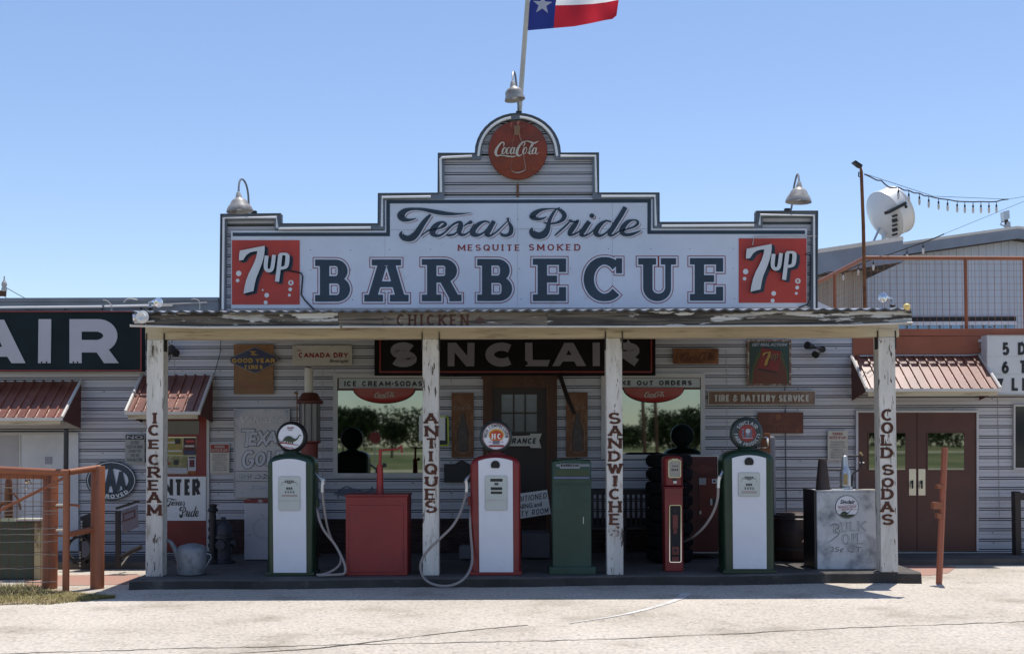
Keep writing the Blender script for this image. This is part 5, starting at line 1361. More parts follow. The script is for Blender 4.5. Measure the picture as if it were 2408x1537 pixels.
mb.disc(*B2(665, 742), 4, Yw - .02, m_iron, 12); mb.disc(*B2(668, 1095), 4, Yw - .026, m_iron, 12)
mb.put('reel', wdw)
mb = MB(); ring(mb, B2, 618, 693, 719, 1197, .95, Yw - .016, m_chrome); mb.put('chrome_frame', slim)

# ------------------------------------------------------------------ red cabinet with a hand pump
Yr = 15.55
a, b = at(A4(1143, 0)[0], 1250, Yr), at(A4(1735, 0)[0], 1250, Yr); z0 = slabz(a.x); zt = at(880, A4(0, 535)[1], Yr).z
rc = thing('oil_cabinet', 'faded red metal cabinet with a red hand pump on its lid', 'cabinet', ((a.x + b.x) / 2, Yr + .3, z0))
mb = MB(); mb.box(a.x, b.x, Yr, Yr + .62, z0, zt - .006, m_redbox); mb.put('body', rc, bevel=.01)
mb = MB(); mb.box(a.x + .05, b.x - .05, Yr - .012, Yr - .001, z0 + .05, zt - .12, m_redbox); mb.put('front_panel', rc, bevel=.004)
mb = MB(); mb.box(a.x - .01, b.x + .012, Yr - .008, Yr + .63, zt - .005, zt + .02, m_redbox); mb.put('lid', rc, bevel=.006)
hp = MB(); Yh = Yr + .3
m_hred = mat('hand_pump_red', (.34, .018, .022), .4, var=.15)
pb_ = at(*A4(1475, 535), Yh)
c = lambda x, y: at(*A4(x, y), Yh)
hp.tube([c(1473, 545), c(1473, 500), c(1473, 300), c(1472, 235)], [.055, .05, .042, .042], m_hred, 12); hp.tube([c(1472, 235), c(1478, 90)], .020, m_hred, 10)
hand = hp.put('hand_pump', rc, smooth=True)
mb = MB(); mb.tube([c(1462, 95), c(1520, 92), c(1640, 84), c(1680, 62)], .013, m_hred, 8); mb.tube([c(1680, 45), c(1682, 120)], .013, m_hred, 8); mb.put('handle', hand, smooth=True)
mb = MB(); mb.tube([c(1500, 238), c(1535, 240)], [.03, .022], m_iron, 8); mb.put('spout', hand, smooth=True)

# ------------------------------------------------------------------ green bin
Yg = 15.62
a, b = at(A6(1335, 0)[0], 1200, Yg), at(A6(1712, 0)[0], 1200, Yg); xc = (a.x + b.x) / 2; hw = (b.x - a.x) / 2; z0 = slabz(xc); zt = at(1345, A6(0, 178)[1], Yg).z
gb = thing('litter_bin', 'dark green pump-shaped litter bin with a BARBECUE plate', 'bin', (xc, Yg + .25, z0))
mb = MB(); zs = at(1345, A6(0, 212)[1], Yg).z
rings = [[Vector((xc + u, Yg + dy, v)) for u, v in arched(hw, z0 + .1, zs, zt, ins, 8, 2.2)] for dy, ins in ((0, .02), (.012, .004), (.03, 0), (.45, 0), (.47, .02))]
loft(mb, rings, m_bin); mb.put('body', gb, smooth=True)
mb = MB(); mb.box(xc - hw - .045, xc + hw + .05, Yg - .04, Yg + .5, z0, z0 + .105, m_bin); mb.put('base', gb, bevel=.01)
mb = MB(); X = zbox(A6, 1350, 380, 1705, 420); mb.rect(*zbox(A6, 1345, 372, 1712, 412), Yg - .012, .012, m_bin); mb.rect(*zbox(A6, 1350, 430, 1705, 1215), Yg - .008, .008, m_bin); pn = mb.put('door', gb, bevel=.004)
mb = MB(); mb.tube([at(*A6(1634, 735), Yg - .01), at(*A6(1634, 800), Yg - .01)], .006, m_alu, 6); mb.put('latch', pn)
mb = MB(); mb.rect(*zbox(A6, 1372, 230, 1700, 236), Yg - .003, .003, m_trim)
for y in (232, 240, 248): mb.rect(*zbox(A6, 1372, y, 1410, y + 3), Yg - .004, .003, m_reflect); mb.rect(*zbox(A6, 1602, y, 1695, y + 3), Yg - .004, .003, m_reflect)
mb.rect(*zbox(A6, 1408, 222, 1600, 272), Yg - .006, .005, mat('plate_grey', (.20, .22, .24), .5)); pl = mb.put('name_plate', gb)
mb = MB(); words(mb, 'BARBECUE', *A6(1418, 228), *A6(1592, 252), 1.1, Yg - .010, m_black, gap=.14); mb.put('lettering', pl)
mb = MB(); mb.rect(*zbox(A6, 1365, 282, 1685, 342), Yg - .005, .005, mat('olive_panel', (.030, .048, .018), .5)); mb.put('flap', gb)
mb = MB(); mb.rect(*zbox(A6, 1350, 350, 1690, 368), Yg - .010, .01, mat('grey_blue_bar', (.12, .14, .24), .4)); mb.put('bar', gb)
mb = MB(); mb.tube([at(*A6(x, y), Yg + .2) for x, y in ((1415, 182), (1450, 176), (1510, 174), (1560, 176), (1598, 184))], .008, m_rust, 6); mb.put('handle', gb, smooth=True)

# ------------------------------------------------------------------ bulk oil cabinet
Yo = 15.95
a, b = at(B3(250, 0)[0], 1250, Yo), at(B3(746, 0)[0], 1250, Yo); z0 = slabz(a.x); zt = at(1990, B3(0, 640)[1], Yo).z
bo = thing('bulk_oil_cabinet', 'worn white metal BULK OIL cabinet with a brass oil pump on top', 'cabinet', ((a.x + b.x) / 2, Yo + .35, z0))
mb = MB(); mb.box(a.x, b.x, Yo, Yo + .5, z0, zt, m_worn); mb.put('body', bo, bevel=.012)
mb = MB(); mb.box(a.x - .03, a.x - .002, Yo + .02, Yo + .62, z0, zt + .02, m_black); mb.put('side_panel', bo)
mb = MB(); mb.box(a.x - .01, b.x + .01, Yo - .004, Yo + .5, zt + .001, zt + .012, m_worn); mb.put('top', bo)
k = 1 / 2.1955 / K
cx, cy = B3(497, 768)
mb = MB(); mb.disc(cx, cy, 96 * k, Yo - .010, m_iron, 32, d=.009); mb.disc(cx, cy, 92 * k, Yo - .013, m_enamel, 32, d=.003); pl = mb.put('round_plate', bo)
mb = MB(); Yp = Yo - .016
btext(mb, 'Sinclair', *B3(440, 708), *B3(565, 742), Yp, m_black, .03, .25)
mb.ribbon([B3(415, 762), B3(582, 748)], Yp, m_dkred, .35); mb.ribbon([B3(415, 798), B3(584, 786)], Yp, m_dkred, .35)
fnp = lambda x, y: B3(x, y - .07 * (x - 425))
btext(mb, 'PENNSYLVANIA', 425, 766, 575, 782, Yp, m_dkred, .02, 0, fnp); btext(mb, 'MOTOR OIL', 455, 785, 545, 795, Yp, m_dkred, .02, 0, fnp)
dn = lambda x, y: B3(428 + (x - 335) * .168, 796 + (y - 580) * .16)
mb.flat([dn(*p) for p in ((345, 690), (375, 762), (410, 765), (470, 690), (560, 618), (660, 622), (760, 688), (835, 665), (890, 588), (955, 590), (900, 625), (840, 715), (755, 765), (722, 825), (690, 770), (660, 820), (625, 760), (592, 810), (560, 760), (520, 800), (460, 765), (380, 780), (335, 700))], Yp, m_dino)
mb.flat([(cx + 90 * k * math.cos(R(a_)), cy + 90 * k * math.sin(R(a_))) for a_ in range(42, 139, 8)], Yp, m_dino)
mb.put('plate_picture', pl)
mo2 = mat('faded_blue_grey_paint', (.17, .18, .20), .6, c2=(.50, .50, .52), sc=9, lo=.56, hi=.66)
mb = MB()
for ch, q in (('B', (385, 915, 450, 985)), ('U', (440, 895, 505, 975)), ('L', (515, 890, 575, 965)), ('K', (580, 885, 655, 965)), ('O', (450, 990, 520, 1078)), ('I', (527, 985, 560, 1075)), ('L', (570, 985, 635, 1072))):
    x0, y0, x1, y1 = zbox(B3, *q)
    glyph(mb, ch, x0, y0, x1, y1, 2.3, Yo - .004, mo2, 1.2, thin=.55); glyph(mb, ch, x0 + .7, y0 + .9, x1 - .7, y1 - .9, 1.2, Yo - .008, m_worn, 0, thin=.4)
mb.ribbon([(*B3(x, y), h) for x, y, h in smooth([(350, 925, .6), (400, 905, 1.2), (430, 925, 1), (400, 960, .6), (430, 985, 1), (400, 1020, 1), (345, 1058, .5)], 5)], Yo - .0045, mo2, None)
btext(mb, '25¢ QT.', *B3(352, 1095), *B3(628, 1148), Yo - .004, mat('very_faded_paint', (.22, .21, .21), .6, c2=(.5, .5, .52), sc=9, lo=.56, hi=.68), .01, .1)
mb.put('lettering', bo)
# pump on the cabinet
Yq = Yo + .25; c = lambda x, y: at(*B3(x, y), Yq)
m_br = mat('aged_brass', (.38, .28, .14), .35, metal=.8, c2=(.2, .16, .12), sc=9, lo=.5, hi=.65)
mb = MB(); mb.tube([c(485, 636), c(485, 605), c(484, 595), c(482, 470), c(480, 448), c(479, 425), c(478, 352), c(478, 342)], [.10, .095, .075, .075, .055, .045, .04, .025], m_alu, 16)
opn = mb.put('oil_pump', bo, smooth=True)
mb = MB(); mb.rect(*zbox(B3, 470, 495, 500, 585), Yq - .085, .015, m_br); mb.put('sight_glass', opn)
mb = MB(); mb.tube([c(480, 350), c(540, 350), c(600, 350)], .012, m_iron, 8); mb.tube([c(598, 330), c(612, 328), c(620, 345)], .022, m_br, 8); mb.tube([c(612, 345), c(618, 400), c(612, 440), c(585, 468), c(560, 480), c(540, 510), c(535, 600), c(550, 612)], .014, m_iron, 8); mb.tube([c(600, 404), c(638, 404)], .008, m_alu, 6); mb.put('spout', opn, smooth=True)
mb = MB(); mb.tube([c(330, 466), c(380, 465), c(455, 462)], .012, m_iron, 8); mb.put('crank', opn, smooth=True)
mb = MB(); f0 = c(298, 640); mb.lathe([(.105, 0), (.10, .02), (.062, .38), (.058, .43), (.045, .45), (.0, .45)], f0, m_rust if False else mat('funnel_brown', (.05, .033, .028), .6), (0, 0, 1), 16); mb.put('oil_can', None, 'dark tapered oil can standing on the bulk oil cabinet', 'oil can', smooth=True)
mb = MB()
mb.box(c(345, 0).x, c(440, 0).x, Yo + .1, Yo + .2, zt + .013, zt + .03, m_white)
mb.box(c(550, 0).x, c(690, 0).x, Yo + .02, Yo + .2, zt + .013, zt + .025, m_cream)
mb.put('loose_board', None, 'pale boards lying on the bulk oil cabinet top', 'boards')

# ------------------------------------------------------------------ things against the wall
# gravity pump
Yv = 18.15
c = lambda x, y: at(*A3(x, y), Yv)
zf = .13
gv = thing('gravity_pump', 'tall red visible-glass gravity fuel pump with a white cylinder on top', 'fuel pump', (c(835, 0).x, Yv, zf), 'old fuel pumps on the porch')
x_ = c(835, 0).x
mb = MB(); mb.lathe([(.155, zf), (.155, zf + .04), (.11, zf + .06), (.105, c(0, 1260).z), (.125, c(0, 1250).z), (.13, c(0, 1110).z), (.175, c(0, 1095).z), (.175, c(0, 1080).z), (.0, c(0, 1079).z)], (x_, Yv, 0), mat('gravity_pump_red', (.17, .018, .014), .5, c2=(.10, .03, .02), sc=6, lo=.5, hi=.7), (0, 0, 1), 24); mb.put('column', gv, smooth=True)
mb = MB(); mb.lathe([(.150, c(0, 1079).z), (.150, c(0, 708).z)], (x_, Yv, 0), mat('hazy_cylinder_glass', (.17, .155, .16), .15, var=.2), (0, 0, 1), 24); gl = mb.put('glass_cylinder', gv, smooth=True)
mb = MB()
for a_ in (-150, -110, -70, -30, 30, 90, 150): mb.tube([(x_ + .165 * math.cos(R(a_)), Yv + .165 * math.sin(R(a_)), c(0, 1085).z), (x_ + .165 * math.cos(R(a_)), Yv + .165 * math.sin(R(a_)), c(0, 700).z)], .006, m_iron, 6)
mb.put('rod', gl)
mb = MB(); mb.lathe([(.19, c(0, 708).z), (.205, c(0, 700).z), (.20, c(0, 680).z), (.16, c(0, 660).z), (.13, c(0, 612).z), (.10, c(0, 598).z), (.0, c(0, 597).z)], (x_, Yv, 0), mat('gravity_cap_rust', (.10, .025, .015), .6), (0, 0, 1), 24); mb.put('cap', gv, smooth=True)
xw = c(825, 0).x
mb = MB(); mb.lathe([(.068, c(0, 598).z), (.068, c(0, 372).z), (.060, c(0, 350).z), (.03, c(0, 338).z), (.0, c(0, 336).z)], (xw, Yv, 0), m_cream, (0, 0, 1), 16); mb.put('top_cylinder', gv, smooth=True)
mb = MB(); mb.tube([c(708, 1080), c(705, 620), c(700, 600), c(690, 592)], .010, m_rust, 6); mb.tube([c(680, 592), c(715, 600)], .018, m_rust, 6); mb.put('pipe', gv, smooth=True)
# white rusty panel / ice chest with red rim
Yc = 17.6
a = at(*A4(168, 1140), Yc); b = at(*A4(420, 600), Yc)
mb = MB(); z0 = .13
ic = thing('ice_chest', 'rust-spotted white upright ice chest with a red rim behind the left pump', 'ice chest', ((a.x + b.x) / 2, Yc + .2, z0))
mb.box(a.x, b.x, Yc, Yc + .4, z0, b.z, mat('rusty_white_enamel', (.46, .44, .47), .5, c2=(.22, .07, .04), sc=5, lo=.62, hi=.72, var=.1)); mb.put('body', ic, bevel=.015)
mb = MB(); mb.box(a.x - .01, b.x + .01, Yc - .01, Yc + .41, b.z + .001, b.z + .05, mat('worn_red_rim', (.22, .03, .025), .6, c2=(.4, .35, .33), sc=8, lo=.58, hi=.66)); mb.put('lid', ic, bevel=.01)
mb = MB(); cx, cy = A4(350, 845); mb.ribbon([(cx + 23 * math.cos(R(t)), cy + 23 * math.sin(R(t))) for t in range(0, 360, 15)], Yc - .004, mat('faint_ring', (.33, .32, .34), .6), .9, 0, True); mb.put('faded_emblem', ic)
# vending machine
Yv = 17.5
a = at(*B2(735, 1115), Yv); b = at(*B2(1050, 252), Yv); z0 = .15
vm = thing('vending_machine', 'dark red upright vending machine with bright metal edges behind the slim pump', 'vending machine', ((a.x + b.x) / 2, Yv + .3, z0))
xl = a.x - .10
mb = MB(); mb.box(xl, b.x, Yv, Yv + .6, z0 + .06, b.z, mat('vending_dark_red', (.080, .010, .010), .35, var=.2)); mb.put('body', vm, bevel=.012)
mb = MB(); mb.rect(*zbox(B2, 880, 450, 1040, 800), Yv - .012, .012, mat('vending_panel_red', (.13, .018, .014), .35)); dr_ = mb.put('door', vm)
mb = MB(); mb.rect(*zbox(B2, 978, 635, 996, 692), Yv - .035, .02, m_alu); mb.rect(*zbox(B2, 996, 632, 1018, 694), Yv - .016, .003, m_black); mb.rect(*zbox(B2, 882, 742, 898, 772), Yv - .022, .01, m_alu); mb.put('handle', dr_)
mb = MB()
for q in ((735, 252, 1052, 262), (1042, 262, 1052, 440), (1052, 800, 1062, 1115), (735, 1108, 1052, 1116)): mb.rect(*zbox(B2, *q), Yv - .012, .011, m_alu)
mb.put('metal_edge', vm)
mb = MB(); mb.rect(*zbox(B2, 878, 452, 940, 512), Yv - .015, .003, mat('price_card', (.32, .33, .36), .5)); mb.rect(*zbox(B2, 994, 462, 1034, 498), Yv - .018, .004, m_enamel); mb.rect(*zbox(B2, 1002, 470, 1026, 490), Yv - .021, .003, m_black); mb.rect(*zbox(B2, 750, 350, 775, 358), Yv - .004, .004, m_alu); mb.put('coin_plate', vm)
mb = MB(); mb.flat([B2(*p) for p in ((800, 370), (910, 330), (1030, 370), (910, 420))], Yv - .003, mat('faint_diamond', (.11, .018, .014), .4)); mb.put('emblem', vm)
# grey cabinet behind the right pump
Yk = 17.6
a = at(*B1(1560, 1472), Yk); b = at(*B1(1762, 1030), Yk)
gk = thing('drink_cooler', 'tall grey-sided rust-red drink cooler with a chrome handle behind the right pump', 'cooler', ((a.x + b.x) / 2, Yk + .25, .15))
mb = MB(); mb.box(at(1775, 0, Yk).x, b.x, Yk, Yk + .5, .16, b.z, mat('cooler_grey', (.20, .19, .22), .45, var=.15)); mb.put('body', gk, bevel=.03)
mb = MB(); mb.box(at(1778, 0, Yk).x, at(*B1(1695, 0), Yk).x, Yk - .02, Yk - .002, .2, at(*B1(0, 1005), Yk).z, m_rust); mb.put('door', gk, bevel=.01)
mb = MB(); c = lambda x, y, d=0: at(*B1(x, y), Yk - .08 + d); mb.tube([c(1575, 1042, .06), c(1600, 1042), c(1665, 1042), c(1682, 1050), c(1684, 1125), c(1672, 1140), c(1580, 1142), c(1560, 1142, .06)], .016, m_chrome, 8); mb.put('handle', gk, smooth=True)
# stack of tyres
Yt = 17.15; xt = at(*B2(610, 0), Yt).x
m_tyre = mat('tyre_rubber', (.009, .008, .010), .9, spec=.2, var=.3)
zt0 = .14
for i in range(8):
    mb = MB(); z = zt0 + i * .192
    prof = [(.18, .03), (.24, .0), (.30, .01), (.325, .04), (.33, .095), (.325, .15), (.30, .18), (.24, .19), (.18, .16), (.18, .03)]
    mb.lathe(prof, (xt + rnd.uniform(-.015, .015), Yt + rnd.uniform(-.01, .01), z), m_tyre, (0, 0, 1), 28)
    for k_ in range(28):
        a_ = R(k_ * 360 / 28); mb.obox((xt + .329 * math.cos(a_), Yt + .329 * math.sin(a_), z + .095), (math.cos(a_) * .006, math.sin(a_) * .006, 0), (-math.sin(a_) * .02, math.cos(a_) * .02, 0), (0, 0, .045), m_tyre)
    pos = ['lowest', 'second from the bottom', 'third from the bottom', 'fourth from the bottom', 'fourth from the top', 'third from the top', 'second from the top', 'topmost'][i]
    mb.put('tyre', None, 'black tyre, %s in the stack behind the slim red pump' % pos, 'tyre', 'tyres stacked behind the slim pump', smooth=True)
# watering can
Yw = 15.75
c = lambda x, y, d=0: at(*A2(x, y), Yw + d)
wc = thing('watering_can', 'grey galvanised watering can with a long spout by the ICE CREAM post', 'watering can', (c(1585, 0).x, Yw, .13))
m_can = mat('dull_zinc', (.22, .24, .27), .5, metal=.3, c2=(.12, .12, .13), sc=8, lo=.5, hi=.7)
r_ = .19
zt = c(1585, 1005).z
mb = MB(); mb.lathe([(.0, .131), (r_ * .95, .131), (r_, .15), (r_ * 1.02, zt), (r_ * 1.0, zt + .012), (r_ * .8, zt + .05), (r_ * .3, zt + .075), (.0, zt + .078)], (c(1585, 0).x, Yw, 0), m_can, (0, 0, 1), 28); mb.put('body', wc, smooth=True)
mb = MB(); mb.tube([c(1510, 1180), c(1480, 1090), c(1440, 1000), c(1408, 950), c(1385, 934), c(1355, 932)], [.055, .045, .035, .026, .022, .03], m_can, 10); mb.put('spout', wc, smooth=True)
mb = MB(); mb.tube([c(1660, 1010), c(1690, 1040), c(1735, 1050), c(1738, 1075), c(1700, 1140), c(1665, 1190)], .012, m_can, 8); mb.put('handle', wc, smooth=True)
# fire hydrant
Yh = 17.3; xh = at(*A2(1842, 0), Yh).x
c = lambda x, y: at(*A2(x, y), Yh)
fh = thing('fire_hydrant', 'old dark blue-grey fire hydrant beside the red door', 'hydrant', (xh, Yh, .13))
m_hyd = mat('hydrant_grey', (.040, .046, .062), .5, c2=(.04, .035, .035), sc=8, lo=.5, hi=.65)
z1 = c(0, 765).z
mb = MB(); mb.lathe([(.17, .13), (.17, .16), (.12, .17), (.12, z1 - .28), (.15, z1 - .27), (.15, z1 - .23), (.13, z1 - .22), (.125, z1 - .1), (.08, z1 - .03), (.035, z1 - .01), (.035, z1 + .03), (.0, z1 + .03)], (xh, Yh, 0), m_hyd, (0, 0, 1), 20); mb.put('barrel', fh, smooth=True)
mb = MB()
for s_ in (-1, 1): mb.tube([(xh, Yh, z1 - .34), (xh + s_ * .17, Yh, z1 - .34)], .055, m_hyd, 12)
mb.tube([(xh, Yh, z1 - .36), (xh, Yh - .19, z1 - .36)], .07, m_hyd, 14); mb.put('outlet', fh, smooth=True)
# black iron post
mb = MB(); Yi = 17.2; x_ = at(*A2(1756, 0), Yi).x; c = lambda y: at(*A2(1756, y), Yi).z
mb.lathe([(.11, .13), (.11, .16), (.05, .18), (.045, c(700)), (.085, c(690)), (.055, c(665)), (.045, c(655)), (.06, c(648)), (.06, c(636)), (.0, c(630))], (x_, Yi, 0), m_iron, (0, 0, 1), 16)
mb.put('iron_post', None, 'black cast-iron post with a knob top between red door and hydrant', 'post', smooth=True)
# dark barrel cooker
Yb = 17.3; c = lambda x, y: at(*B2(x, y), Yb)
x_ = c(1725, 0).x; r_ = .40
bk = thing('barrel', 'dark rounded red-brown barrel between the right pump and the bulk oil cabinet', 'barrel', (x_, Yb, .16))
m_barrel = mat('barrel_dark', (.028, .009, .008), .5, c2=(.02, .012, .012), sc=4, lo=.45, hi=.7)
mb = MB(); zt = c(0, 752).z; mb.lathe([(.0, .161), (r_ * .86, .161), (r_ * .95, .3), (r_, .55), (r_ * .98, zt - .25), (r_ * .85, zt - .1), (r_ * .5, zt - .02), (.0, zt)], (x_, Yb, 0), m_barrel, (0, 0, 1), 28); mb.put('body', bk, smooth=True)
mb = MB()
for z in (.32, .78): mb.lathe([(r_ * 1.0, z - .02), (r_ * 1.03, z - .02), (r_ * 1.03, z + .02), (r_ * 1.0, z + .02)], (x_, Yb, 0), m_iron, (0, 0, 1), 28)
mb.put('hoop', bk, smooth=True)
mb = MB(); c2 = lambda x, y: at(*B2(x, y), 16.75); mb.obox((c2(1840, 960)), (c2(1870, 905) - c2(1815, 1010)) * .5, (.0, .012, 0), (.028, 0, .012), mat('handle_pale', (.45, .30, .28), .5)); mb.obox(c2(1845, 905), (.05, 0, .02), (0, .015, 0), (-.01, 0, .03), m_redbox)
mb.put('paddle', None, 'short red and white paddle handle leaning by the dark barrel', 'paddle')
# concrete step by the entrance
mb = MB(); a = at(*A6(1046, 1200), 17.6); b = at(*A6(1312, 895), 17.6); mb.box(a.x, b.x, 17.6, 18.4, .14, b.z, mat('grey_bench_block', (.10, .09, .10), .8, var=.2)); mb.put('stone_bench', None, 'grey block bench standing behind the red pump and green bin', 'bench', bevel=.02)
mb = MB(); a = at(*A6(440, 1140), 17.5); b = at(*A6(545, 1020), 17.5); mb.box(a.x, b.x, 17.5, 17.9, .14, b.z, mat('grey_bucket', (.16, .16, .18), .6)); mb.put('crate', None, 'small grey crate on the porch floor left of the red pump', 'crate', bevel=.015)
# dark arched plaque
mb = MB(); PYq = WY - .06
q = [A6(*p) for p in ((295, 403), (550, 403), (560, 290), (548, 230), (520, 222), (500, 205), (470, 195), (435, 203), (400, 228), (340, 228), (296, 225))]
mb.prism(q, PYq, .03, m_iron); mb.put('iron_plaque', None, 'black cast-iron plaque with an arched top on the wall left of the red pump', 'plaque')
# metal fish sculpture
mb = MB(); FYq = WY - .10; fc = lambda x, y: at(*A4(x, y), FYq)
m_fish = mat('fish_metal', (.10, .11, .17), .45, metal=.4, var=.3)
body = [(1040, 505), (1075, 478), (1130, 465), (1190, 460), (1250, 470), (1310, 490), (1360, 498), (1398, 440), (1410, 470), (1402, 505), (1412, 548), (1375, 520), (1330, 522), (1260, 528), (1180, 530), (1110, 528), (1080, 520), (1040, 515)]
mb.prism([A4(*p) for p in body], FYq, .03, m_fish)
for p in ([(1100, 468), (1150, 440), (1200, 460)], [(1075, 520), (1065, 550), (1085, 555)], [(1150, 528), (1180, 552), (1220, 530)]): mb.tube([fc(*q_) for q_ in p], .008, m_fish, 6)
mb.put('fish_sculpture', None, 'dark metal fish sculpture on the wall below the left shop window', 'sculpture')
# slanting dark duct by the entrance
mb = MB(); c = lambda x, y, d: at(*A5(x, y), d)
mb.tube([c(1440, 415, 18.5), c(1478, 440, 18.4), c(1545, 640, 18.1), c(1612, 800, 17.9)], [.03, .034, .036, .03], m_dkwood, 10); mb.put('drain_pipe', None, 'dark slanting pipe hanging from the long black sign by the entrance', 'pipe', smooth=True)
# dark chair at the right window
def chair(x, y, label):
    ch = thing('garden_chair', label, 'chair', (x, y, .15), 'dark chairs under the right window')
    mk = mat('dark_chair_wood', (.022, .018, .020), .6)
    mb = MB(); mb.box(x - .24, x + .24, y - .24, y + .22, .55, .58, mk); mb.put('seat', ch)
    for sx_ in (-1, 1):
        mb = MB(); mb.box(x + sx_ * .22 - .02, x + sx_ * .22 + .02, y - .24, y - .20, .15, .78, mk); mb.put('leg', ch)
        mb = MB(); mb.box(x + sx_ * .22 - .02, x + sx_ * .22 + .02, y + .20, y + .24, .15, 1.12, mk); mb.put('leg', ch)
        mb = MB(); mb.box(x + sx_ * .22 - .03, x + sx_ * .22 + .03, y - .25, y + .20, .781, .81, mk); mb.put('armrest', ch)
    mb = MB()
    for k_ in range(5): mb.box(x - .18 + k_ * .08, x - .14 + k_ * .08, y + .21, y + .23, .581, 1.05, mk)
    mb.box(x - .2, x + .2, y + .205, y + .235, 1.05, 1.13, mk); mb.put('backrest', ch)
chair(at(1492, 0, 17.9).x, 17.95, 'dark slatted armchair right of the SANDWICHES post')
chair(at(1402, 0, 17.9).x, 18.0, 'dark slatted armchair between the green bin and the SANDWICHES post')

# ------------------------------------------------------------------ left of the porch
# leaning framed sign
LSY = 17.0; c = lambda x, y, d=0: at(*A2(x, y), LSY + d)
ls = thing('sign_stand', 'black-framed tilted sign stand leaning by the ICE CREAM post', 'sign stand', (c(980, 0).x, LSY, .1))
mb = MB(); mb.tube([c(975, 1160), c(972, 690)], .045, m_iron, 4); mb.tube([c(955, 670), c(1145, 610)], .025, m_iron, 4); mb.put('frame', ls)
mb = MB(); mb.prism([A2(*p) for p in ((1000, 688), (1130, 640), (1140, 820), (1008, 880))], LSY - .01, .02, mat('grey_panel', (.13, .13, .16), .5)); mb.prism([A2(*p) for p in ((1012, 712), (1112, 680), (1112, 745), (1015, 780))], LSY - .018, .006, mat('dim_red', (.08, .025, .03), .5)); mb.prism([A2(*p) for p in ((1022, 724), (1102, 696), (1102, 735), (1025, 765))], LSY - .022, .004, mat('grey_panel', (.13, .13, .16), .5)); mb.put('panel', ls)
mb = MB(); mb.tube([c(1000, 1070), c(1080, 1025), c(1168, 985)], .035, m_iron, 6); mb.tube([c(985, 1160), c(1060, 1060, .3)], .02, m_iron, 6); mb.put('strut', ls)
# old machine with chain wheel
MY = 17.4; c = lambda x, y, d=0: at(*A2(x, y), MY + d)
om = thing('farm_machine', 'black old machine with a studded chain wheel behind the orange fence', 'machine', (c(720, 0).x, MY, .1))
mb = MB(); mb.prism([A2(*p) for p in ((660, 740), (735, 712), (780, 720), (780, 980), (730, 1010), (680, 1130), (650, 1130), (655, 1000))], MY, .25, m_iron); mb.put('body', om, bevel=.01)
mb = MB(); mb.lathe([(.16, 0), (.19, 0), (.19, .05), (.16, .05), (.16, 0)], c(652, 1005, -.06), m_iron, (0, 1, 0), 20)
for i in range(10): a_ = R(i * 36); p = c(652, 1005, -.035); mb.obox((p.x + .2 * math.cos(a_), p.y, p.z + .2 * math.sin(a_)), (.025, 0, 0), (0, .02, 0), (0, 0, .025), m_iron)
mb.put('wheel', om)
mb = MB()
for i in range(7): mb.obox(c(672, 780 + i * 24, -.02), (.014, 0, 0), (0, .01, 0), (0, 0, .016), m_alu)
for i in range(6): mb.obox(c(660, 1030 + i * 22, -.02), (.012, 0, 0), (0, .01, 0), (0, 0, .012), m_alu)
mb.put('chain', om)
mb = MB(); mb.obox(c(722, 1005, -.02), (.08, 0, 0), (0, .02, 0), (0, 0, .12), mat('dim_blue_grey', (.10, .11, .15), .5)); mb.put('cover_plate', om)
# green crate behind the fence
GYc = 16.3; c = lambda x, y, d=0: at(*A2(x, y), GYc + d)
gc = thing('planter_box', 'weathered dark green box with a bare pale corner post behind the mesh gate', 'box', (c(120, 0).x, GYc + .3, 0))
mb = MB(); a = c(-260, 1310); b = c(290, 775); mb.box(a.x, b.x, GYc, GYc + .8, .01, b.z, mat('green_box_paint', (.055, .065, .040), .7, c2=(.10, .06, .03), sc=5, lo=.62, hi=.72, var=.2)); mb.put('body', gc, bevel=.01)
mb = MB(); a = c(292, 1310); b = c(356, 775); mb.box(a.x, b.x, GYc - .05, GYc + .1, .01, b.z, mat('bare_corner_wood', (.40, .34, .19), .8, c2=(.12, .06, .03), sc=5, lo=.55, hi=.65, st=(1, 1, .5))); mb.put('corner_post', gc)
mb = MB(); a = c(140, 0); b = c(360, 0); zq = c(0, 773).z; mb.box(a.x, b.x, GYc - .06, GYc + .2, zq + .002, zq + .03, m_cream); mb.put('loose_plank', gc)
# old hand pump beyond it
HPY = 17.2; c = lambda x, y: at(*A2(x, y), HPY)
hpn = thing('hand_pump', 'rusty cast-iron hand pump standing behind the green box', 'hand pump', (c(75, 0).x, HPY, 0))
mb = MB(); mb.tube([c(72, 1290), c(72, 700), c(70, 560), c(72, 440), c(72, 420)], [.07, .06, .055, .045, .03], m_rust, 12); mb.put('column', hpn, smooth=True)
mb = MB(); mb.tube([c(72, 640), c(20, 625), c(-10, 660), c(-20, 720)], .03, m_rust, 8); mb.put('spout', hpn, smooth=True)
mb = MB(); mb.tube([c(72, 550), c(110, 545), c(150, 590), c(170, 680)], .014, m_rust, 8); mb.put('handle', hpn, smooth=True)
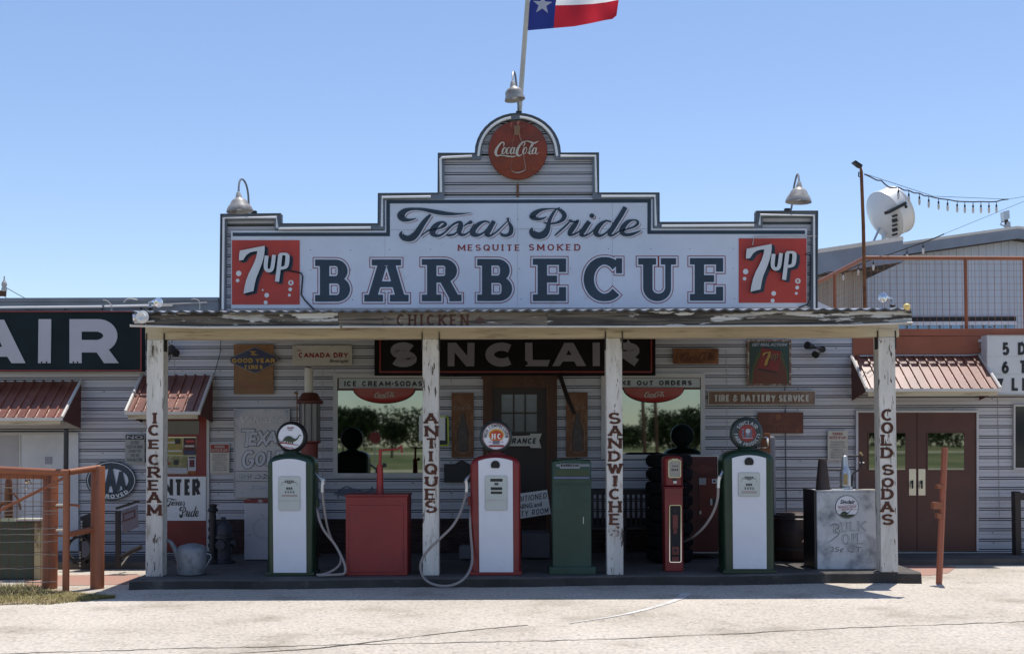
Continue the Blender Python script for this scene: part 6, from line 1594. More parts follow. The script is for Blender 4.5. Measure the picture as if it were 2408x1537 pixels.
# orange pipe fence with wire mesh
def pfn(x, y, d): return at(*A2(x, y), d)
F0 = 15.3
pf = thing('pipe_fence', 'orange-painted pipe fence and wire mesh gate at the left of the porch', 'fence', (at(120, 1377, F0).x, F0, 0))
for x0, x1, y0, yb in ((357, 478, 375, 1312), (752, 863, 322, 1306)):
    mb = MB(); a = pfn(x0, y0, F0); b = pfn(x1, y0, F0); xc_ = (a.x + b.x) / 2; r_ = (b.x - a.x) / 2
    mb.lathe([(r_, 0), (r_, a.z - .01), (r_ * .93, a.z), (0, a.z)], (xc_, F0, 0), m_pipe, (0, 0, 1), 24); mb.put('post', pf, smooth=True)
G0 = 14.92
mb = MB(); a = pfn(550, 358, G0); b = pfn(550, 1330, G0); mb.tube([(a.x, G0, .01), (a.x, G0, a.z)], .042, m_pipe, 14); mb.put('gate_post', pf, smooth=True)
mb = MB(); mb.tube([pfn(-400, 338, G0), pfn(0, 352, G0), pfn(570, 378, G0)], .045, m_pipe, 12); mb.put('rail', pf, smooth=True)
mb = MB(); mb.tube([pfn(-400, 372, 15.2), pfn(0, 392, 15.2), pfn(400, 398, 15.25)], .05, m_pipe, 12); mb.put('rail', pf, smooth=True)
mb = MB(); mb.tube([pfn(565, 372, G0), pfn(820, 335, F0)], .040, m_pipe, 12); mb.put('rail', pf, smooth=True)
mb = MB(); mb.tube([pfn(560, 885, G0), pfn(810, 832, F0)], .036, m_pipe, 12); mb.put('rail', pf, smooth=True)
mb = MB(); mb.tube([pfn(0, 685, G0), pfn(540, 412, G0)], .018, m_pipe, 8); mb.tube([pfn(-300, 838, G0), pfn(0, 685, G0)], .018, m_pipe, 8); mb.put('brace', pf, smooth=True)
mb = MB()
for (x, y, y2) in ((490, 645, 660), (490, 850, 895)):
    mb.tube([pfn(470, y, 15.2), pfn(560, y, G0)], .02, m_cream, 8); mb.tube([pfn(470, y2, 15.2), pfn(545, y2, G0)], .014, m_pipe, 8)
mb.tube([pfn(570, 640, G0), pfn(640, 645, 15.0), pfn(655, 660, 15.0)], .016, m_pipe, 8)
mb.put('hinge', pf, smooth=True)
m_wire = mat('galvanised_wire', (.34, .29, .25), .45, metal=.6); m_rwire = mat('rusty_wire', (.13, .055, .03), .7); m_owire = mat('orange_mesh_wire', (.30, .13, .07), .6)
mb = MB()
for y in (500, 612, 690, 720, 838, 885, 945, 1052, 1165, 1275):
    pts = [(-300, y + rnd.uniform(-3, 3))] + [(x, y + rnd.uniform(-4, 4)) for x in range(-200, 350, 60)] + [(470, y + rnd.uniform(-12, 0))]
    mb.tube([pfn(x, yy, 15.02) for x, yy in pts], .0055, m_wire, 5)
for y in (470, 545, 655, 815, 1035, 1150):
    mb.tube([pfn(-300, y, 15.05), pfn(0, y, 15.05), pfn(360, y - 4, 15.05), pfn(560, y + 2, 14.95)], .004, m_rwire, 5)
for x in range(-300, 400, 66): mb.tube([pfn(x + 45, 380, 15.03), pfn(x + 42, 900, 15.03), pfn(x + 44, 1310, 15.03)], .004, m_rwire, 5)
mb.put('wire_mesh', pf, kind='stuff')
mb = MB(); mb.tube([pfn(545, 1338, 15.0), pfn(540, 900, 15.0), pfn(545, 20, 15.0)], .030, m_black, 14)
mb.put('black_pole', None, 'tall black pole standing at the corner of the orange pipe fence', 'pole', smooth=True)
mb = MB(); c = lambda x, y: at(*A2(x, y), 15.3)
for x, y, r_ in ((222, 450, .03), (238, 440, .02), (225, 505, .018), (250, 462, .016)): mb.ball(c(x, y), r_, m_chrome, 8)
mb.tube([c(225, 410), c(224, 500)], .004, m_wire, 5); mb.put('wind_chime', None, 'small shiny hanging ornament under the orange fence rail', 'ornament', smooth=True)
# grass tuft at the lower left
m_gr = mat('dry_grass', (.40, .32, .16), .9, c2=(.28, .24, .09), sc=1.2, lo=.45, hi=.6, var=.35, vsc=9)
m_gr2 = mat('green_grass', (.16, .19, .06), .9, var=.35, vsc=8)
mb = MB()
for i in range(9000):
    t = rnd.random() ** .7
    px = -90 + rnd.random() * (90 + 270 * t) if True else 0
    px = rnd.uniform(-120, 285); u = (px + 120) / 405
    ylo = 1421 - 17 * max(0, (px - 110) / 175); yhi = 1380 + max(0, (px - 90)) * .11 + (6 if px > 120 else 0)
    if yhi > ylo: continue
    py = rnd.uniform(yhi, ylo)
    g = on(px, py, 0)
    gr = rnd.random() < (.40 if px < 110 and py < 1396 else .04)
    h = rnd.uniform(.02, .075) * (1.4 if px < 90 and py < 1400 else .75); a_ = rnd.uniform(0, 6.28); l_ = rnd.uniform(.3, 1.6)
    o = Vector((math.cos(a_), math.sin(a_), 0)); s_ = Vector((-o.y, o.x, 0)) * .005
    mb.add([g - s_, g + s_, g + o * h * l_ + Vector((0, 0, h))], [(0, 1, 2)], m_gr2 if gr else m_gr)
mb.put('grass', kind='stuff')
m_soil = mat('dry_soil_patch', (.36, .29, .19), .95, c2=(.17, .15, .06), sc=3, lo=.45, hi=.65, var=.3, vsc=5)
mb = MB(); q = [on(*p, .006) for p in smooth([(-160, 1380), (0, 1379), (80, 1381), (160, 1388), (215, 1396), (262, 1403), (250, 1406), (170, 1410), (80, 1416), (0, 1421), (-160, 1428)], 3)]
mb.tri(q, m_soil); mb.put('soil_patch', kind='structure')
# rusty post at the right
RYp = 15.45; c = lambda x, y, d=0: at(*B3(x, y), RYp + d)
rp = thing('steel_post', 'leaning rusty orange steel post standing alone in front of the maroon doors', 'post', (c(1282, 1408).x, RYp, 0))
mb = MB(); p0 = on(*B3(1281, 1410), 0); p1 = c(1302, 276); p0.y = RYp
mb.tube([p0, p0 + (p1 - p0) * .5, p1], .040, mat('rusty_orange_post', (.33, .10, .055), .6, c2=(.05, .025, .02), sc=4, lo=.60, hi=.64, st=(2, 2, .6), var=.15), 6); mb.put('shaft', rp)
for x0, y, x1, h in ((1232, 598, 1280, .03), (1198, 740, 1276, .07), (1230, 832, 1272, .045)):
    a = c(x0, y); b = c(x1, y); mb = MB(); mb.box(a.x, b.x, RYp - .05, RYp + .05, a.z - h, a.z + .02, m_pipe); mb.put('bracket', rp)
# ------------------------------------------------------------------ red ribbed awnings
def awning(label, xl, xr, zt, zb, side, Yf=17.95):
    rt = thing('awning', label, 'awning', ((xl + xr) / 2, WY, zb), 'red metal awnings over doors')
    yt = WY - .02
    nrm = Vector((0, -(zt - zb), (yt - Yf))).normalized()
    nrm = Vector((0, -abs(zt - zb), abs(yt - Yf))).normalized()
    top = lambda x, h=0: Vector((x, yt, zt)) + nrm * h
    bot = lambda x, h=0: Vector((x, Yf, zb)) + nrm * h
    mb = MB(); p = .151; x = xl; prof = [(xl, 0)]
    k = 0
    while xl + .07 + k * p + .04 < xr:
        a = xl + .07 + k * p; prof += [(a, 0), (a + .008, .028), (a + .032, .028), (a + .040, 0)]; k += 1
    prof.append((xr, 0))
    for (xa, ha), (xb, hb) in zip(prof, prof[1:]): mb.quad(bot(xa, ha), bot(xb, hb), top(xb, hb), top(xa, ha), m_awn)
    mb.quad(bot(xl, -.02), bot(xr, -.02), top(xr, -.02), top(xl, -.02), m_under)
    mb.put('roof_sheet', rt)
    for x in (xl, xr):
        mb = MB(); mb.tube([bot(x, .02), top(x, .02)], .026, m_awnedge, 6); mb.put('edge_trim', rt)
    for x, s in ((xl, 1), (xr, -1)):
        mb = MB(); o = Vector((s * .012, 0, 0)); a, b, c_ = Vector((x, yt, zt - .02)), Vector((x, Yf + .03, zb - .03)), Vector((x, yt, zb - .14))
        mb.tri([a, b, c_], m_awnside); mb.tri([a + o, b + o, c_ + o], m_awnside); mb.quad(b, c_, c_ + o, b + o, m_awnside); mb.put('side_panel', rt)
    mb = MB(); mb.box(xl - .012, xr + .012, Yf - .018, Yf + .012, zb - .035, zb + .012, m_awnedge); mb.box(xl + .03, xr - .03, Yf + .013, Yf + .045, zb - .10, zb - .02, m_beam); mb.put('front_edge', rt)
    return rt
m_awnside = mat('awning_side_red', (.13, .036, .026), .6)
m_awn = mat('awning_gloss_red', (.18, .055, .032), .36, spec=.9, var=.25, c2=(.24, .10, .065), sc=3, lo=.45, hi=.7)
awning('red metal awning at the left frame edge beneath the AIR sign', -9.3, at(192.1, 897, WY).x, at(190, 897, WY).z, at(149, 983, 17.95).z, 0)
awning('red metal awning behind the ICE CREAM post over the red door', at(334.8, 883, WY).x, at(501.2, 883, WY).x, at(400, 883, WY).z, at(400, 969, 17.95).z, 0)
awning('red metal awning over the maroon double doors', at(2000.5, 837, WY).x, at(2301.5, 837, WY).x, at(2150, 838, WY).z, at(2180, 915, 17.95).z, 0)
# electric box with a conduit
mb = MB(); mb.rect(*zbox(B4, 1868, 590, 1905, 655), WY - .12, .1, m_galv); mb.rect(*zbox(B4, 1862, 566, 1900, 590), WY - .12, .1, m_white)
mb.tube([at(*B4(1885, 655), WY - .06), at(*B4(1880, 690), WY - .05), at(*B4(1850, 712), WY - .05), at(*B4(1750, 722), WY - .05), at(*B4(1040, 722), WY - .05), at(*B4(700, 728), WY - .05)], .012, m_galv, 8)
mb.put('electric_box', None, 'small grey electric box with a conduit beside the letter board', 'electric box')
# dark wall floodlights
def wall_lamp(pts, label, Y=WY):
    rt = thing('wall_floodlight', label, 'floodlight', at(*pts[0], Y), 'dark floodlights high on the wall')
    a, b, c_ = pts
    mb = MB(); mb.tube([at(*b, Y), at(*b, Y - .06)], .05, m_iron, 12); mb.tube([at(*b, Y - .05), at(*((b[0] + a[0]) / 2, (b[1] + a[1]) / 2), Y - .18)], .014, m_iron, 8); mb.put('bracket', rt, smooth=True)
    for q, d in ((a, .24), (c_, .20)):
        p0 = at((b[0] * 1.2 + q[0] * .8) / 2, (b[1] * 1.2 + q[1] * .8) / 2, Y - .10); p1 = at(*q, Y - d)
        mb = MB(); mb.tube([p0, p0 + (p1 - p0) * .35, p0 + (p1 - p0) * .6, p1], [.022, .03, .05, .062], m_iron, 14); mb.put('lamp_head', rt, smooth=True)
wall_lamp((A1(1650, 655), A1(1605, 700), A1(1695, 700)), 'dark twin floodlight on the wall beside the ICE CREAM post top')
wall_lamp((B4(195, 625), B4(345, 665), B4(275, 715)), 'dark twin floodlight on the wall left of the right awning')
mb = MB()
for pts in ([A1(1600, 585), A1(1640, 625), A1(1660, 650)], [A1(1600, 790), A1(1630, 770), A1(1645, 700)], [A1(1652, 560), A1(1652, 605)], [A1(2122, 560), A1(2115, 700), A1(2080, 830), A1(2060, 905)]): mb.tube([at(*p, WY - .06) for p in pts], .006, m_black, 5)
mb.put('loose_cable', bldg)
mb = MB()
for pts in ([A1(990, 188), A1(1040, 205), A1(1075, 250), A1(1072, 290)], [A1(1190, 215), A1(1215, 185), A1(1260, 178), A1(1320, 190)], [A1(1060, 290), A1(1110, 300), A1(1270, 298)], [A1(1840, 188), A1(1870, 180), A1(1915, 205), A1(1920, 290)], [A1(1550, 232), A1(1990, 214)]): mb.tube([at(*p, 18.6) for p in smooth([tuple(p) for p in pts], 4)], .009, m_frame, 5)
mb.put('loose_cable', bldg)

# ------------------------------------------------------------------ gooseneck lamps on the false front
m_shade = mat('weathered_lamp_enamel', (.33, .32, .31), .45, c2=(.16, .12, .10), sc=6, lo=.5, hi=.7, var=.15)
def goose(label, zf, arm, top, bot, rx, base):
    """arm: picture points from the base up and over; top/bot of the shade"""
    n = len(arm)
    rt = thing('gooseneck_lamp', label, 'lamp', at(*zf(*arm[0]), WY), 'gooseneck lamps along the false front')
    d = lambda i: WY + .02 - .62 * (i / (n - 1)) ** 1.2
    mb = MB(); mb.tube([Vector(p) for p in smooth([tuple(at(*zf(*p), d(i))) for i, p in enumerate(arm)], 5)], .016, m_trim, 8); mb.put('arm', rt, smooth=True)
    Yl = d(n - 1)
    a, b = at(*zf(*top), Yl), at(*zf(*bot), Yl); ax = (b - a); L_ = ax.length
    r_ = rx
    mb = MB(); mb.lathe([(.022, -.10), (.03, -.09), (.05, -.02), (.06, .0), (.10, .02), (.125, L_ * .25), (.14, L_ * .42), (r_ * .86, L_ * .62), (r_ * .98, L_ * .88), (r_, L_), (r_ * .97, L_), (r_ * .9, L_ * .85), (r_ * .6, L_ * .5), (.02, L_ * .2)], a, m_shade, ax, 28); mb.put('lamp_shade', rt, smooth=True)
    mb = MB(); mb.ball(a + ax * .62, .06, mat('lamp_bulb_glass', (.6, .6, .58), .2), 12); mb.put('bulb', rt, smooth=True)
    mb = MB(); mb.rect(*zbox(zf, *base), WY - .02, .08, m_iron); mb.put('base_box', rt)
goose('weathered gooseneck lamp at the left end of the false front', B7, [(285, 398), (268, 345), (262, 260), (250, 195), (228, 152), (205, 148), (193, 185), (190, 262)], (192, 290), (200, 388), .205, (288, 380, 322, 404))
goose('gooseneck lamp crowning the arched top below the flag', B6, [(885, 560), (878, 480), (868, 370), (858, 270), (848, 200), (835, 176), (827, 205), (828, 285)], (832, 330), (848, 448), .16, (858, 555, 914, 578))
goose('clean white gooseneck lamp at the right end of the false front', B8, [(2120, 384), (2140, 372), (2150, 310), (2160, 215), (2180, 125), (2192, 108), (2199, 140), (2199, 190)], (2200, 212), (2195, 318), .20, (2095, 362, 2133, 385))

# ------------------------------------------------------------------ flagpole and flag
FYp = 18.95
mb = MB(); p0 = at(1221, 268, FYp); p1 = at(1235.5, 70, FYp); mb.tube([p0 - (p1 - p0) * .3, p0, p1, p0 + (p1 - p0) * 2.1], [.045, .042, .040, .034], mat('flagpole_paint', (.55, .50, .42), .4), 12)
mb.put('flagpole', None, 'slender pale flagpole rising behind the arched top', 'flagpole', smooth=True)
FZ = zr(1950, 0, 6.02)
def cloth(name, c):
    m = bpy.data.materials.new(name); m.use_nodes = True; N = m.node_tree.nodes; L = m.node_tree.links
    b = N['Principled BSDF']; b.inputs['Base Color'].default_value = (*c, 1); b.inputs['Roughness'].default_value = .9
    t = N.new('ShaderNodeBsdfTranslucent'); t.inputs[0].default_value = (*[min(1, x * 1.15) for x in c], 1)
    x = N.new('ShaderNodeMixShader'); x.inputs[0].default_value = .5
    L.new(b.outputs[0], x.inputs[1]); L.new(t.outputs[0], x.inputs[2]); L.new(x.outputs[0], N['Material Output'].inputs[0]); return m
mfb, mfw, mfr = cloth('flag_blue', (.018, .030, .16)), cloth('flag_white', (.80, .80, .80)), cloth('flag_red', (.42, .020, .035))
def interp(tab, u):
    for (a, *pa), (b, *pb_) in zip(tab, tab[1:]):
        if u <= b: t = (u - a) / (b - a); return [x + (y - x) * t for x, y in zip(pa, pb_)]
    return tab[-1][1:]
BOT = [(0, 140, 695), (.3, 760, 640), (.52, 1230, 600), (.7, 1600, 530), (.86, 1900, 465), (.95, 2085, 435), (1, 2180, 355)]
MID = [(0, 208, 130), (.3, 800, 125), (.5, 1250, 116), (.7, 1660, 92), (.86, 1950, 55), (1, 2228, 0)]
def flagpt(u, v):    # v 0 bottom .. 1 top
    b = interp(BOT, u); m_ = interp(MID, u); k = v * 2
    t = (2 * m_[0] - b[0] + 40, 2 * m_[1] - b[1])
    if k < 1: x, y = b[0] + (m_[0] - b[0]) * k, b[1] + (m_[1] - b[1]) * k
    else: x, y = m_[0] + (t[0] - m_[0]) * (k - 1), m_[1] + (t[1] - m_[1]) * (k - 1)
    return at(*FZ(x, y), FYp + .02 + .10 * u * math.sin(u * 9 - v * 2.4) + .03 * math.sin(u * 21 + v * 4) * u)
fl = thing('flag', 'Texas flag with a white star flying from the flagpole at the top edge', 'flag', flagpt(0, 0))
NU, NV = 60, 24
for nm, u0, u1, v0, v1, m_ in (('blue_field', 0, 18, 0, 24, mfb), ('white_stripe', 18, 60, 12, 24, mfw), ('red_stripe', 18, 60, 0, 12, mfr)):
    mb = MB()
    for i in range(u0, u1):
        for j in range(v0, v1): mb.quad(*[flagpt(a / NU, b / NV) for a, b in ((i, j), (i + 1, j), (i + 1, j + 1), (i, j + 1))], m_)
    mb.put(nm, fl, smooth=True)
mb = MB()
st = [(508 + (228 if i % 2 == 0 else 92) * math.sin(i * math.pi / 5 + .06), 108 - (228 if i % 2 == 0 else 92) * math.cos(i * math.pi / 5 + .06)) for i in range(10)]
mb.flat([FZ(*p) for p in st], FYp - .02, mfw); mb.put('star', fl)

# ------------------------------------------------------------------ small lamps on the porch roof edge
m_par = mat('silvered_lamp_glass', (.70, .70, .72), .12, metal=.85)
def flood(label, zf, face, neck, foot, Y, r):
    rt = thing('floodlight', label, 'floodlight', at(*zf(*foot), Y), 'silver floodlights on the porch roof')
    a, b = at(*zf(*face), Y - .08), at(*zf(*neck), Y); ax = a - b; L_ = ax.length
    mb = MB(); mb.lathe([(.022, 0), (.03, L_ * .3), (r * .7, L_ * .75), (r, L_ * 1.1), (r * .95, L_ * 1.2), (0, L_ * 1.3)], b, m_par, ax, 20); mb.put('bulb', rt, smooth=True)
    mb = MB(); mb.tube([b + ax * .1, b - ax * .4, at(*zf(*foot), Y)], [.028, .022, .016], m_alu, 10); mb.ball(at(*zf(*foot), Y), .04, m_iron, 10, (1, 1, .5)); mb.put('socket', rt, smooth=True)
flood('silver floodlight on the left corner of the porch roof', A1, (1515, 215), (1460, 215), (1445, 275), 15.0, .065)
flood('silver floodlight on the right corner of the porch roof', B5, (858, 1338), (910, 1350), (940, 1410), 15.0, .065)
rt = thing('floodlight', 'round ringed floodlight facing outward on the left end of the fascia', 'floodlight', at(*A1(1380, 355), FY), 'silver floodlights on the porch roof')
mb = MB(); c = at(*A1(1378, 358), FY - .02); mb.lathe([(.0, .07), (.02, .075), (.045, .10), (.052, .10), (.056, .06), (.078, .06), (.082, .04), (.05, .0), (.0, 0)], c, m_white, (0, -1, 0), 24); mb.put('bulb', rt, smooth=True)
mb = MB(); mb.rect(*zbox(A1, 1290, 310, 1340, 415), FY - .05, .06, m_frame); mb.tube([at(*A1(1325, 360), FY - .03), at(*A1(1275, 362), FY - .05)], [.03, .055], m_par, 12); mb.tube([at(*A1(1290, 405), FY - .04), at(*A1(1485, 392), FY - .02)], .012, m_frame, 6); mb.put('bracket', rt)
mb = MB(); mb.ball(at(*B5(1066, 1420), FY - .05), .045, mat('yellow_bug_bulb', (.85, .62, .22), .25), 16); mb.put('bulb', None, 'yellow round bulb at the right tip of the porch roof', 'bulb', smooth=True)

# ------------------------------------------------------------------ roof deck with pipe railing
DY = 18.92
cor = at(*B5(690, 985), DY)
zfl = at(2300, 775, DY).z
dk = thing('roof_deck', 'roof deck with orange pipe railing and wire mesh above the right awning', 'deck', (cor.x + 1, DY, zfl))
mb = MB(); mb.box(cor.x - .05, 13, WY - .02, 18.96, zfl - .12, zfl, m_terra); mb.put('edge_beam', dk)
mb = MB(); mb.box(cor.x, 13, 18.97, 24, zfl - .08, zfl - .01, m_beam); mb.put('floor', dk)
mb = MB(); mb.tube([cor, Vector((13, DY, cor.z - .05))], .032, m_pipe, 10); mb.put('rail', dk, smooth=True)
mb = MB(); mb.tube([cor, Vector((cor.x, 26, cor.z))], .034, m_pipe, 10); mb.put('rail', dk, smooth=True)
for px in (B5(1590, 0)[0], B5(2112, 0)[0]):
    x = at(px, 700, DY).x; mb = MB(); mb.tube([(x, DY, zfl - .1), (x, DY, cor.z)], .028, m_pipe, 10); mb.put('post', dk, smooth=True)
for y in (20.7, 23): mb = MB(); mb.tube([(cor.x, y, zfl - .1), (cor.x, y, cor.z)], .03, m_pipe, 10); mb.put('post', dk, smooth=True)
mb = MB()
n = int((13 - cor.x) / .104)
for i in range(1, n): mb.tube([(cor.x + i * .104, DY + .01, cor.z - .03), (cor.x + i * .104, DY + .01, zfl - .22)], .0030, m_owire, 4, False)
for i in range(14): mb.tube([(cor.x, DY + .016, cor.z - .10 - i * .104), (13, DY + .016, cor.z - .13 - i * .104)], .0030, m_owire, 4, False)
for i in range(1, 68): mb.tube([(cor.x, DY + i * .104, cor.z - .03), (cor.x, DY + i * .104, zfl - .1)], .0030, m_owire, 4, False)
for i in range(11): mb.tube([(cor.x, DY, cor.z - .10 - i * .104), (cor.x, 26, cor.z - .10 - i * .104)], .0030, m_owire, 4, False)
mb.put('wire_mesh', dk, kind='stuff')
# pole with a solar flood
c = lambda x, y, d=0: at(*B5(x, y), DY - .09 + d)
lp = thing('light_pole', 'thin rusty light pole with a solar floodlight at the deck corner', 'light pole', c(695, 1420))
mb = MB(); mb.tube([c(695, 1480), c(680, 700), c(662, 225), c(655, 175)], [.030, .028, .026, .014], m_rust, 10); mb.put('shaft', lp, smooth=True)
mb = MB(); mb.prism([B5(*p) for p in ((590, 132), (612, 120), (675, 162), (668, 182), (640, 172))], DY - .15, .12, m_iron); mb.tube([c(615, 165), c(630, 182), c(650, 180)], .012, m_iron, 6); mb.put('floodlight', lp)
mb = MB(); mb.tube([c(640, 225), c(638, 265), c(658, 268)], .01, m_iron, 6); mb.put('bracket', lp)
# string lights
m_bulb = mat('clear_bulb_glass', (.62, .58, .54), .15)
def string(label, wire, bulbs, Y0, Y1, hang):
    rt = thing('string_lights', label, 'string lights', at(*B5(*wire[0]), Y0), 'strings of light bulbs')
    x0, x1 = wire[0][0], wire[-1][0]
    dd = lambda x: Y0 + (Y1 - Y0) * (x - x0) / (x1 - x0)
    mb = MB(); mb.tube([at(*B5(x, y), dd(x)) for x, y in smooth([(float(a), float(b)) for a, b in wire], 5)], .011, m_black, 5); mb.put('cable', rt, smooth=True)
    for x, y in bulbs:
        Y = dd(x); k = hang
        mb = MB(); mb.lathe([(.0, 0), (.018, -.015), (.022, -.06), (.016, -.095), (.013, -.11), (0, -.11)], at(*B5(x, y + 52 * k), Y), m_bulb, (0, 0, 1), 10); b = mb.put('bulb', rt, smooth=True)
        mb = MB(); mb.tube([at(*B5(x, y - 4), Y), at(*B5(x, y + 30 * k), Y), at(*B5(x, y + 34 * k), Y), at(*B5(x, y + 56 * k), Y)], [.006, .006, .016, .016], m_black, 8); mb.put('socket', b, smooth=True)
string('string of twelve hanging bulbs running right from the rusty light pole',
    [(690, 245), (745, 270), (800, 298), (840, 303), (880, 340), (930, 368), (988, 362), (1040, 385), (1083, 390), (1130, 410), (1177, 415), (1220, 435), (1260, 440), (1347, 460), (1427, 470), (1512, 485), (1580, 488), (1653, 490), (1723, 488), (1794, 490), (1860, 487), (1900, 475), (1965, 466)],
    [(990, 362), (1083, 390), (1177, 415), (1260, 440), (1347, 458), (1427, 470), (1512, 482), (1580, 488), (1653, 490), (1723, 490), (1794, 490), (1860, 487)], DY, 21, .85)
string('lower string of bulbs sagging along the deck railing',
    [(275, 1142), (370, 1112), (500, 1098), (640, 1050), (770, 992), (910, 955), (1055, 905), (1205, 852), (1290, 820), (1395, 774)],
    [(500, 1090), (635, 1045), (768, 1000), (1068, 905), (1210, 852)], 22, 19.6, .8)
mb = MB(); mb.tube([c(690, 240), at(*B5(1300, 440), 19.8), at(*B5(1965, 466), 21), at(*B5(2400, 395), 22)], .005, m_trim, 4); mb.tube([at(*B5(1395, 774), 19.6), at(*B5(2105, 485), 21), at(*B5(2400, 350), 22)], .005, m_trim, 4)
mb.put('guy_wire', None, 'two thin guy wires carrying the string lights to the right', 'wire')

# ------------------------------------------------------------------ metal barn and dish behind
m_barn = mat('barn_siding_grey', (.47, .51, .59), .45, c2=(.42, .45, .51), sc=.6, lo=.5, hi=.75, st=(2, 1, .3), var=.06)
m_barn2 = mat('shed_siding_beige', (.36, .34, .30), .5, c2=(.28, .25, .21), sc=.8, lo=.5, hi=.75, st=(2, 1, .3))
m_fas = mat('barn_fascia_blue_grey', (.21, .24, .30), .5)
BYd = 30.0
pk = at(*B5(1995, 738), BYd); ev = at(*B5(1040, 872), BYd)
sl_ = (pk.z - ev.z) / (pk.x - ev.x)
bn = thing('metal_barn', 'grey metal barn with a low gable rising behind the roof deck', 'barn', (pk.x, BYd + 4, 0))
xl = ev.x - 6
rf = lambda x: pk.z - abs(x - pk.x) * sl_
mb = MB(); x = xl
while x < 22:
    seg_ = [(0, 0), (.10, 0), (.118, -.012), (.132, -.012), (.15, 0), (.19, 0)]
    for (a, ya), (b, yb) in zip(seg_, seg_[1:]): mb.quad((x + a, BYd + ya, 0), (x + b, BYd + yb, 0), (x + b, BYd + yb, rf(x + b) - .1), (x + a, BYd + ya, rf(x + a) - .1), m_barn)
    x += .19
mb.put('wall', bn)
mb = MB()
for x0, x1 in ((xl - .3, pk.x), (pk.x, 22)):
    a, b = Vector((x0, BYd - .35, rf(x0))), Vector((x1, BYd - .35, rf(x1))); o = Vector((0, 0, -.28)); d = Vector((0, 16, 0))
    mb.quad(a + o, b + o, b, a, m_fas); mb.quad(a, b, b + d, a + d, m_galv); mb.quad(a + o, b + o, b + o + d, a + o + d, m_under)
    u = Vector((0, -.02, .035)); mb.quad(a - Vector((0, .02, .03)), b - Vector((0, .02, .03)), b + u, a + u, m_awnedge)
mb.put('roof', bn)
wz0, wz1, wz2 = at(*B4(1500, 470), BYd).z, at(*B4(1500, 415), BYd).z, at(*B4(1500, 355), BYd).z
mb = MB(); xa, xb = at(*B4(1040, 440), BYd).x, at(*B4(2195, 440), BYd).x
mb.box(xa, xb, BYd - .06, BYd - .035, wz1, wz2, m_dark); mb.put('louvre', bn)
mb = MB(); mb.box(xa, xb, BYd - .09, BYd - .035, wz1 - .05, wz1 + .04, m_board); wf = mb.put('window_band', bn)
n = 11
for i in range(n):
    x0 = xa + (xb - xa) * i / n; mb = MB(); mb.box(x0 + .03, x0 + (xb - xa) / n - .03, BYd - .055, BYd - .035, wz0 - .3, wz1 - .052, mat('barn_glass_blue', (.17, .26, .38), .15, metal=.6)); mb.put('pane', wf)
SYd = 26.0
a = at(*B5(275, 925), SYd); b = at(*B5(1032, 812), SYd)
sh = thing('lean_to_shed', 'beige lean-to metal shed behind the false front carrying the white dish', 'shed', (a.x, SYd + 2, 0))
s2 = (b.z - a.z) / (b.x - a.x); x0 = a.x - 3; z_ = lambda x: a.z + (x - a.x) * s2
xw = at(*B5(692, 1000), SYd).x
mb = MB(); x = x0
while x < xw:
    for (p, ya), (q, yb) in zip(seg_, seg_[1:]): mb.quad((x + p, SYd + .5 + ya, 0), (x + q, SYd + .5 + yb, 0), (x + q, SYd + .5 + yb, z_(x + q) - .3), (x + p, SYd + .5 + ya, z_(x + p) - .3), m_barn2)
    x += .19
mb.quad((x, SYd + .5, 0), (x, 29.9, 0), (x, 29.9, z_(x) - .3), (x, SYd + .5, z_(x) - .3), m_barn2)
mb.put('wall', sh)
mb = MB(); A_, B_ = Vector((x0, SYd, z_(x0))), b.copy(); o = Vector((0, 0, -.52)); d = Vector((0, 3.6, 0))
mb.quad(A_ + o, B_ + o, B_, A_, m_fas); mb.quad(A_, B_, B_ + d, A_ + d, m_galv); mb.quad(A_ + o, B_ + o, B_ + d + o, A_ + d + o, m_under); mb.quad(B_, B_ + d, B_ + d + o, B_ + o, m_fas)
u = Vector((0, -.02, .04)); mb.quad(A_ - Vector((0, .02, .05)), B_ - Vector((0, .02, .05)), B_ + u, A_ + u, m_awnedge)
mb.put('roof', sh)
# satellite dish
DYd = 27.3
dc = at(*B5(868, 612), DYd)
ax = Vector((.85, .27, .456)).normalized()
ds = thing('satellite_dish', 'large white shrouded satellite dish standing on the lean-to shed roof', 'satellite dish', (dc.x, DYd, z_(dc.x)))
m_dish = mat('dish_white', (.70, .70, .70), .35, var=.04)
rd = .57
mb = MB(); mb.lathe([(.001, -.50 * rd), (rd * .12, -.49 * rd), (rd * .4, -.38 * rd), (rd * .7, -.22 * rd), (rd * .93, -.07 * rd), (rd, -.02 * rd), (rd, 0)], dc, m_dish, ax, 48); mb.put('reflector', ds, smooth=True)
mb = MB(); mb.lathe([(rd * 1.0, .0), (rd * 1.04, .0), (rd * 1.04, .04), (rd * 1.0, .04), (rd * 1.0, .34), (rd * 1.02, .34), (rd * 1.02, .37), (rd * .97, .37), (rd * .97, .0)], dc, m_dish, ax, 48); mb.put('shroud', ds, smooth=True)
up = (Vector((0, 0, 1)) - ax * ax.z).normalized(); sd = ax.cross(up)
if sd.y > 0: sd = -sd
mb = MB()
mb.obox(dc + sd * rd * .93 + up * .10 - ax * .04, ax * .26, up * .035, sd * .09, m_black); mb.put('mount_bar', ds)
for k_ in range(5):
    mb = MB(); mb.obox(dc + sd * (rd * (.88 - .07 * k_)) - up * (.05 + k_ * .10) - ax * (.12 + .02 * k_), ax * .018, up * (.022 + .018 * (k_ % 2)), sd * .08, m_black); mb.put('mount_slot', ds)
mb = MB(); mb.ball(dc + sd * rd * 1.0 + up * .02 + ax * .20, .04, m_black, 10); mb.put('round_mark', ds, smooth=True)
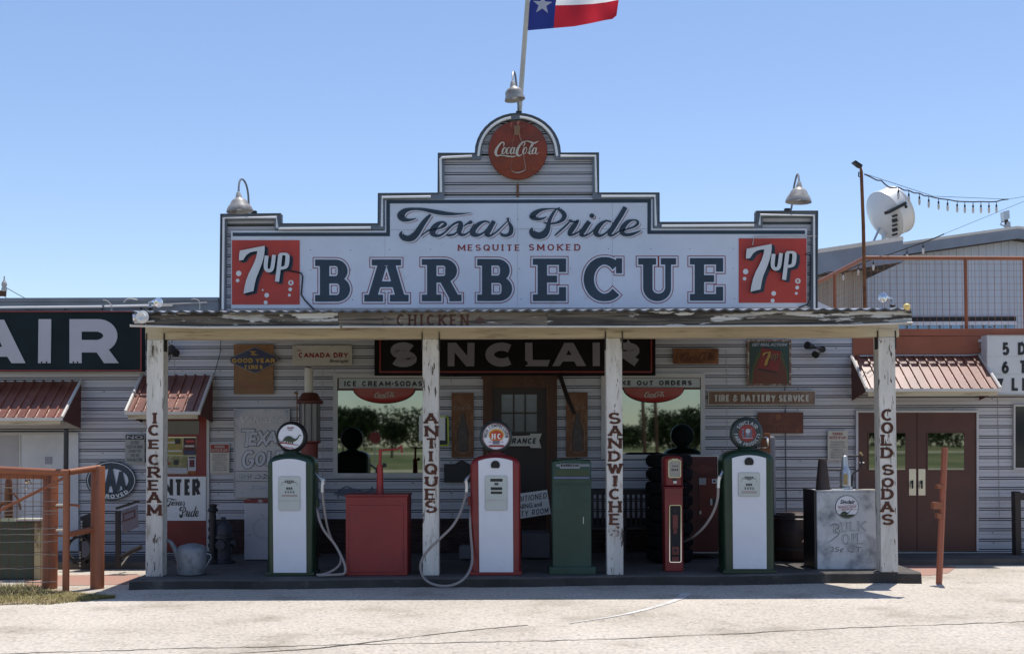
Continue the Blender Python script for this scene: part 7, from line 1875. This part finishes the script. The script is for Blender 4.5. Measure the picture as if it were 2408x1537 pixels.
mb = MB(); mb.tube([Vector((dc.x - .05, DYd, z_(dc.x) - .1)), dc - ax * .2 - up * .35], .05, m_alu, 10); mb.tube([Vector((dc.x - .45, DYd - .2, z_(dc.x - .45) - .1)), dc - ax * .26 - up * .2], .025, m_alu, 8); mb.put('stand', ds, smooth=True)
# floodlight on the barn peak
c = lambda x, y: at(*B5(x, y), 30.2)
rt = thing('peak_floodlight', 'white floodlight with a bracket on the peak of the barn roof', 'floodlight', c(1975, 720))
mb = MB(); mb.prism([B5(*p) for p in ((1922, 575), (1975, 562), (1980, 635), (1928, 650))], 30.1, .2, m_alu); mb.put('lamp_head', rt)
mb = MB(); mb.tube([c(1945, 650), c(1955, 680), c(1975, 720)], .05, m_iron, 6); mb.rect(*zbox(B5, 1958, 665, 1985, 715), 30.1, .2, m_frame); mb.tube([c(1950, 665), c(1910, 665), c(1895, 690), c(1930, 705)], .02, m_frame, 5); mb.put('bracket', rt)
# pale flashing by the right foot of the false front
mb = MB(); mb.tri([at(*B4(300, 205), 19.3), at(*B4(470, 285), 19.3), at(*B4(300, 300), 19.3)], m_board); mb.put('flashing', bldg)
# distant utility pole at the left frame edge
UY = 42
up_ = thing('utility_pole', 'distant utility pole arm with an insulator at the left frame edge', 'utility pole', (at(-25, 700, UY).x, UY, 0), 'utility poles')
mb = MB(); x = at(-25, 700, UY).x; mb.tube([(x, UY, 0), (x, UY, at(0, 660, UY).z)], .13, m_oldwood, 10); mb.put('pole', up_, smooth=True)
mb = MB(); p = at(*A1(55, 122), UY); mb.box(x - .5, p.x, UY - .06, UY + .06, p.z - .12, p.z + .08, m_oldwood); mb.put('crossarm', up_)
mb = MB(); p = at(*A1(40, 110), UY); mb.lathe([(.09, 0), (.10, .1), (.07, .16), (.10, .24), (.08, .34), (.03, .40), (.02, .55), (0, .55)], p, m_frame, (0, 0, 1), 12); mb.put('insulator', up_, smooth=True)
mb = MB(); mb.tube([at(*A1(52, 68), UY), at(*A1(160, 130), UY), at(*A1(300, 205), UY), at(*A1(600, 330), UY)], .014, m_black, 4); mb.tube([at(*A1(35, 148), UY), at(*A1(110, 215), UY)], .012, m_black, 4); mb.put('cable', up_)

# ------------------------------------------------------------------ across the road (seen in the window glass)
m_leaf = mat('tree_leaf', (.040, .062, .018), .8, var=.5, vsc=.5, c2=(.07, .085, .02), sc=.35, lo=.5, hi=.7)
m_bark = mat('bark', (.06, .045, .035), .9)
def leaves(mb, c, rx, rz, n, s):
    for i in range(n):
        v = Vector((rnd.gauss(0, 1), rnd.gauss(0, 1), rnd.gauss(0, 1))).normalized() * rnd.random() ** .4
        p = Vector(c) + Vector((v.x * rx, v.y * rx, v.z * rz))
        a = Vector((rnd.gauss(0, 1), rnd.gauss(0, 1), rnd.gauss(0, 1))).normalized(); b = a.orthogonal().normalized(); k_ = s * rnd.uniform(.6, 1.4)
        mb.quad(p - a * k_, p + b * k_ * .6, p + a * k_, p - b * k_ * .6, m_leaf)
def vtree(px, ytop, T, label, w_=2.0, n=1500, base=.3):
    D = 2 * WY + T; x = (px - PXC) / FPX * D; h = (1040 - ytop) / FPX * D + 1.85; y = -T
    t = thing('tree', label, 'tree', (x, y, 0), 'trees across the road')
    mb = MB(); mb.tube([(x, y, 0), (x + .1, y, h * .35), (x, y, h * .75)], [.16, .12, .04], m_bark, 8)
    for k_ in range(5): a = rnd.uniform(0, 6.28); mb.tube([(x + .08, y, h * (.3 + .08 * k_)), (x + w_ * .6 * math.cos(a), y + w_ * .6 * math.sin(a), h * (.5 + .08 * k_))], [.06, .02], m_bark, 6)
    mb.put('trunk', t)
    mb = MB()
    for k_ in range(7):
        a = rnd.uniform(0, 6.28); r_ = w_ * rnd.uniform(.1, .6)
        leaves(mb, (x + r_ * math.cos(a), y + r_ * math.sin(a), h * rnd.uniform(base + .25, .82)), w_ * .55, h * .2, n // 7, .09 * w_)
    mb.put('crown', t)
vtree(921, 988, 110, 'small bushy green tree on the lawn across the road', 2.2, 2600, .25)
vtree(806, 952, 130, 'broad oak across the road facing the left shop window', 6.0, 3600)
vtree(1580, 955, 70, 'tall leafy tree across the road facing the right shop window', 2.2, 2600, .15)
vtree(1632, 950, 60, 'dark full tree across the road beside the tall leafy one', 2.0, 2600, .1)
vtree(2100, 955, 120, 'wide shade tree across the road facing the maroon doors', 6.0, 3000)
mb = MB()
px = 560
while px < 2500:
    D = 2 * WY + 262 + rnd.uniform(-10, 40); lo = 1 if 1380 < px < 1530 else 0
    top = rnd.uniform(945, 968) if not lo else rnd.uniform(985, 1000)
    x = (px - PXC) / FPX * D; h = (1040 - top) / FPX * D + 1.85
    leaves(mb, (x, 2 * WY - D, h * .5), 4.8, h * .5, 420, .52); px += rnd.uniform(26, 40)
mb.put('tree_line', None, kind='stuff', label='dense line of trees beyond the lawn across the road', cat='trees')
D = 2 * WY + 44
for px, lab in ((1517, 'leaning dark utility pole across the road, the left one of two'), (1546, 'dark utility pole across the road, the right one of two')):
    x = (px - PXC) / FPX * D; mb = MB(); mb.tube([(x, -44, 0), (x - .3, -44, 9)], [.13, .10], m_oldwood, 10); mb.put('utility_pole', None, lab, 'utility pole', 'utility poles', smooth=True)
D = 2 * WY + 30; x = (882 - PXC) / FPX * D; z = 1.85 + 12 / FPX * D
stp = thing('stop_sign', 'red octagonal STOP sign across the road', 'sign', (x, -30, 0))
mb = MB(); mb.tube([(x, -29.95, 0), (x, -29.95, z + .4)], .03, m_galv, 8); mb.put('post', stp)
oc = lambda r, y: [Vector((x + r * math.cos(R(22.5 + 45 * k_)), y, z + r * math.sin(R(22.5 + 45 * k_)))) for k_ in range(8)]
mb = MB(); mb.tri(oc(.36, -29.90), mat('stop_sign_red', (.16, .012, .014), .6)); mb.tri(oc(.36, -29.94), m_galv); mb.put('plate', stp)
